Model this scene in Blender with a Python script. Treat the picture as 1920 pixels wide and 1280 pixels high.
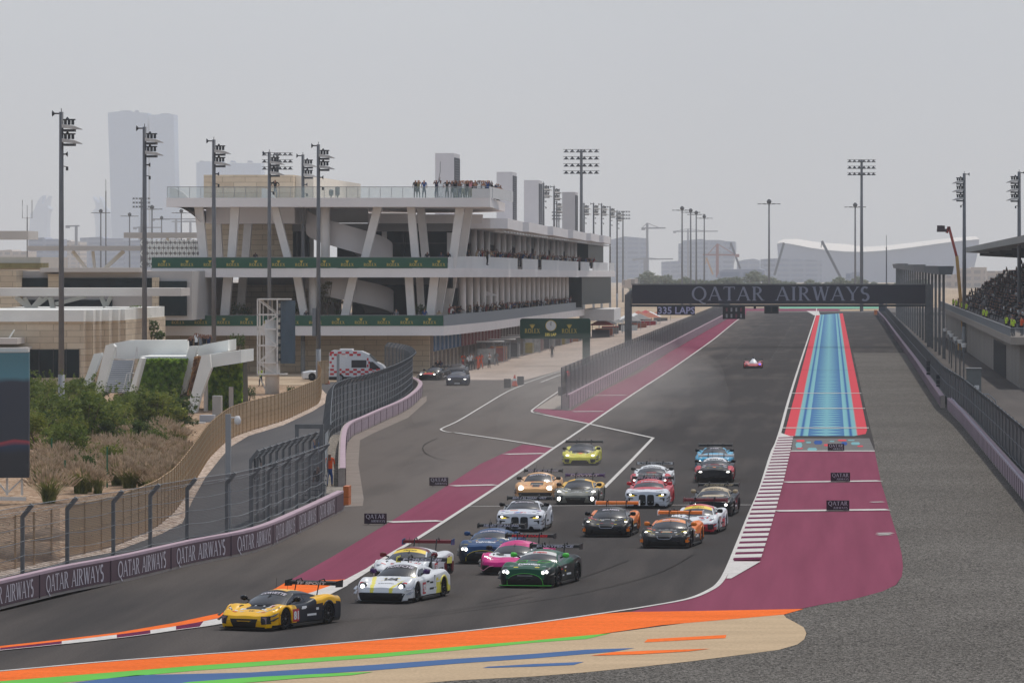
import bpy, math, random
from mathutils import Vector, Matrix
from mathutils.bvhtree import BVHTree
random.seed(7)
R = math.radians
scene = bpy.context.scene
for o in list(bpy.data.objects): bpy.data.objects.remove(o)
COL = scene.collection
HAZE = 0.00012
H = 11.7            # camera height over the track
F = 9000.0          # focal length in photo pixels
VX, VY = 1559.0, 486.0
# ---------------- camera
cam_d = bpy.data.cameras.new("camera"); cam = bpy.data.objects.new("camera", cam_d); COL.objects.link(cam)
cam.location = (0, 0, H); cam.rotation_euler = (R(90), 0, 0)
cam_d.sensor_width = 36; cam_d.lens = 36 * F / 1920
cam_d.shift_x = -(VX - 960) / 1920; cam_d.shift_y = -(640 - VY) / 1920
cam_d.clip_start = 1; cam_d.clip_end = 60000
scene.camera = cam
# ---------------- light
SUN_EL, SUN_AZ = 60.0, 22.0
w = bpy.data.worlds.new("World"); scene.world = w; w.use_nodes = True
nt = w.node_tree; nt.nodes.clear()
sky = nt.nodes.new("ShaderNodeTexSky"); sky.sky_type = 'NISHITA'; sky.sun_disc = False
sky.sun_elevation = R(SUN_EL); sky.sun_rotation = R(SUN_AZ)
sky.air_density = 1.0; sky.dust_density = 1.5; sky.ozone_density = 1.0; sky.altitude = 0
hs = nt.nodes.new("ShaderNodeHueSaturation"); hs.inputs["Saturation"].default_value = 1.5
bg = nt.nodes.new("ShaderNodeBackground"); bg.inputs[1].default_value = 0.15
wo = nt.nodes.new("ShaderNodeOutputWorld")
tint = nt.nodes.new("ShaderNodeMix"); tint.data_type = 'RGBA'; tint.blend_type = 'MULTIPLY'; tint.inputs[0].default_value = 1; tint.inputs[7].default_value = (3.56, 3.69, 3.95, 1)
gm = nt.nodes.new("ShaderNodeGamma"); gm.inputs[1].default_value = 0.22     # dusty air spreads the light over the whole dome
nt.links.new(sky.outputs[0], gm.inputs[0]); nt.links.new(gm.outputs[0], hs.inputs['Color']); nt.links.new(hs.outputs[0], tint.inputs[6]); nt.links.new(tint.outputs[2], bg.inputs[0])
sn = nt.nodes.new("ShaderNodeTexNoise"); sn.inputs['Scale'].default_value = 7.0; sn.inputs['Detail'].default_value = 3     # faint uneven veil of high haze
stc = nt.nodes.new("ShaderNodeTexCoord"); smr = nt.nodes.new("ShaderNodeMapRange"); smr.inputs[1].default_value = .35; smr.inputs[2].default_value = .65; smr.inputs[3].default_value = .137; smr.inputs[4].default_value = .154
nt.links.new(stc.outputs['Generated'], sn.inputs['Vector']); nt.links.new(sn.outputs[0], smr.inputs[0]); nt.links.new(smr.outputs[0], bg.inputs[1]); nt.links.new(bg.outputs[0], wo.inputs[0])
sd = bpy.data.lights.new("sun", 'SUN'); sd.energy = 2.9; sd.angle = R(0.6); sd.color = (1, 0.955, 0.89)
sun = bpy.data.objects.new("sun", sd); COL.objects.link(sun)
sdir = Vector((math.sin(R(SUN_AZ)) * math.cos(R(SUN_EL)), math.cos(R(SUN_AZ)) * math.cos(R(SUN_EL)), math.sin(R(SUN_EL))))
sun.rotation_euler = sdir.to_track_quat('Z', 'Y').to_euler()
sun.location = (0, 0, 120)
vs = scene.view_settings
vs.view_transform = 'Standard'; vs.look = 'None'; vs.gamma = 1; vs.exposure = -0.36
scene.cycles.max_bounces = 6; scene.cycles.diffuse_bounces = 3; scene.cycles.glossy_bounces = 3
scene.cycles.transparent_max_bounces = 24; scene.cycles.volume_bounces = 1
scene.cycles.use_denoising = True
try: scene.cycles.volume_step_rate = 4
except Exception: pass

# ---------------- helpers
def lin(c):
    return tuple((v/255/12.92) if v/255 <= 0.04045 else ((v/255 + 0.055)/1.055)**2.4 for v in c[:3]) + (1,)
MATS = {}
def GM(*a, **k):
    k['spec'] = 0.0; return M(*a, **k)
def M(name, col, rough=0.6, var=0.10, scale=2.0, metal=0.0, spec=0.35, stretch=(1, 1, 1), emis=0.0, ecol=None, coat=0.0, fine=0.0, fscale=60, alpha=1.0):
    if name in MATS: return MATS[name]
    m = bpy.data.materials.new(name); m.use_nodes = True
    n = m.node_tree.nodes; l = m.node_tree.links; b = n['Principled BSDF']
    c = lin(col)
    b.inputs['Roughness'].default_value = rough; b.inputs['Metallic'].default_value = metal
    b.inputs['Specular IOR Level'].default_value = spec
    if coat: b.inputs['Coat Weight'].default_value = coat; b.inputs['Coat Roughness'].default_value = 0.06
    if var > 0:
        tc = n.new("ShaderNodeTexCoord"); mp = n.new("ShaderNodeMapping"); mp.inputs['Scale'].default_value = stretch
        ns = n.new("ShaderNodeTexNoise"); ns.inputs['Scale'].default_value = scale; ns.inputs['Detail'].default_value = 4
        mr = n.new("ShaderNodeMapRange"); mr.inputs[1].default_value = .3; mr.inputs[2].default_value = .7
        mr.inputs[3].default_value = 1 - var; mr.inputs[4].default_value = 1 + var
        l.new(tc.outputs['Object'], mp.inputs[0]); l.new(mp.outputs[0], ns.inputs['Vector']); l.new(ns.outputs[0], mr.inputs[0])
        out = mr.outputs[0]
        if fine > 0:
            n2 = n.new("ShaderNodeTexNoise"); n2.inputs['Scale'].default_value = fscale; n2.inputs['Detail'].default_value = 2
            m2 = n.new("ShaderNodeMapRange"); m2.inputs[1].default_value = .3; m2.inputs[2].default_value = .7
            m2.inputs[3].default_value = 1 - fine; m2.inputs[4].default_value = 1 + fine
            l.new(tc.outputs['Object'], n2.inputs['Vector']); l.new(n2.outputs[0], m2.inputs[0])
            mm = n.new("ShaderNodeMath"); mm.operation = 'MULTIPLY'; l.new(out, mm.inputs[0]); l.new(m2.outputs[0], mm.inputs[1]); out = mm.outputs[0]
        vm = n.new("ShaderNodeVectorMath"); vm.operation = 'SCALE'; vm.inputs[0].default_value = c[:3]
        l.new(out, vm.inputs['Scale']); l.new(vm.outputs[0], b.inputs['Base Color'])
    else:
        b.inputs['Base Color'].default_value = c
    if emis:
        b.inputs['Emission Color'].default_value = lin(ecol or col); b.inputs['Emission Strength'].default_value = emis
    if alpha < 1: b.inputs['Alpha'].default_value = alpha
    MATS[name] = m
    return m

def tag(o, label=None, cat=None, group=None, kind=None):
    if label: o['label'] = label
    if cat: o['category'] = cat
    if group: o['group'] = group
    if kind: o['kind'] = kind
    return o
def thing(name, label, cat, loc=(0, 0, 0), rz=0, group=None):
    o = bpy.data.objects.new(name, None); COL.objects.link(o)
    o.location = loc; o.rotation_euler = (0, 0, rz); o.empty_display_size = .5
    return tag(o, label, cat, group)
def copy_tree(o, parent=None):
    c = o.copy(); COL.objects.link(c); c.parent = parent
    for ch in o.children: copy_tree(ch, c)
    return c

class MB:
    """collects faces of one mesh; several materials allowed"""
    def __init__(s): s.v = []; s.f = []; s.m = []; s.mats = []
    def mi(s, m):
        if m is None: return 0
        if m not in s.mats: s.mats.append(m)
        return s.mats.index(m)
    def add(s, vs_, fs, m=None):
        b = len(s.v); s.v += [tuple(p) for p in vs_]; k = s.mi(m)
        for f in fs: s.f.append(tuple(i + b for i in f)); s.m.append(k)
    def box(s, a, b, m=None):
        x0, y0, z0 = a; x1, y1, z1 = b
        s.add([(x0,y0,z0),(x1,y0,z0),(x1,y1,z0),(x0,y1,z0),(x0,y0,z1),(x1,y0,z1),(x1,y1,z1),(x0,y1,z1)],
              [(0,3,2,1),(4,5,6,7),(0,1,5,4),(1,2,6,5),(2,3,7,6),(3,0,4,7)], m)
    def boxc(s, c, d, m=None): s.box([c[i]-d[i]/2 for i in range(3)], [c[i]+d[i]/2 for i in range(3)], m)
    def prism(s, poly, z0, z1, m=None, top=None):
        n = len(poly)
        g0 = z0 if callable(z0) else (lambda x, y: z0); g1 = z1 if callable(z1) else (lambda x, y: z1)
        area = sum(poly[i][0]*poly[(i+1) % n][1]-poly[(i+1) % n][0]*poly[i][1] for i in range(n))
        if area < 0: poly = poly[::-1]
        v = [(x, y, g0(x, y)) for x, y in poly] + [(x, y, g1(x, y)) for x, y in poly]
        s.add(v, [tuple(range(n-1, -1, -1))] + [(i, (i+1) % n, (i+1) % n+n, i+n) for i in range(n)], m)
        s.add(v[n:], [tuple(range(n))], top or m)
    def tube(s, pts, r, m=None, seg=8, cap=True):
        pts = [Vector(p) for p in pts]; n = len(pts)
        rr = r if isinstance(r, (list, tuple)) else [r]*n
        vs_ = []; up = Vector((0, 0, 1))
        for i, p in enumerate(pts):
            d = (pts[min(i+1, n-1)] - pts[max(i-1, 0)])
            if d.length < 1e-9: d = Vector((0, 0, 1))
            d.normalize()
            a = d.cross(up if abs(d.z) < .95 else Vector((0, 1, 0))); a.normalize(); b = d.cross(a)
            for k in range(seg):
                t = 2*math.pi*k/seg
                vs_.append(p + a*math.cos(t)*rr[i] + b*math.sin(t)*rr[i])
        fs = []
        for i in range(n-1):
            for k in range(seg):
                fs.append((i*seg+k, (i+1)*seg+k, (i+1)*seg+(k+1) % seg, i*seg+(k+1) % seg))
        if cap: fs += [tuple(range(seg)), tuple(range((n-1)*seg+seg-1, (n-1)*seg-1, -1))]
        s.add(vs_, fs, m)
    def bar(s, a, b, w_, d_, m=None):
        """box beam from a to b with width w_ (horizontal-ish) and depth d_"""
        a = Vector(a); b = Vector(b); d = (b-a).normalized()
        up = Vector((0, 0, 1)) if abs(d.z) < .95 else Vector((0, 1, 0))
        x = d.cross(up).normalized(); y = d.cross(x)
        vs_ = []
        for p in (a, b):
            for sx, sy in ((-1,-1),(1,-1),(1,1),(-1,1)): vs_.append(p + x*sx*w_/2 + y*sy*d_/2)
        s.add(vs_, [(0,1,2,3),(7,6,5,4),(0,4,5,1),(1,5,6,2),(2,6,7,3),(3,7,4,0)], m)
    def poly(s, pts, m=None): s.add(pts, [tuple(range(len(pts)))], m)
    def grid(s, rows, m=None):
        nr = len(rows); nc = len(rows[0]); vs_ = [p for r_ in rows for p in r_]
        s.add(vs_, [(i*nc+j, i*nc+j+1, (i+1)*nc+j+1, (i+1)*nc+j) for i in range(nr-1) for j in range(nc-1)], m)
    def build(s, name, mat=None, parent=None, smooth=False, world=True):
        me = bpy.data.meshes.new(name)
        off = (0, 0, 0)
        v = s.v
        if parent is not None and world:
            mw = parent.location; p = parent.parent
            off = Vector(mw)
            if p is not None: off = off + Vector(p.location)
            v = [(a-off[0], b-off[1], c-off[2]) for a, b, c in s.v]
        me.from_pydata(v, [], s.f)
        if mat is not None and not s.mats: me.materials.append(mat)
        else:
            for m in s.mats: me.materials.append(m)
            me.polygons.foreach_set('material_index', s.m)
        if smooth: me.polygons.foreach_set('use_smooth', [True]*len(me.polygons))
        me.update()
        o = bpy.data.objects.new(name, me); COL.objects.link(o)
        if parent is not None: o.parent = parent
        return o
    def xf(s, mat4):
        s.v = [tuple(mat4 @ Vector(p)) for p in s.v]; return s
def part(name, mb, mat, parent, smooth=False): return mb.build(name, mat, parent, smooth)
def lpart(name, mb, mat, parent, smooth=False): return mb.build(name, mat, parent, smooth, world=False)

def G(px, py, z=0.0):
    """photo pixel -> point of the plane at height z"""
    Y = F*(H-z)/(py-VY); return Vector(((px-VX)*Y/F, Y, z))
def P(px, py, Y): return Vector(((px-VX)*Y/F, Y, H-(py-VY)*Y/F))
def drop(Y): return -0.00344*(Y-492)          # true level against the gently climbing track
def dense(pts, n=6):
    """Catmull-Rom through points"""
    out = []; m = len(pts)
    for i in range(m-1):
        p0 = pts[max(i-1, 0)]; p1 = pts[i]; p2 = pts[i+1]; p3 = pts[min(i+2, m-1)]
        for k in range(n):
            t = k/n
            out.append(tuple(0.5*((2*p1[j])+(-p0[j]+p2[j])*t+(2*p0[j]-5*p1[j]+4*p2[j]-p3[j])*t*t+(-p0[j]+3*p1[j]-3*p2[j]+p3[j])*t**3) for j in range(len(p1))))
    out.append(tuple(pts[-1])); return out
LAYER = [0.0]
def sheet(name, px, mat, layer, kind='structure', world=False):
    mb = MB(); z = 0.004*layer
    pts = [(p[0], p[1], z) for p in px] if world else [tuple(G(a, b))[:2] + (z,) for a, b in px]
    mb.poly(pts); o = mb.build(name, mat)
    me = o.data
    if me.polygons[0].normal.z < 0: me.flip_normals()
    return tag(o, kind=kind)
def ribbon(mb, pts, wdt, z, m=None, side=0.0):
    pts = [Vector((p[0], p[1], 0)) for p in pts]; L = []; n = len(pts)
    for i, p in enumerate(pts):
        d = (pts[min(i+1, n-1)]-pts[max(i-1, 0)]).normalized(); q = Vector((-d.y, d.x, 0))
        w1 = wdt[i] if isinstance(wdt, (list, tuple)) else wdt
        a = p + q*(w1/2+side); b = p - q*(w1/2-side)
        L.append([(b.x, b.y, z), (a.x, a.y, z)])
    mb.grid(L, m)
# ---------------- ground
def ground_mat():
    m = bpy.data.materials.new("desert_ground"); m.use_nodes = True
    n = m.node_tree.nodes; l = m.node_tree.links; b = n['Principled BSDF']; b.inputs['Roughness'].default_value = .95; b.inputs['Specular IOR Level'].default_value = 0
    tc = n.new("ShaderNodeTexCoord"); ns = n.new("ShaderNodeTexNoise"); ns.inputs['Scale'].default_value = .12; ns.inputs['Detail'].default_value = 8
    cr = n.new("ShaderNodeValToRGB"); cr.color_ramp.elements[0].position = .35; cr.color_ramp.elements[1].position = .65
    cr.color_ramp.elements[0].color = lin((150, 128, 108)); cr.color_ramp.elements[1].color = lin((196, 176, 150))
    l.new(tc.outputs['Object'], ns.inputs['Vector']); l.new(ns.outputs[0], cr.inputs[0]); l.new(cr.outputs[0], b.inputs['Base Color'])
    return m
def gz(x, y):
    a = -0.06
    t = min(1, max(0, (-x-21.0)/14.0))
    a += t*min(0, drop(y)) if y < 1100 else 0
    if y >= 1100: a += t*drop(1100) + -0.00344*(y-1100)
    return a
mb = MB()
ys = [-60, 60, 120, 200, 300, 400, 492, 560, 640, 720, 800, 900, 1000, 1100, 1400, 2000, 3000, 4500, 7000, 10000, 13500]
xs = [-3500, -1500, -700, -300, -150, -80, -50, -38, -35, -28, -21, -10, 0, 10, 14, 30, 60, 120, 250, 500, 1500]
mb.grid([[(x, y, gz(x, y)) for x in xs] for y in ys])
tag(mb.build("ground", ground_mat()), kind='structure')

def asphalt_mat(name, c_light, c_dark, mode='x', scale=.5, speck=.22):
    m = bpy.data.materials.new(name); m.use_nodes = True
    n = m.node_tree.nodes; l = m.node_tree.links; b = n['Principled BSDF']; b.inputs['Roughness'].default_value = .82
    b.inputs['Specular IOR Level'].default_value = 0
    tc = n.new("ShaderNodeTexCoord"); sp = n.new("ShaderNodeSeparateXYZ"); l.new(tc.outputs['Object'], sp.inputs[0])
    mp = n.new("ShaderNodeMapping"); mp.inputs['Scale'].default_value = (1, .06, 1); l.new(tc.outputs['Object'], mp.inputs[0])
    n1 = n.new("ShaderNodeTexNoise"); n1.inputs['Scale'].default_value = scale; n1.inputs['Detail'].default_value = 6; l.new(mp.outputs[0], n1.inputs['Vector'])
    n2 = n.new("ShaderNodeTexNoise"); n2.inputs['Scale'].default_value = .05; n2.inputs['Detail'].default_value = 3; l.new(tc.outputs['Object'], n2.inputs['Vector'])
    n3 = n.new("ShaderNodeTexNoise"); n3.inputs['Scale'].default_value = 14; n3.inputs['Detail'].default_value = 3; l.new(tc.outputs['Object'], n3.inputs['Vector'])
    def mth(op, a, b_=None, c=None):
        q = n.new("ShaderNodeMath"); q.operation = op
        for i, v in enumerate((a, b_, c)):
            if v is None: continue
            if isinstance(v, (int, float)): q.inputs[i].default_value = v
            else: l.new(v, q.inputs[i])
        return q.outputs[0]
    if mode == 'x':
        mr = n.new("ShaderNodeMapRange"); mr.interpolation_type = 'SMOOTHSTEP'
        mr.inputs[1].default_value = -22; mr.inputs[2].default_value = -9; l.new(sp.outputs[0], mr.inputs[0]); base = mr.outputs[0]
        my = n.new("ShaderNodeMapRange"); my.interpolation_type = 'SMOOTHSTEP'    # corner: rubber everywhere between the kerbs
        my.inputs[1].default_value = 215; my.inputs[2].default_value = 165; l.new(sp.outputs[1], my.inputs[0])
        base = mth('MAXIMUM', base, mth('MULTIPLY', my.outputs[0], .8))
    else: base = mth('ADD', 0.0, .3)
    f = mth('ADD', base, mth('MULTIPLY', mth('SUBTRACT', n1.outputs[0], .5), 1.5))
    f = mth('ADD', f, mth('MULTIPLY', mth('SUBTRACT', n2.outputs[0], .5), .8))
    cr = n.new("ShaderNodeValToRGB"); cr.color_ramp.elements[0].color = lin(c_light); cr.color_ramp.elements[1].color = lin(c_dark); l.new(f, cr.inputs[0])
    sc = mth('ADD', mth('MULTIPLY', mth('SUBTRACT', n3.outputs[0], .5), speck*4), 1.0)
    vm = n.new("ShaderNodeVectorMath"); vm.operation = 'SCALE'; l.new(cr.outputs[0], vm.inputs[0]); l.new(sc, vm.inputs['Scale']); l.new(vm.outputs[0], b.inputs['Base Color'])
    return m
m_track = asphalt_mat("track_asphalt", (108, 101, 96), (74, 71, 70))
m_serv = asphalt_mat("service_asphalt", (104, 102, 102), (84, 84, 86), 'n')
m_white = GM("white_paint", (205, 200, 194), .6, .10, 1.5, fine=.1, fscale=8)
m_maroon = GM("maroon_paint", (134, 74, 92), .65, .09, 1.3, stretch=(1, .03, 1), fine=.06, fscale=14)
m_maroon2 = GM("maroon_kerb_paint", (108, 52, 78), .6, .1, 1)
m_orange = GM("orange_paint", (238, 116, 58), .6, .10, .9, stretch=(.25, 1, 1), fine=.10, fscale=6)
m_green = GM("green_paint", (112, 188, 88), .6, .07, .5)
m_blue = GM("blue_paint", (84, 110, 150), .6, .08, .5)
m_tan = GM("tan_paint", (190, 166, 136), .75, .09, .8, stretch=(.25, 1, 1), fine=.12, fscale=9)

# left side of everything asphalt: barrier foot line
BARR_A = [(0, 1142), (120, 1112.5), (237, 1089), (362, 1059), (480, 1034), (560, 1000), (643, 958)]
BARR_B = [(647, 950), (647, 905), (647, 859), (651, 830), (662.5, 817), (684, 807), (717, 791), (750, 776), (772, 762.5), (788, 747), (791, 737), (783, 730), (768, 725)]
wA = [G(*p) for p in BARR_A]; wB = [G(*p) for p in BARR_B]
d0 = (wA[0]-wA[1]).normalized()
wA0 = wA[0] + d0*45
poly = [(wA0.x, wA0.y)] + [(p.x, p.y) for p in wA] + [(p.x, p.y) for p in wB] + [(-41, 470), (-42.5, 500), (-36.5, 466.2), (-29.7, 466), (-28.3, 516), (-28.0, 1100), (-28, 1150), (60, 1150), (60, 120), (-5, 112), (-45, 118)]
sheet("track_asphalt", poly, m_track, 0, world=True)
# concrete pit lane, true level, falling away from the climbing track
mb = MB(); rows = []
for Y in [466, 480, 500, 516] + list(range(530, 1000, 10)):
    xl = -36.5-(Y-466)*.176 if Y < 500 else -43.5; xr = -29.6+(Y-466)*.028 if Y < 516 else -27.9
    rows.append([(xl, Y, -.004+min(0, drop(Y))*1.0), ((xl+xr)/2, Y, -.004+min(0, drop(Y))*.5), (xr, Y, -.004)])
mb.grid(rows)
o = mb.build("pit_lane", GM("pit_lane_concrete", (176, 160, 148), .8, .16, .25, stretch=(1, .25, 1), fine=.06, fscale=5)); tag(o, kind='structure')
# gravel trap on the right
def gravel_mat(name, c0, c1, sc=7.0, pale=None):
    m = bpy.data.materials.new(name); m.use_nodes = True
    n = m.node_tree.nodes; l = m.node_tree.links; b = n['Principled BSDF']; b.inputs['Roughness'].default_value = .9; b.inputs['Specular IOR Level'].default_value = 0
    tc = n.new("ShaderNodeTexCoord"); v = n.new("ShaderNodeTexVoronoi"); v.inputs['Scale'].default_value = sc
    l.new(tc.outputs['Object'], v.inputs['Vector'])
    ns = n.new("ShaderNodeTexNoise"); ns.inputs['Scale'].default_value = .08; l.new(tc.outputs['Object'], ns.inputs['Vector'])
    cr = n.new("ShaderNodeValToRGB"); e = cr.color_ramp.elements
    e[0].color = lin(c0); e[1].color = lin(c1); e[0].position = .1; e[1].position = .9
    q = cr.color_ramp.elements.new(.5); q.color = lin(tuple((a+b_)/2 for a, b_ in zip(c0, c1)))
    sp = n.new("ShaderNodeSeparateColor"); l.new(v.outputs['Color'], sp.inputs[0]); l.new(sp.outputs[0], cr.inputs[0])
    mr = n.new("ShaderNodeMapRange"); mr.inputs[1].default_value = .3; mr.inputs[2].default_value = .7; mr.inputs[3].default_value = .88; mr.inputs[4].default_value = 1.1
    l.new(ns.outputs[0], mr.inputs[0])
    vm = n.new("ShaderNodeVectorMath"); vm.operation = 'SCALE'; l.new(cr.outputs[0], vm.inputs[0]); l.new(mr.outputs[0], vm.inputs['Scale']); l.new(vm.outputs[0], b.inputs['Base Color'])
    bp = n.new("ShaderNodeBump"); bp.inputs['Strength'].default_value = .6; bp.inputs['Distance'].default_value = .05
    l.new(v.outputs['Distance'], bp.inputs['Height']); l.new(bp.outputs[0], b.inputs['Normal'])
    return m
m_grav = gravel_mat("grey_gravel", (60, 58, 55), (142, 136, 129), 19)
MAR_R = [(1640, 846), (1646, 875), (1652, 905), (1660, 930), (1667, 955), (1676, 985), (1684, 1010), (1691, 1040), (1693, 1062), (1691, 1080), (1680, 1096), (1655, 1108), (1600, 1123), (1550, 1131), (1500, 1141)]
TAN_R = [(1470, 1152.5), (1474, 1158), (1490, 1166), (1507, 1176), (1512, 1187), (1508, 1198), (1495, 1208), (1460, 1218), (1400, 1226), (1300, 1239), (1200, 1250), (1100, 1260), (1000, 1268), (860, 1275)]
wm = [G(*p) for p in MAR_R]; wt = [G(*p) for p in TAN_R]
poly = [(2.75, 600), (2.72, 400), (2.7, 300)] + [(p.x, p.y) for p in wm] + [(p.x, p.y) for p in wt] + [(-20, 126), (60, 100), (60, 330), (14, 600)]
mbp = [(p[0]+random.uniform(-.06, .06), p[1], 0) for p in poly]
sheet("gravel_trap", mbp, m_grav, 1, world=True)
# tan painted run-off
poly = [(-200, 1280), (-200, 1292), (128, 1279), (365, 1248), (700, 1226), (1120, 1190), (1300, 1166), (1470, 1152)] + TAN_R + [(600, 1292), (0, 1330), (-200, 1330)]
poly = [(-300, 1300), (0, 1277), (365, 1248), (700, 1226), (1120, 1190), (1300, 1166), (1470, 1152)] + TAN_R + [(700, 1288), (300, 1320), (-300, 1400)]
sheet("tan_runoff", poly, m_tan, 3)
sheet("maroon_runoff", [(1463, 822), (1487, 845.5), (1640, 845.5)] + MAR_R[1:] + [(1480, 1142), (1180, 1147.5), (1215, 1137.5), (1290, 1124), (1330, 1108), (1352, 1088), (1374, 1051), (1412, 947), (1450, 847)], m_maroon, 2)
ORT = [(-300, 1283), (0, 1259), (200, 1241), (365, 1228.5), (494, 1219), (700, 1201), (860, 1185.5), (1000, 1169), (1130, 1150.5), (1180, 1147.2)]
sheet("orange_runoff_band", ORT + [(1300, 1145.5), (1507, 1141.5), (1470, 1152), (1380, 1160), (1240, 1172), (1120, 1189.5), (1000, 1200.5), (860, 1212), (700, 1226), (365, 1248), (0, 1277), (-300, 1302)], m_orange, 4)
sheet("green_runoff_band", [(1145, 1187.5), (1110, 1190.5), (1000, 1200.8), (860, 1212.3), (700, 1226.4), (365, 1248.4), (0, 1277.4), (-300, 1303), (-300, 1320), (128, 1279), (365, 1257.5), (700, 1233.5), (860, 1219), (1000, 1205), (1100, 1198)], m_green, 5)
sheet("blue_runoff_band", [(1190, 1215), (1100, 1218), (1000, 1226), (860, 1235), (700, 1246.6), (470, 1261), (255, 1266), (120, 1282), (100, 1320), (355, 1279), (700, 1257), (860, 1244), (1000, 1234.5), (1150, 1222)], m_blue, 5)
sheet("blue_runoff_bar", [(905, 1252.5), (915, 1250), (1000, 1245), (1095, 1241), (1075, 1247), (1000, 1250)], m_blue, 5)
sheet("green_runoff_bar", [(700, 1260), (640, 1262), (490, 1269), (355, 1279), (250, 1295), (420, 1284), (560, 1272), (660, 1266)], m_green, 6)
sheet("orange_runoff_bar", [(1214, 1198.5), (1362, 1190.5), (1360, 1196.5), (1208, 1204.5)], m_orange, 5)
sheet("orange_runoff_wedge", [(1108, 1229.5), (1150, 1223), (1220, 1220), (1332, 1216.5), (1290, 1221.5), (1200, 1227)], m_orange, 6)
# main white lines
def line(name, px, wd, layer=7, mat=None, world=False, smooth=True):
    pts = [G(*p) for p in px] if not world else [Vector((p[0], p[1], 0)) for p in px]
    if smooth: pts = dense([tuple(p) for p in pts], 6)
    mb = MB(); ribbon(mb, pts, wd, .004*layer)
    o = mb.build(name, mat or m_white); 
    if o.data.polygons[0].normal.z < 0: o.data.flip_normals()
    return tag(o, kind='structure')
line("track_edge_line", [(1531, 578), (1529, 592), (1491, 710), (1462, 812), (1447, 850), (1426, 917), (1407, 962), (1385, 1017), (1365, 1066), (1350, 1092), (1330, 1107), (1290, 1123), (1215, 1137), (1130, 1150), (1000, 1168.5), (860, 1185), (700, 1200.5), (494, 1218.5), (365, 1228), (200, 1240.5), (0, 1258.5), (-200, 1275)], .2)
LW = [(1397, 593), (1383, 600), (1358, 620), (1333, 640), (1262, 690), (1190, 737), (1104, 796), (1039, 840), (1006, 863), (920, 921), (797.5, 1000.5), (735, 1038), (680, 1074)]
line("pit_side_line", LW, .2)
# inside kerb at the corner
KL = [(-200, 1239), (0, 1220), (219, 1197), (330, 1182), (416, 1169.5), (520, 1147), (600, 1122), (650, 1098), (690, 1068)]
KO = [(-200, 1229), (0, 1211), (110, 1199), (219, 1186), (330, 1167), (423, 1147), (480, 1124), (537, 1091)]
sheet("inside_kerb_orange", KO + [(648, 1086), (622, 1097.5), (584, 1111), (500, 1134), (440, 1152), (330, 1175), (219, 1191), (0, 1216), (-200, 1235)], m_orange, 3)
kl = dense([tuple(G(*p))[:2] for p in KL[:7]], 8)
ku = dense([tuple(G(*p))[:2] for p in [(-200, 1234.6), (0, 1215.6), (219, 1190.6), (330, 1174.6), (428, 1156), (500, 1136), (584, 1111)]], 8)
mb = MB()
n = len(kl)
for i in range(n-1):
    m = m_white if (i//4) % 2 else m_maroon2
    mb.add([(kl[i][0], kl[i][1], .016), (ku[i][0], ku[i][1], .03), (ku[i+1][0], ku[i+1][1], .03), (kl[i+1][0], kl[i+1][1], .016)], [(3, 2, 1, 0)], m)
tag(mb.build("inside_kerb"), kind='structure')
sheet("kerb_exit_wedge", [(584, 1111), (622, 1097.5), (648, 1086.6), (700, 1059), (694, 1070), (650, 1098), (600, 1122)], m_white, 6)
line("inside_kerb_edge_line", KL[:8], .1, 8)
# maroon strips beside the pit-side line
def wline_x(Y): return -17.2
sheet("maroon_strip_corner", [(980, 833), (1036, 839), (1006, 863), (920, 921), (797.5, 1000.5), (735, 1038), (680, 1070), (648, 1086.5), (537, 1091), (620, 1045), (720, 985), (800, 935), (900, 870)], m_maroon, 2)
sheet("maroon_strip_pit_wall", [(1000, 770), (1006, 765), (1066, 770), (1073, 769), (1134, 731), (1198, 699), (1276, 646), (1351, 589), (1366, 578), (1402, 578), (1397, 593), (1383, 600), (1358, 620), (1333, 640), (1262, 690), (1190, 737), (1104, 796)], m_maroon, 2)
sheet("pit_wall_apron", [(1004, 766), (1058, 732), (1066, 728), (1070, 768)], GM("concrete_apron", (165, 155, 145), .85, .08, 1), 3)
for nm, a in (("cross", [(1106, 742), (1174, 741)]), ("cross", [(1074, 772), (1132, 771.5)]), ("cross", [(948, 852), (1022, 850.5)]), ("cross", [(848, 911.5), (930, 909.5)]), ("cross", [(729, 979.5), (826, 977)])):
    line("distance_line", a, 1.1, 9, smooth=False)
line("pit_exit_line", [(1052, 731), (1025, 749), (1003, 765), (997, 771), (1003, 775), (1020, 778)], .16, 9)
line("pit_exit_line", [(1003, 774.5), (1104, 795), (1225, 821.5)], .3, 9, smooth=False)
line("pit_exit_line", [(1225, 821), (1180, 868), (1133, 915)], .2, 9, smooth=False)
line("pit_exit_line", [(982, 722), (966, 728), (945, 738), (905, 762), (860, 789), (832, 802), (827, 806), (838, 810), (860, 812)], .16, 9)
line("pit_exit_line", [(850, 811), (940, 824), (1037, 839.5)], .3, 9, smooth=False)
line("pit_exit_line", [(981, 720), (1030, 703), (1066, 692)], .16, 9)
line("pit_exit_line", [(1014, 717), (1040, 707), (1064, 699)], .16, 9)
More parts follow.
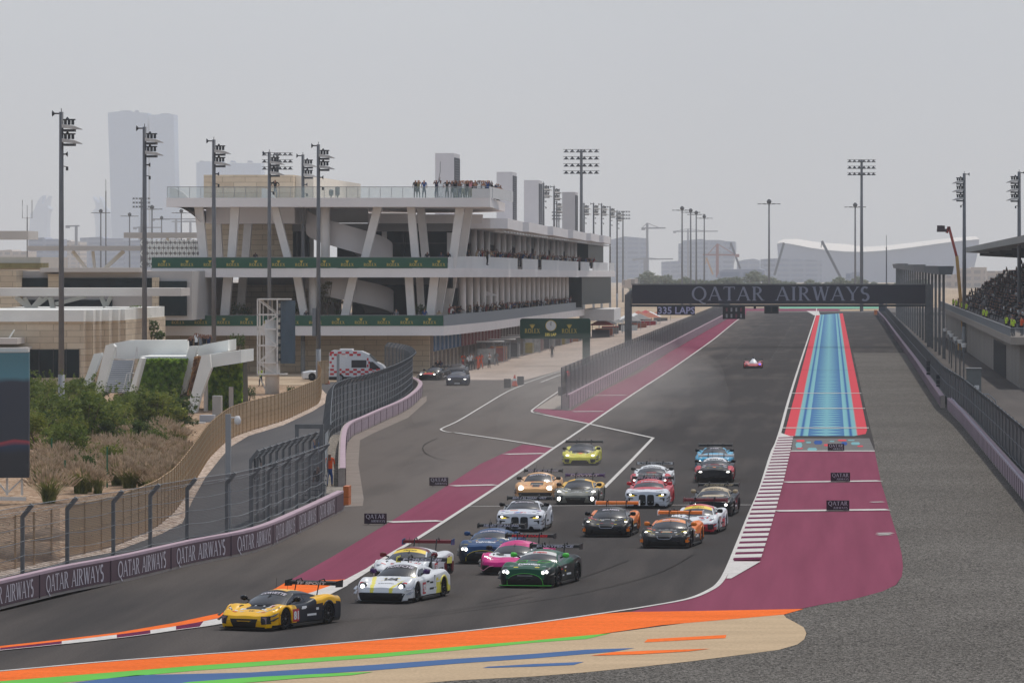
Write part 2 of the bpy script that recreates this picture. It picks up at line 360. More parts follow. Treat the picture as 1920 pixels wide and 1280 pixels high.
# right side distance boards' lines
for y, x0, x1 in ((903.5, 1472, 1650), (957.5, 1455, 1665), (846, 1482, 1640), (802.5, 1463, 1629), (766, 1475, 1622), (737.5, 1484, 1615)):
    line("distance_line", [(x0, y+(1 if x1 > 1640 else 0)), (x1, y-(1.5 if x1 > 1640 else 0))], 1.25, 9, smooth=False)
for y, x0, x1 in ((1000.5, 1645, 1674), (1003.5, 1645, 1670), (942, 1633, 1657)):
    line("distance_mark", [(x0, y), (x1, y-.6)], .5, 9, smooth=False)
line("track_dark_line", [(1180, 696), (1490, 694), (1728, 694)], .35, 10, GM("dark_line", (58, 56, 56), .8, .2, 1), smooth=False)  # thin dark line running across the whole straight
line("start_line", [(880, 950), (1178, 947.5), (1408, 947)], .22, 8, smooth=False)
line("timing_line", [(1310, 626), (1508, 624)], .12, 8, GM("faded_paint", (135, 130, 126), .8, .2, 1), smooth=False)
# grid slots
mb = MB()
for k in range(26):
    for side, xx in ((0, -6.2), (1, -11.6)):
        Y = 560 + k*12 + side*6
        mb.add([(xx-.9, Y, .03), (xx+.9, Y, .03), (xx+.9, Y+.25, .03), (xx-.9, Y+.25, .03)], [(0, 1, 2, 3)])
        mb.add([(xx-.9, Y+.25, .03), (xx-.8, Y+.25, .03), (xx-.8, Y+1.2, .03), (xx-.9, Y+1.2, .03)], [(0, 1, 2, 3)])
tag(mb.build("grid_markings", GM("grid_paint", (150, 146, 142), .7, .3, 1)), kind='structure')
# striped kerb on the right
mb = MB(); KLx = [(1374, 1051), (1392, 1002), (1412, 947), (1430, 905), (1450, 847), (1460, 819)]; KRx = [(1426, 1051), (1440, 1007), (1454, 960), (1470, 900), (1482, 847), (1487.5, 819)]
def xat(pl, Y):
    ps = [G(*p) for p in pl]
    for a, b in zip(ps, ps[1:]):
        if a.y <= Y <= b.y: t = (Y-a.y)/(b.y-a.y); return a.x+(b.x-a.x)*t
    return ps[-1].x if Y > ps[-1].y else ps[0].x
Y0 = 186.4; Y1 = 316.2; per = (Y1-Y0)/32.5; Y = Y0; k = 0
while Y < Y1-.1:
    t = (Y-Y0)/(Y1-Y0); pp = per*(.9+.2*t)
    for f0, f1, m in ((0, .42, m_maroon2), (.42, 1, m_white)):
        a = Y+pp*f0; b = min(Y+pp*f1, Y1)
        if b <= a: continue
        q = [(xat(KLx, a), a), (xat(KRx, a), a), (xat(KRx, b), b), (xat(KLx, b), b)]
        zz = .03+.035*(m is m_white)*0
        mb.add([(q[0][0], q[0][1], .03), (q[1][0], q[1][1], .06), (q[2][0], q[2][1], .06), (q[3][0], q[3][1], .03)], [(0, 1, 2, 3)], m)
    Y += pp
mb.add([tuple(G(1374, 1051.5, .03)), tuple(G(1426, 1051.8, .05)), tuple(G(1371, 1083.5, .03)), tuple(G(1362, 1083.5, .03))], [(3, 2, 1, 0)], m_white)
mb.add([tuple(G(1464, 811, .03)), tuple(G(1487, 819, .05)), tuple(G(1460, 818.9, .03))], [(0, 2, 1)], m_white)
tag(mb.build("striped_kerb"), kind='structure')
# coloured blue and red strip
def strip_mat():
    m = bpy.data.materials.new("blue_red_pattern_paint"); m.use_nodes = True
    n = m.node_tree.nodes; l = m.node_tree.links; b = n['Principled BSDF']; b.inputs['Roughness'].default_value = .65; b.inputs['Specular IOR Level'].default_value = 0
    tc = n.new("ShaderNodeTexCoord"); sp = n.new("ShaderNodeSeparateXYZ"); l.new(tc.outputs['Object'], sp.inputs[0])
    def mth(op, a, b_=None):
        q = n.new("ShaderNodeMath"); q.operation = op
        for i, v in enumerate((a, b_)):
            if v is None: continue
            if isinstance(v, (int, float)): q.inputs[i].default_value = v
            else: l.new(v, q.inputs[i])
        return q.outputs[0]
    u = mth('DIVIDE', mth('ABSOLUTE', mth('ADD', sp.outputs[0], .35)), 2.8)     # 0 centre .. 1 edge
    cr = n.new("ShaderNodeValToRGB"); l.new(u, cr.inputs[0]); cr.color_ramp.interpolation = 'LINEAR'
    teal = (122, 170, 178); blue = (70, 104, 152); red = (206, 82, 90)
    els = [(0, teal), (.40, teal), (.46, (130, 178, 180)), (.53, teal), (.575, blue), (.60, blue), (.64, teal), (.72, (128, 172, 172)), (.755, red), (1, red)]
    e = cr.color_ramp.elements
    e[0].position = 0; e[0].color = lin(teal); e[1].position = 1; e[1].color = lin(red)
    for p, c in els[1:-1]: q = e.new(p); q.color = lin(c)
    tri = mth('PINGPONG', sp.outputs[1], 2.65)
    tri = mth('DIVIDE', tri, 2.65)
    k = mth('SUBTRACT', mth('MULTIPLY', u, 2.6), mth('MULTIPLY', tri, 1.0))
    inside = mth('LESS_THAN', u, .43)
    mr = n.new("ShaderNodeMapRange"); mr.inputs[1].default_value = -.05; mr.inputs[2].default_value = .05; l.new(k, mr.inputs[0])
    fac = mth('MULTIPLY', mth('MULTIPLY', mr.outputs[0], .85), inside)
    mx = n.new("ShaderNodeMix"); mx.data_type = 'RGBA'; l.new(fac, mx.inputs[0]); l.new(cr.outputs[0], mx.inputs[6]); mx.inputs[7].default_value = lin((72, 108, 156))
    l.new(mx.outputs[2], b.inputs['Base Color'])
    return m
sheet("patterned_runoff_strip", [(-3.15, 318), (-3.2, 1010), (2.45, 1040), (2.45, 330), (2.3, 322), (1.5, 318)], strip_mat(), 2, world=True)
sheet("pattern_base", [(1487, 821.5), (1630, 821.5), (1640, 845.5), (1484, 845.5)], GM("pattern_grey", (120, 117, 115), .8, .1, 1), 2)
mb = MB()
rc = lin
cols = [GM("pattern_red", (212, 84, 92), .65, .05, 1), GM("pattern_teal", (126, 172, 176), .65, .05, 1), GM("pattern_blue", (64, 92, 150), .65, .05, 1)]
for (px, py, w_, h_, c) in ((1501, 826, 17, 4, 0), (1498, 834, 13, 10, 1), (1523, 842, 19, 6, 1), (1534, 829, 17, 7, 2), (1516, 829, 10, 3, 1), (1549, 834, 9, 4, 0), (1579, 825, 18, 3, 0), (1583, 831, 12, 6, 2), (1604, 831, 18, 5, 1), (1613, 836, 12, 2.5, 0), (1596, 825, 14, 2, 1), (1500, 840, 12, 2, 0), (1560, 827, 10, 2, 1)):
    a = [(px-w_/2, py), (px-w_/3, py-h_/2), (px+w_/3, py-h_/2), (px+w_/2, py), (px+w_/3, py+h_/2), (px-w_/3, py+h_/2)]
    mb.add([tuple(G(x, y, .016)) for x, y in a], [(5, 4, 3, 2, 1, 0)], cols[c])
tag(mb.build("pattern_patches"), kind='structure')
# far end of the straight: kerb colours
sheet("far_corner_asphalt", [(-27, 1060), (-27, 1160), (60, 1160), (60, 1060)], asphalt_mat("far_asphalt", (120, 114, 110), (96, 92, 90), 'n'), 1, world=True)
sheet("far_corner_green", [(1462, 574), (1462, 578.5), (1650, 578.5), (1650, 574)], GM("far_green", (126, 178, 150), .7, .1, .1), 4)
sheet("far_corner_maroon", [(1395, 579), (1395, 583), (1575, 583), (1570, 579)], m_maroon, 4)
sheet("far_corner_white", [(1512, 583), (1526, 591), (1538, 591), (1535, 583)], m_white, 5)
sheet("far_tan", [(1575, 580.5), (1575, 583), (1655, 582), (1655, 579.5)], m_tan, 5)
# left: service road, stone strip, garden soil
ROCK = [(-150, 1112), (0, 1084), (125, 1052), (212, 1035), (300, 1002), (342, 980), (360, 940), (385, 895), (415, 857), (433, 837), (466, 817), (531, 797), (586, 771), (613, 754), (614, 741), (600, 726)]
SCR = [(-150, 1098), (0, 1072), (125, 1045), (212, 1025), (287, 992), (310, 975), (327, 960), (347, 932), (372, 892), (392, 860), (422, 830), (444, 817), (476, 806), (531, 789), (575, 769), (597, 756), (602, 736), (596, 724)]
poly = [(p.x, p.y) for p in [G(*q) for q in ROCK]] + [(-49, 452), (-41.5, 478), (-38.8, 450)] + [(p.x, p.y) for p in reversed(wB)] + [(p.x, p.y) for p in reversed(wA)]
sheet("service_road", poly, m_serv, 1, world=True)
m_rock = gravel_mat("pale_stones", (150, 128, 112), (226, 210, 196), 6.5)
sheet("stone_strip", SCR + ROCK[::-1], m_rock, 3)
poly = [(p.x, p.y) for p in [G(*q) for q in SCR]] + [(-60, 452), (-110, 470), (-110, 140), (-40, 140)]
sheet("garden_soil", poly, gravel_mat("reddish_soil", (136, 108, 86), (190, 166, 142), 5.0), 2, world=True)
# dusty verge beside the second barrier, gravel wedge behind it
sheet("dusty_verge", [(647, 950), (647, 859), (651, 830), (662.5, 817), (684, 807), (750, 776), (788, 747), (800, 742), (800, 752), (765, 783), (700, 812), (675, 825), (672, 870), (682, 935), (680, 948)], GM("pale_dust", (140, 130, 122), .9, .1, .5), 2)
sheet("barrier_gravel", [(607, 925), (646, 925), (646, 840), (648, 826), (640, 815), (618, 815), (612, 840)], gravel_mat("small_grey_gravel", (110, 104, 98), (172, 164, 154), 8), 4)
# spectator service lane right
sheet("right_service_lane", [(10.0, 150), (10.0, 1000), (24, 1000), (21, 430), (22, 150)], asphalt_mat("lane_asphalt", (104, 98, 94), (80, 77, 75), 'n'), 3, world=True)
# tyre marks
m_tyre = GM("tyre_mark", (74, 71, 69), .7, .2, 1)
for q in ([(1000, 1118), (930, 1132), (800, 1150), (600, 1168)], [(1180, 1050), (1100, 1080), (1010, 1106), (900, 1130)], [(1300, 1040), (1230, 1076), (1100, 1110), (950, 1135), (760, 1160)], [(820, 822), (795, 835), (798, 850), (830, 862), (880, 866), (930, 862)]):
    line("tyre_mark", q, .05, 11, m_tyre)
# ---------------- lettering
def _path(pts, wf, rows=None):
    """stroke along 2D pts, width chosen from direction: wf(dx, dy)"""
    L = []; n = len(pts)
    for i in range(n):
        a = pts[max(i-1, 0)]; b = pts[min(i+1, n-1)]
        dx, dy = b[0]-a[0], b[1]-a[1]; d = math.hypot(dx, dy) or 1; dx /= d; dy /= d
        w_ = wf(dx, dy); L.append(((pts[i][0]-dy*w_/2, pts[i][1]+dx*w_/2), (pts[i][0]+dy*w_/2, pts[i][1]-dx*w_/2)))
    return [[L[i][0], L[i][1], L[i+1][1], L[i+1][0]] for i in range(n-1)]
def _st(x0, y0, x1, y1, w_): return [[(x0-w_/2, y0), (x0+w_/2, y0), (x1+w_/2, y1), (x1-w_/2, y1)]]
def _hb(x0, x1, y0, y1): return [[(x0, y0), (x1, y0), (x1, y1), (x0, y1)]]
def _sf(x, y, w_=.3, h=.045):
    return _hb(x-w_/2, x+w_/2, y-(h if y > .5 else 0), y+(h if y <= .5 else 0))
def _ell(cx, cy, rx, ry, a0, a1, thick, thin, n=20):
    o = []
    for k in range(n+1):
        t = R(a0+(a1-a0)*k/n); c, s_ = math.cos(t), math.sin(t)
        o.append(((cx+rx*c, cy+ry*s_), (cx+(rx-thick)*c, cy+(ry-thin)*s_)))
    return [[o[i][0], o[i+1][0], o[i+1][1], o[i][1]] for i in range(n)]
def glyph(ch, K=.15, T=.065):
    """serif capitals, unit cap height; returns (polys, advance)"""
    S = lambda x, y, w_=.30: _sf(x, y, w_)
    if ch == 'I': return _st(.17, 0, .17, 1, K)+S(.17, 0)+S(.17, 1), .34
    if ch == 'A': return _st(.06, 0, .43, 1, T)+_st(.80, 0, .43, 1, K)+_hb(.2, .66, .32, .38)+S(.06, 0, .22)+S(.8, 0, .28), .88
    if ch == 'T': return _st(.4, 0, .4, 1, K)+S(.4, 0)+_hb(.02, .78, .94, 1)+_st(.04, .82, .04, 1, .05)+_st(.76, .82, .76, 1, .05), .80
    if ch == 'R': return _st(.16, 0, .16, 1, K)+S(.16, 0)+_hb(.0, .4, .95, 1)+_ell(.36, .74, .30, .26, -90, 90, K, T)+_hb(.16, .38, .48, .54)+_st(.72, 0, .36, .5, K)+S(.74, 0, .22), .80
    if ch in 'OQ':
        g = _ell(.5, .5, .5, .52, 0, 360, K, T, 36)
        if ch == 'Q': g += _path([(.5, .02), (.62, -.1), (.78, -.2), (.95, -.22)], lambda a, b: .10)
        return g, 1.0
    if ch == 'W': return _st(.12, 1, .36, 0, K)+_st(.36, 0, .60, 1, T)+_st(.56, 1, .82, 0, K)+_st(.82, 0, 1.06, 1, T)+S(.12, 1, .26)+S(1.06, 1, .22)+S(.58, 1, .22), 1.14
    if ch == 'Y': return _st(.08, 1, .42, .45, K)+_st(.76, 1, .42, .45, T)+_st(.42, 0, .42, .5, K)+S(.42, 0)+S(.08, 1, .24)+S(.76, 1, .2), .82
    if ch == 'S':
        pts = []
        for k in range(15): t = R(40+k*(230/14)); pts.append((.29+.2*math.cos(t), .74+.23*math.sin(t)))
        for k in range(15): t = R(90-k*(230/14)); pts.append((.29+.22*math.cos(t), .26+.25*math.sin(t)))
        return _path(pts, lambda dx, dy: T+(K-T)*abs(dy)*.8+.03), .58
    if ch == 'L': return _st(.15, 0, .15, 1, K)+S(.15, 1)+_hb(0, .6, 0, .055)+_st(.58, 0, .6, .2, .05), .64
    if ch == 'E': return _st(.15, 0, .15, 1, K)+_hb(0, .6, 0, .055)+_hb(0, .56, .945, 1)+_hb(.15, .48, .48, .53)+_st(.59, 0, .6, .2, .05)+_st(.54, .8, .54, 1, .05), .66
    if ch == 'X': return _st(.72, 0, .12, 1, K)+_st(.1, 0, .68, 1, T)+S(.1, 0, .24)+S(.72, 0, .24)+S(.12, 1, .24)+S(.7, 1, .22), .82
    return [], .42
def serif(text, cap, gap=.12, K=.15, T=.065, wid=None, space=.55):
    """-> polys in text units (x right, y up), total width"""
    x = 0; out = []
    for ch in text:
        if ch == ' ': x += space*cap; continue
        g, adv = glyph(ch, K, T)
        for q in g: out.append([(x+a*cap, b*cap) for a, b in q])
        x += (adv+gap)*cap
    x -= gap*cap
    if wid: out = [[(a*wid/x, b) for a, b in q] for q in out]; x = wid
    return out, x
def crown(cap):
    """small five-pointed crown over the letters"""
    out = []
    for k in range(5):
        t = (k-2)/2; out.append([(-.18*cap+t*.0, 0), (.18*cap, 0), (t*.42*cap+.05*cap, .62*cap-abs(t)*.08*cap), (t*.42*cap-.05*cap, .62*cap-abs(t)*.08*cap)])
        cx, cy = t*.44*cap, (.68-abs(t)*.08)*cap
        out.append([(cx-.07*cap, cy-.07*cap), (cx+.07*cap, cy-.07*cap), (cx+.07*cap, cy+.07*cap), (cx-.07*cap, cy+.07*cap)])
    out.append([(-.2*cap, -.06*cap), (.2*cap, -.06*cap), (.2*cap, .02*cap), (-.2*cap, .02*cap)])
    return out
def flat_polys(mb, polys, org, ux, uy, mat=None, off=.004, cx=None):
    """lay polys on the plane org + ux*a + uy*b; each piece lifted a hair so none share a plane"""
    org = Vector(org); ux = Vector(ux); uy = Vector(uy); nrm = ux.cross(uy).normalized()
    for i, q in enumerate(polys):
        z = off + .0006*(i % 7)
        pts = [org+ux*a+uy*b+nrm*z for a, b in q]
        mb.add(pts, [tuple(range(len(q)))], mat)
_tc = {}
def sans(text, cap=1.0, bold=.0, shear=0.0):
    """built-in sans lettering as triangles: list of verts (2D) and faces, width"""
    key = (text, bold, shear)
    if key not in _tc:
        cu = bpy.data.curves.new("t", 'FONT'); cu.body = text; cu.size = 1.0; cu.offset = bold; cu.shear = shear; cu.resolution_u = 2
        ob = bpy.data.objects.new("t", cu); COL.objects.link(ob)
        dg = bpy.context.evaluated_depsgraph_get(); dg.update(); me = ob.evaluated_get(dg).to_mesh()
        v = [(p.co.x, p.co.y) for p in me.vertices]; f = [tuple(p.vertices) for p in me.polygons]
        ob.evaluated_get(dg).to_mesh_clear()
        bpy.data.objects.remove(ob); bpy.data.curves.remove(cu)
        if v:
            x0 = min(a for a, b in v); x1 = max(a for a, b in v); h = .69
            v = [((a-x0)/h, b/h) for a, b in v]; _tc[key] = (v, f, (x1-x0)/h)
        else: _tc[key] = ([], [], 0)
    v, f, w_ = _tc[key]
    return [(a*cap, b*cap) for a, b in v], f, w_*cap
def lay_text(mb, text, org, ux, uy, cap, mat=None, off=.005, wid=None, center=False, bold=.02, shear=0, fn=None):
    v, f, w_ = sans(text, cap, bold, shear)
    sx = (wid/w_) if (wid and w_) else 1; ww = w_*sx
    org = Vector(org); ux = Vector(ux); uy = Vector(uy); n_ = ux.cross(uy).normalized()
    dx = -ww/2 if center else 0
    pts = [org+ux*(a*sx+dx)+uy*b+n_*off for a, b in v]
    if fn: pts = [fn(p) for p in pts]
    mb.add(pts, f, mat)
    return ww
# ---------------- barriers and fences
m_conc = M("concrete", (172, 160, 152), .85, .12, .8, fine=.06, fscale=9)
m_banner = M("plum_banner", (92, 70, 78), .7, .10, .7)
m_bannerp = M("pale_pink_banner", (162, 140, 148), .7, .10, .9)
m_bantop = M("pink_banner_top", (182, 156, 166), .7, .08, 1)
m_letter = M("pale_lettering", (200, 192, 200), .6, .04, 1)
m_steel = M("galvanised_steel", (112, 112, 112), .6, .15, 2, metal=.2)
m_dsteel = M("dark_steel", (62, 66, 70), .5, .15, 2, metal=.4)
m_cable = M("steel_cable", (120, 124, 128), .5, .0, metal=.6)
def mesh_mat(name, col, cell=.05, wire=.16, stretch=1.0, extra=0.0):
    """wire mesh: real holes through procedural transparency, cell size in metres along UV-less object space"""
    m = bpy.data.materials.new(name); m.use_nodes = True
    n = m.node_tree.nodes; l = m.node_tree.links; b = n['Principled BSDF']; b.inputs['Base Color'].default_value = lin(col); b.inputs['Roughness'].default_value = .6
    uv = n.new("ShaderNodeUVMap"); sp = n.new("ShaderNodeSeparateXYZ"); l.new(uv.outputs[0], sp.inputs[0])
    def mth(op, a, b_=None):
        q = n.new("ShaderNodeMath"); q.operation = op
        for i, v in enumerate((a, b_)):
            if v is None: continue
            if isinstance(v, (int, float)): q.inputs[i].default_value = v
            else: l.new(v, q.inputs[i])
        return q.outputs[0]
    s1 = mth('LESS_THAN', mth('FRACT', mth('DIVIDE', sp.outputs[0], cell)), wire)
    s2 = mth('LESS_THAN', mth('FRACT', mth('DIVIDE', sp.outputs[1], cell*stretch)), wire)
    a = mth('MAXIMUM', s1, s2)
    if extra: a = mth('MAXIMUM', a, extra)
    l.new(a, b.inputs['Alpha'])
    return m
m_mesh = mesh_mat("debris_mesh", (74, 78, 82), .05, .20)
m_screen = mesh_mat("brown_netting", (172, 142, 106), .03, .3, extra=.80)
m_screen_l = mesh_mat("thin_brown_netting", (150, 124, 96), .04, .22)
def uvgrid(mb_rows, name, mat, parent, width_scale=1.0):
    """vertical strip mesh with metric UVs"""
    mb = MB(); mb.grid(mb_rows); o = mb.build(name, mat, parent)
    me = o.data; uvl = me.uv_layers.new(name="UVMap")
    nc = len(mb_rows[0]); d = [0]
    for a, b in zip(mb_rows, mb_rows[1:]): d.append(d[-1]+(Vector(a[0])-Vector(b[0])).length)
    hts = [0]
    for a, b in zip(mb_rows[0], mb_rows[0][1:]): hts.append(hts[-1]+(Vector(a)-Vector(b)).length)
    for lp in me.loops:
        i = lp.vertex_index; uvl.data[lp.index].uv = (d[i//nc], hts[i % nc])
    return o
def resample(pts, step):
    pts = [Vector(p) for p in pts]; out = [pts[0].copy()]; need = step
    for a, b in zip(pts, pts[1:]):
        L = (b-a).length; pos = 0
        while L-pos >= need: pos += need; out.append(a.lerp(b, pos/L)); need = step
        need -= L-pos
    return out
def offset_line(pts, d):
    out = []
    for i, p in enumerate(pts):
        t = (Vector(pts[min(i+1, len(pts)-1)])-Vector(pts[max(i-1, 0)])); t.z = 0; t.normalize()
        out.append(Vector((p[0]-t.y*d, p[1]+t.x*d, p[2] if len(p) > 2 else 0)))
    return out
def barrier(name, label, line_pts, side, bandmat, h=.93, th=.35, panel=4.0, text=None, tmat=None, tcap=.55, cap_mat=None, phase=0):
    """concrete wall along line (front face), body goes to the +side; banner cloth in panels"""
    ln = [Vector(p) for p in line_pts]
    root = thing(name, label, "barrier", tuple(ln[len(ln)//2]))
    back = offset_line(ln, th*side)
    mb = MB()
    f0 = [(p.x, p.y, 0) for p in ln]; b0 = [(p.x, p.y, 0) for p in back]
    mb.grid([[a, (a[0], a[1], h), (b[0], b[1], h), b] for a, b in zip(f0, b0)])
    mb.poly([f0[0], (f0[0][0], f0[0][1], h), (b0[0][0], b0[0][1], h), b0[0]]); mb.poly([f0[-1], (f0[-1][0], f0[-1][1], h), (b0[-1][0], b0[-1][1], h), b0[-1]])
    part("wall", mb, m_conc, root)
    # banner skin: proud of the face and over the top, seams woven in
    fr = offset_line(ln, -.03*side); mb = MB()
    mb.grid([[(a.x, a.y, .1), (a.x, a.y, h-.02)] for a in fr], bandmat)
    for p in resample(rot0(offset_line(ln, -.036*side), phase), panel):
        mb.boxc((p.x, p.y, h/2), (.03, .05, h-.12), M("banner_seam", (62, 46, 58), .8, 0))
    part("banner", mb, None, root)
    mb = MB(); fr2 = offset_line(ln, -.035*side); bk = offset_line(ln, (th*.75)*side)
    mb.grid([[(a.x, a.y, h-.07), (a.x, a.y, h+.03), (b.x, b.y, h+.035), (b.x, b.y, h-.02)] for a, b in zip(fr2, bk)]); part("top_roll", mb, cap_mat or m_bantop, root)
    if text:
        mb = MB(); fr3 = rot0(offset_line(ln, -.045*side), phase); acc = [0]
        for a, b in zip(fr3, fr3[1:]): acc.append(acc[-1]+(b-a).length)
        def at_s(s_):
            s_ = max(0, min(acc[-1], s_)); k = 0
            while k < len(acc)-2 and acc[k+1] < s_: k += 1
            return fr3[k].lerp(fr3[k+1], (s_-acc[k])/max(1e-6, acc[k+1]-acc[k]))
        i = 0
        while (i+1)*panel < acc[-1]:
            pl, w_ = serif(text, tcap, gap=.05, wid=panel*.80, K=.17, T=.10)
            for k, q in enumerate(pl):
                pts = []
                for x_, y_ in q:
                    p = at_s(i*panel+panel*.1+x_); pts.append((p.x, p.y-.001*(k % 5), (h-tcap)/2+.02+y_))
                mb.add(pts, [tuple(range(len(q)))])
            i += 1
        part("lettering", mb, tmat or m_letter, root)
    return root
def rot0(pts, phase):
    if not phase: return pts
    r = resample(pts, phase); 
    # drop the first `phase` metres
    out = [r[1]]; d = 0
    for a, b in zip(pts, pts[1:]):
        d += (b-a).length
        if d > phase: out.append(b)
    return out
# first barrier, near left; line runs from left to right so the face looks at the track
linA = [Vector(wA0)] + [Vector(p) for p in wA]
linA = [Vector(p) for p in dense([tuple(p) for p in linA], 4)]
# panel pitch tuned to the lettering in the picture
x_marks = [0]
seamA = 12.8
_s = 0; PH = 0
for _a, _b in zip(linA, linA[1:]):
    _s += (_b-_a).length
    if _b.y >= 162.2: PH = _s % 7.85; break
barrier("banner_barrier", "low concrete track barrier with plum banners reading QATAR AIRWAYS in the left foreground", linA, 1, m_banner, text="QATAR AIRWAYS", panel=7.85, phase=PH, tcap=.58)
linB = [Vector(p) for p in dense([tuple(p) for p in [G(647, 912)] + wB[2:]], 4)]
barrier("banner_barrier", "curving pink bannered barrier along the pit exit below the tall mesh fence", linB, 1, m_bannerp, h=.93, panel=6.0, text="QATAR AIRWAYS", tmat=M("faint_lettering", (192, 174, 186), .7, 0), tcap=.5)
t = thing("barrier_end_block", "orange crash block standing at the near end of the pink curving barrier", "block", tuple(G(648, 947)))
mb = MB(); p = G(648, 947); mb.box((p.x-.12, p.y, 0), (p.x+.14, p.y+1.2, .9)); part("block", mb, M("orange_plastic", (196, 104, 46), .5, .1, 3), t)
mb = MB(); mb.box((p.x-.13, p.y-.01, .38), (p.x+.15, p.y+1.21, .41)); part("seam", mb, M("dark_orange", (150, 80, 38), .5, 0), t)

def fence(name, label, base, h, side, step=5.0, bend=.35, post_mat=None, mesh=None, wires=(.5, 1.0, 1.5, 2.0, 2.5, 3.0), cat="fence", bent=True, z0=0.0, post=.13, mesh_on=True):
    base = [Vector(p) for p in base]; root = thing(name, label, cat, tuple(base[0]))
    ps = resample(base, step); n = len(ps)
    of = offset_line(ps, bend*side) if bent else ps
    for p, q in zip(ps, of):
        mb = MB(); d = (q-p).normalized() if (q-p).length > 1e-6 else Vector((1, 0, 0))
        if bent:
            mb.bar((p.x, p.y, z0), (p.x, p.y, z0+h-.38), post, post*1.2)
            mb.bar((p.x, p.y, z0+h-.42), (q.x, q.y, z0+h), post*.9, post*1.1)
        else: mb.bar((p.x, p.y, z0), (p.x, p.y, z0+h), post, post)
        part("post", mb, post_mat or m_steel, root)
    mb = MB()
    for wz in wires:
        o_ = offset_line(ps, .07*side); pts = []
        for i in range(n-1):
            a, b = o_[i], o_[i+1]
            for k in range(4):
                t_ = k/4; q = a.lerp(b, t_); pts.append((q.x, q.y, z0+wz-.07*math.sin(math.pi*t_)))
        pts.append((o_[-1].x, o_[-1].y, z0+wz)); mb.tube(pts, .012, seg=3, cap=False)
    if bent:
        for e in (.5, 1.0): mb.tube([(p.x+(q.x-p.x)*e, p.y+(q.y-p.y)*e, z0+h-.4+.4*e) for p, q in zip(ps, of)], .012, seg=3, cap=False)
    part("cables", mb, m_cable, root)
    if mesh_on:
        rows = []
        for p, q in zip(ps, of):
            r_ = [(p.x, p.y, z0+.1), (p.x, p.y, z0+(h-.4 if bent else h))]
            if bent: r_.append((q.x, q.y, z0+h))
            rows.append(r_)
        uvgrid(rows, "mesh", mesh or m_mesh, root)
    return root
bl = offset_line(linA, .7)
fence("catch_fence", "catch fence of bent grey posts and cables right behind the near left barrier", bl, 3.25, -1, 5.0, mesh=mesh_mat("light_catch_mesh", (80, 82, 84), .06, .2))
# second fence around the access gap
fl = [G(607, 928), G(608, 900), G(611, 862), G(617, 822), G(640, 806), G(662, 798), G(690, 788), G(720, 774), G(745, 760), G(768, 741), G(772, 730), G(757, 716), G(722, 708)]
fence("catch_fence", "tall dense mesh fence curving behind the pink pit exit barrier", [Vector(p) for p in dense([tuple(p) for p in fl], 3)], 3.5, -1, 3.0, mesh=mesh_mat("dense_catch_mesh", (88, 90, 93), .05, .28, extra=.45))
fl2 = [G(470, 985), G(520, 962), G(560, 945), G(600, 930)]
fence("catch_fence", "rear run of bent post fence between the service road and the barrier opening", [Vector(p) for p in dense([tuple(p) for p in fl2], 3)], 3.3, -1, 2.5, mesh=m_mesh)
# gate frame in the fence
t = thing("gate_frame", "grey steel portal frame standing in the gap of the mesh fences", "gate", tuple(G(583, 935)))
mb = MB(); a = G(557, 938); b = G(603, 938)
for q in (a, b): mb.bar((q.x, q.y, 0), (q.x, q.y, 3.7), .18, .18)
part("post", mb, m_steel, t)
mb = MB(); mb.bar((a.x-.1, a.y, 3.6), (b.x+.1, b.y, 3.6), .2, .22); part("lintel", mb, m_steel, t)
t = thing("marshal_steps", "dark metal steps behind the barrier opening beside the portal frame", "steps", tuple(G(588, 940)))
mb = MB(); a = G(588, 942)
for k in range(6): mb.box((a.x-.5, a.y+k*.28, .12+k*.22), (a.x+.5, a.y+k*.28+.25, .16+k*.22))
part("tread", mb, m_dsteel, t)
for sx in (-.5, .5):
    mb = MB(); mb.bar((a.x+sx, a.y, 0), (a.x+sx, a.y+1.7, 1.35), .05, .12); mb.bar((a.x+sx, a.y, .9), (a.x+sx, a.y+1.7, 2.3), .04, .04); mb.bar((a.x+sx, a.y, 0), (a.x+sx, a.y, .95), .04, .04); mb.bar((a.x+sx, a.y+1.7, 1.2), (a.x+sx, a.y+1.7, 2.3), .04, .04)
    part("stringer", mb, m_steel, t)
# brown screen fence along the garden
scr = [Vector(p) for p in dense([tuple(G(*p)) for p in SCR], 4)]
i_cut = min(range(len(scr)), key=lambda i: (scr[i]-G(125, 1045)).length)
def screen(name, label, pts, mat, h, step):
    root = thing(name, label, "fence", tuple(pts[0])); ps = resample(pts, step)
    for p in ps: mb = MB(); mb.bar((p.x, p.y, 0), (p.x, p.y, h+.05), .07, .07); part("post", mb, M("tan_post", (178, 146, 108), .7, .1, 2), root)
    rows = [[(p.x, p.y, .08), (p.x, p.y, h*.5), (p.x, p.y, h)] for p in resample(pts, 1.2)]
    uvgrid(rows, "netting", mat, root)
    mb = MB()
    for zz in (h, h*.5): mb.tube([(p.x, p.y, zz) for p in ps], .02, seg=3, cap=False)
    part("rail", mb, M("tan_post", (178, 146, 108)), root)
    # rows of pale cable ties
    mb = MB(); o_ = resample(offset_line(pts, -.05), .8)
    for p in o_:
        for zz in (.35, .7, 1.05, 1.4, 1.75): 
            if zz < h: mb.boxc((p.x, p.y, zz), (.05, .05, .035))
    part("cable_ties", mb, M("pale_ties", (186, 168, 142), .7, 0), root)
    return root
screen("screen_fence", "see-through brown netting fence on thin posts in front of the garden at far left", scr[:i_cut+1], m_screen_l, 2.0, 2.4)
screen("screen_fence", "long brown cloth screen fence curving along the garden beside the service road", scr[i_cut:], m_screen, 2.05, 2.4)
# back screen by the ambulance
screen("screen_fence", "short brown cloth screen fence standing behind the ambulance", [G(596, 722), G(617, 720)], m_screen, 2.2, 1.2)
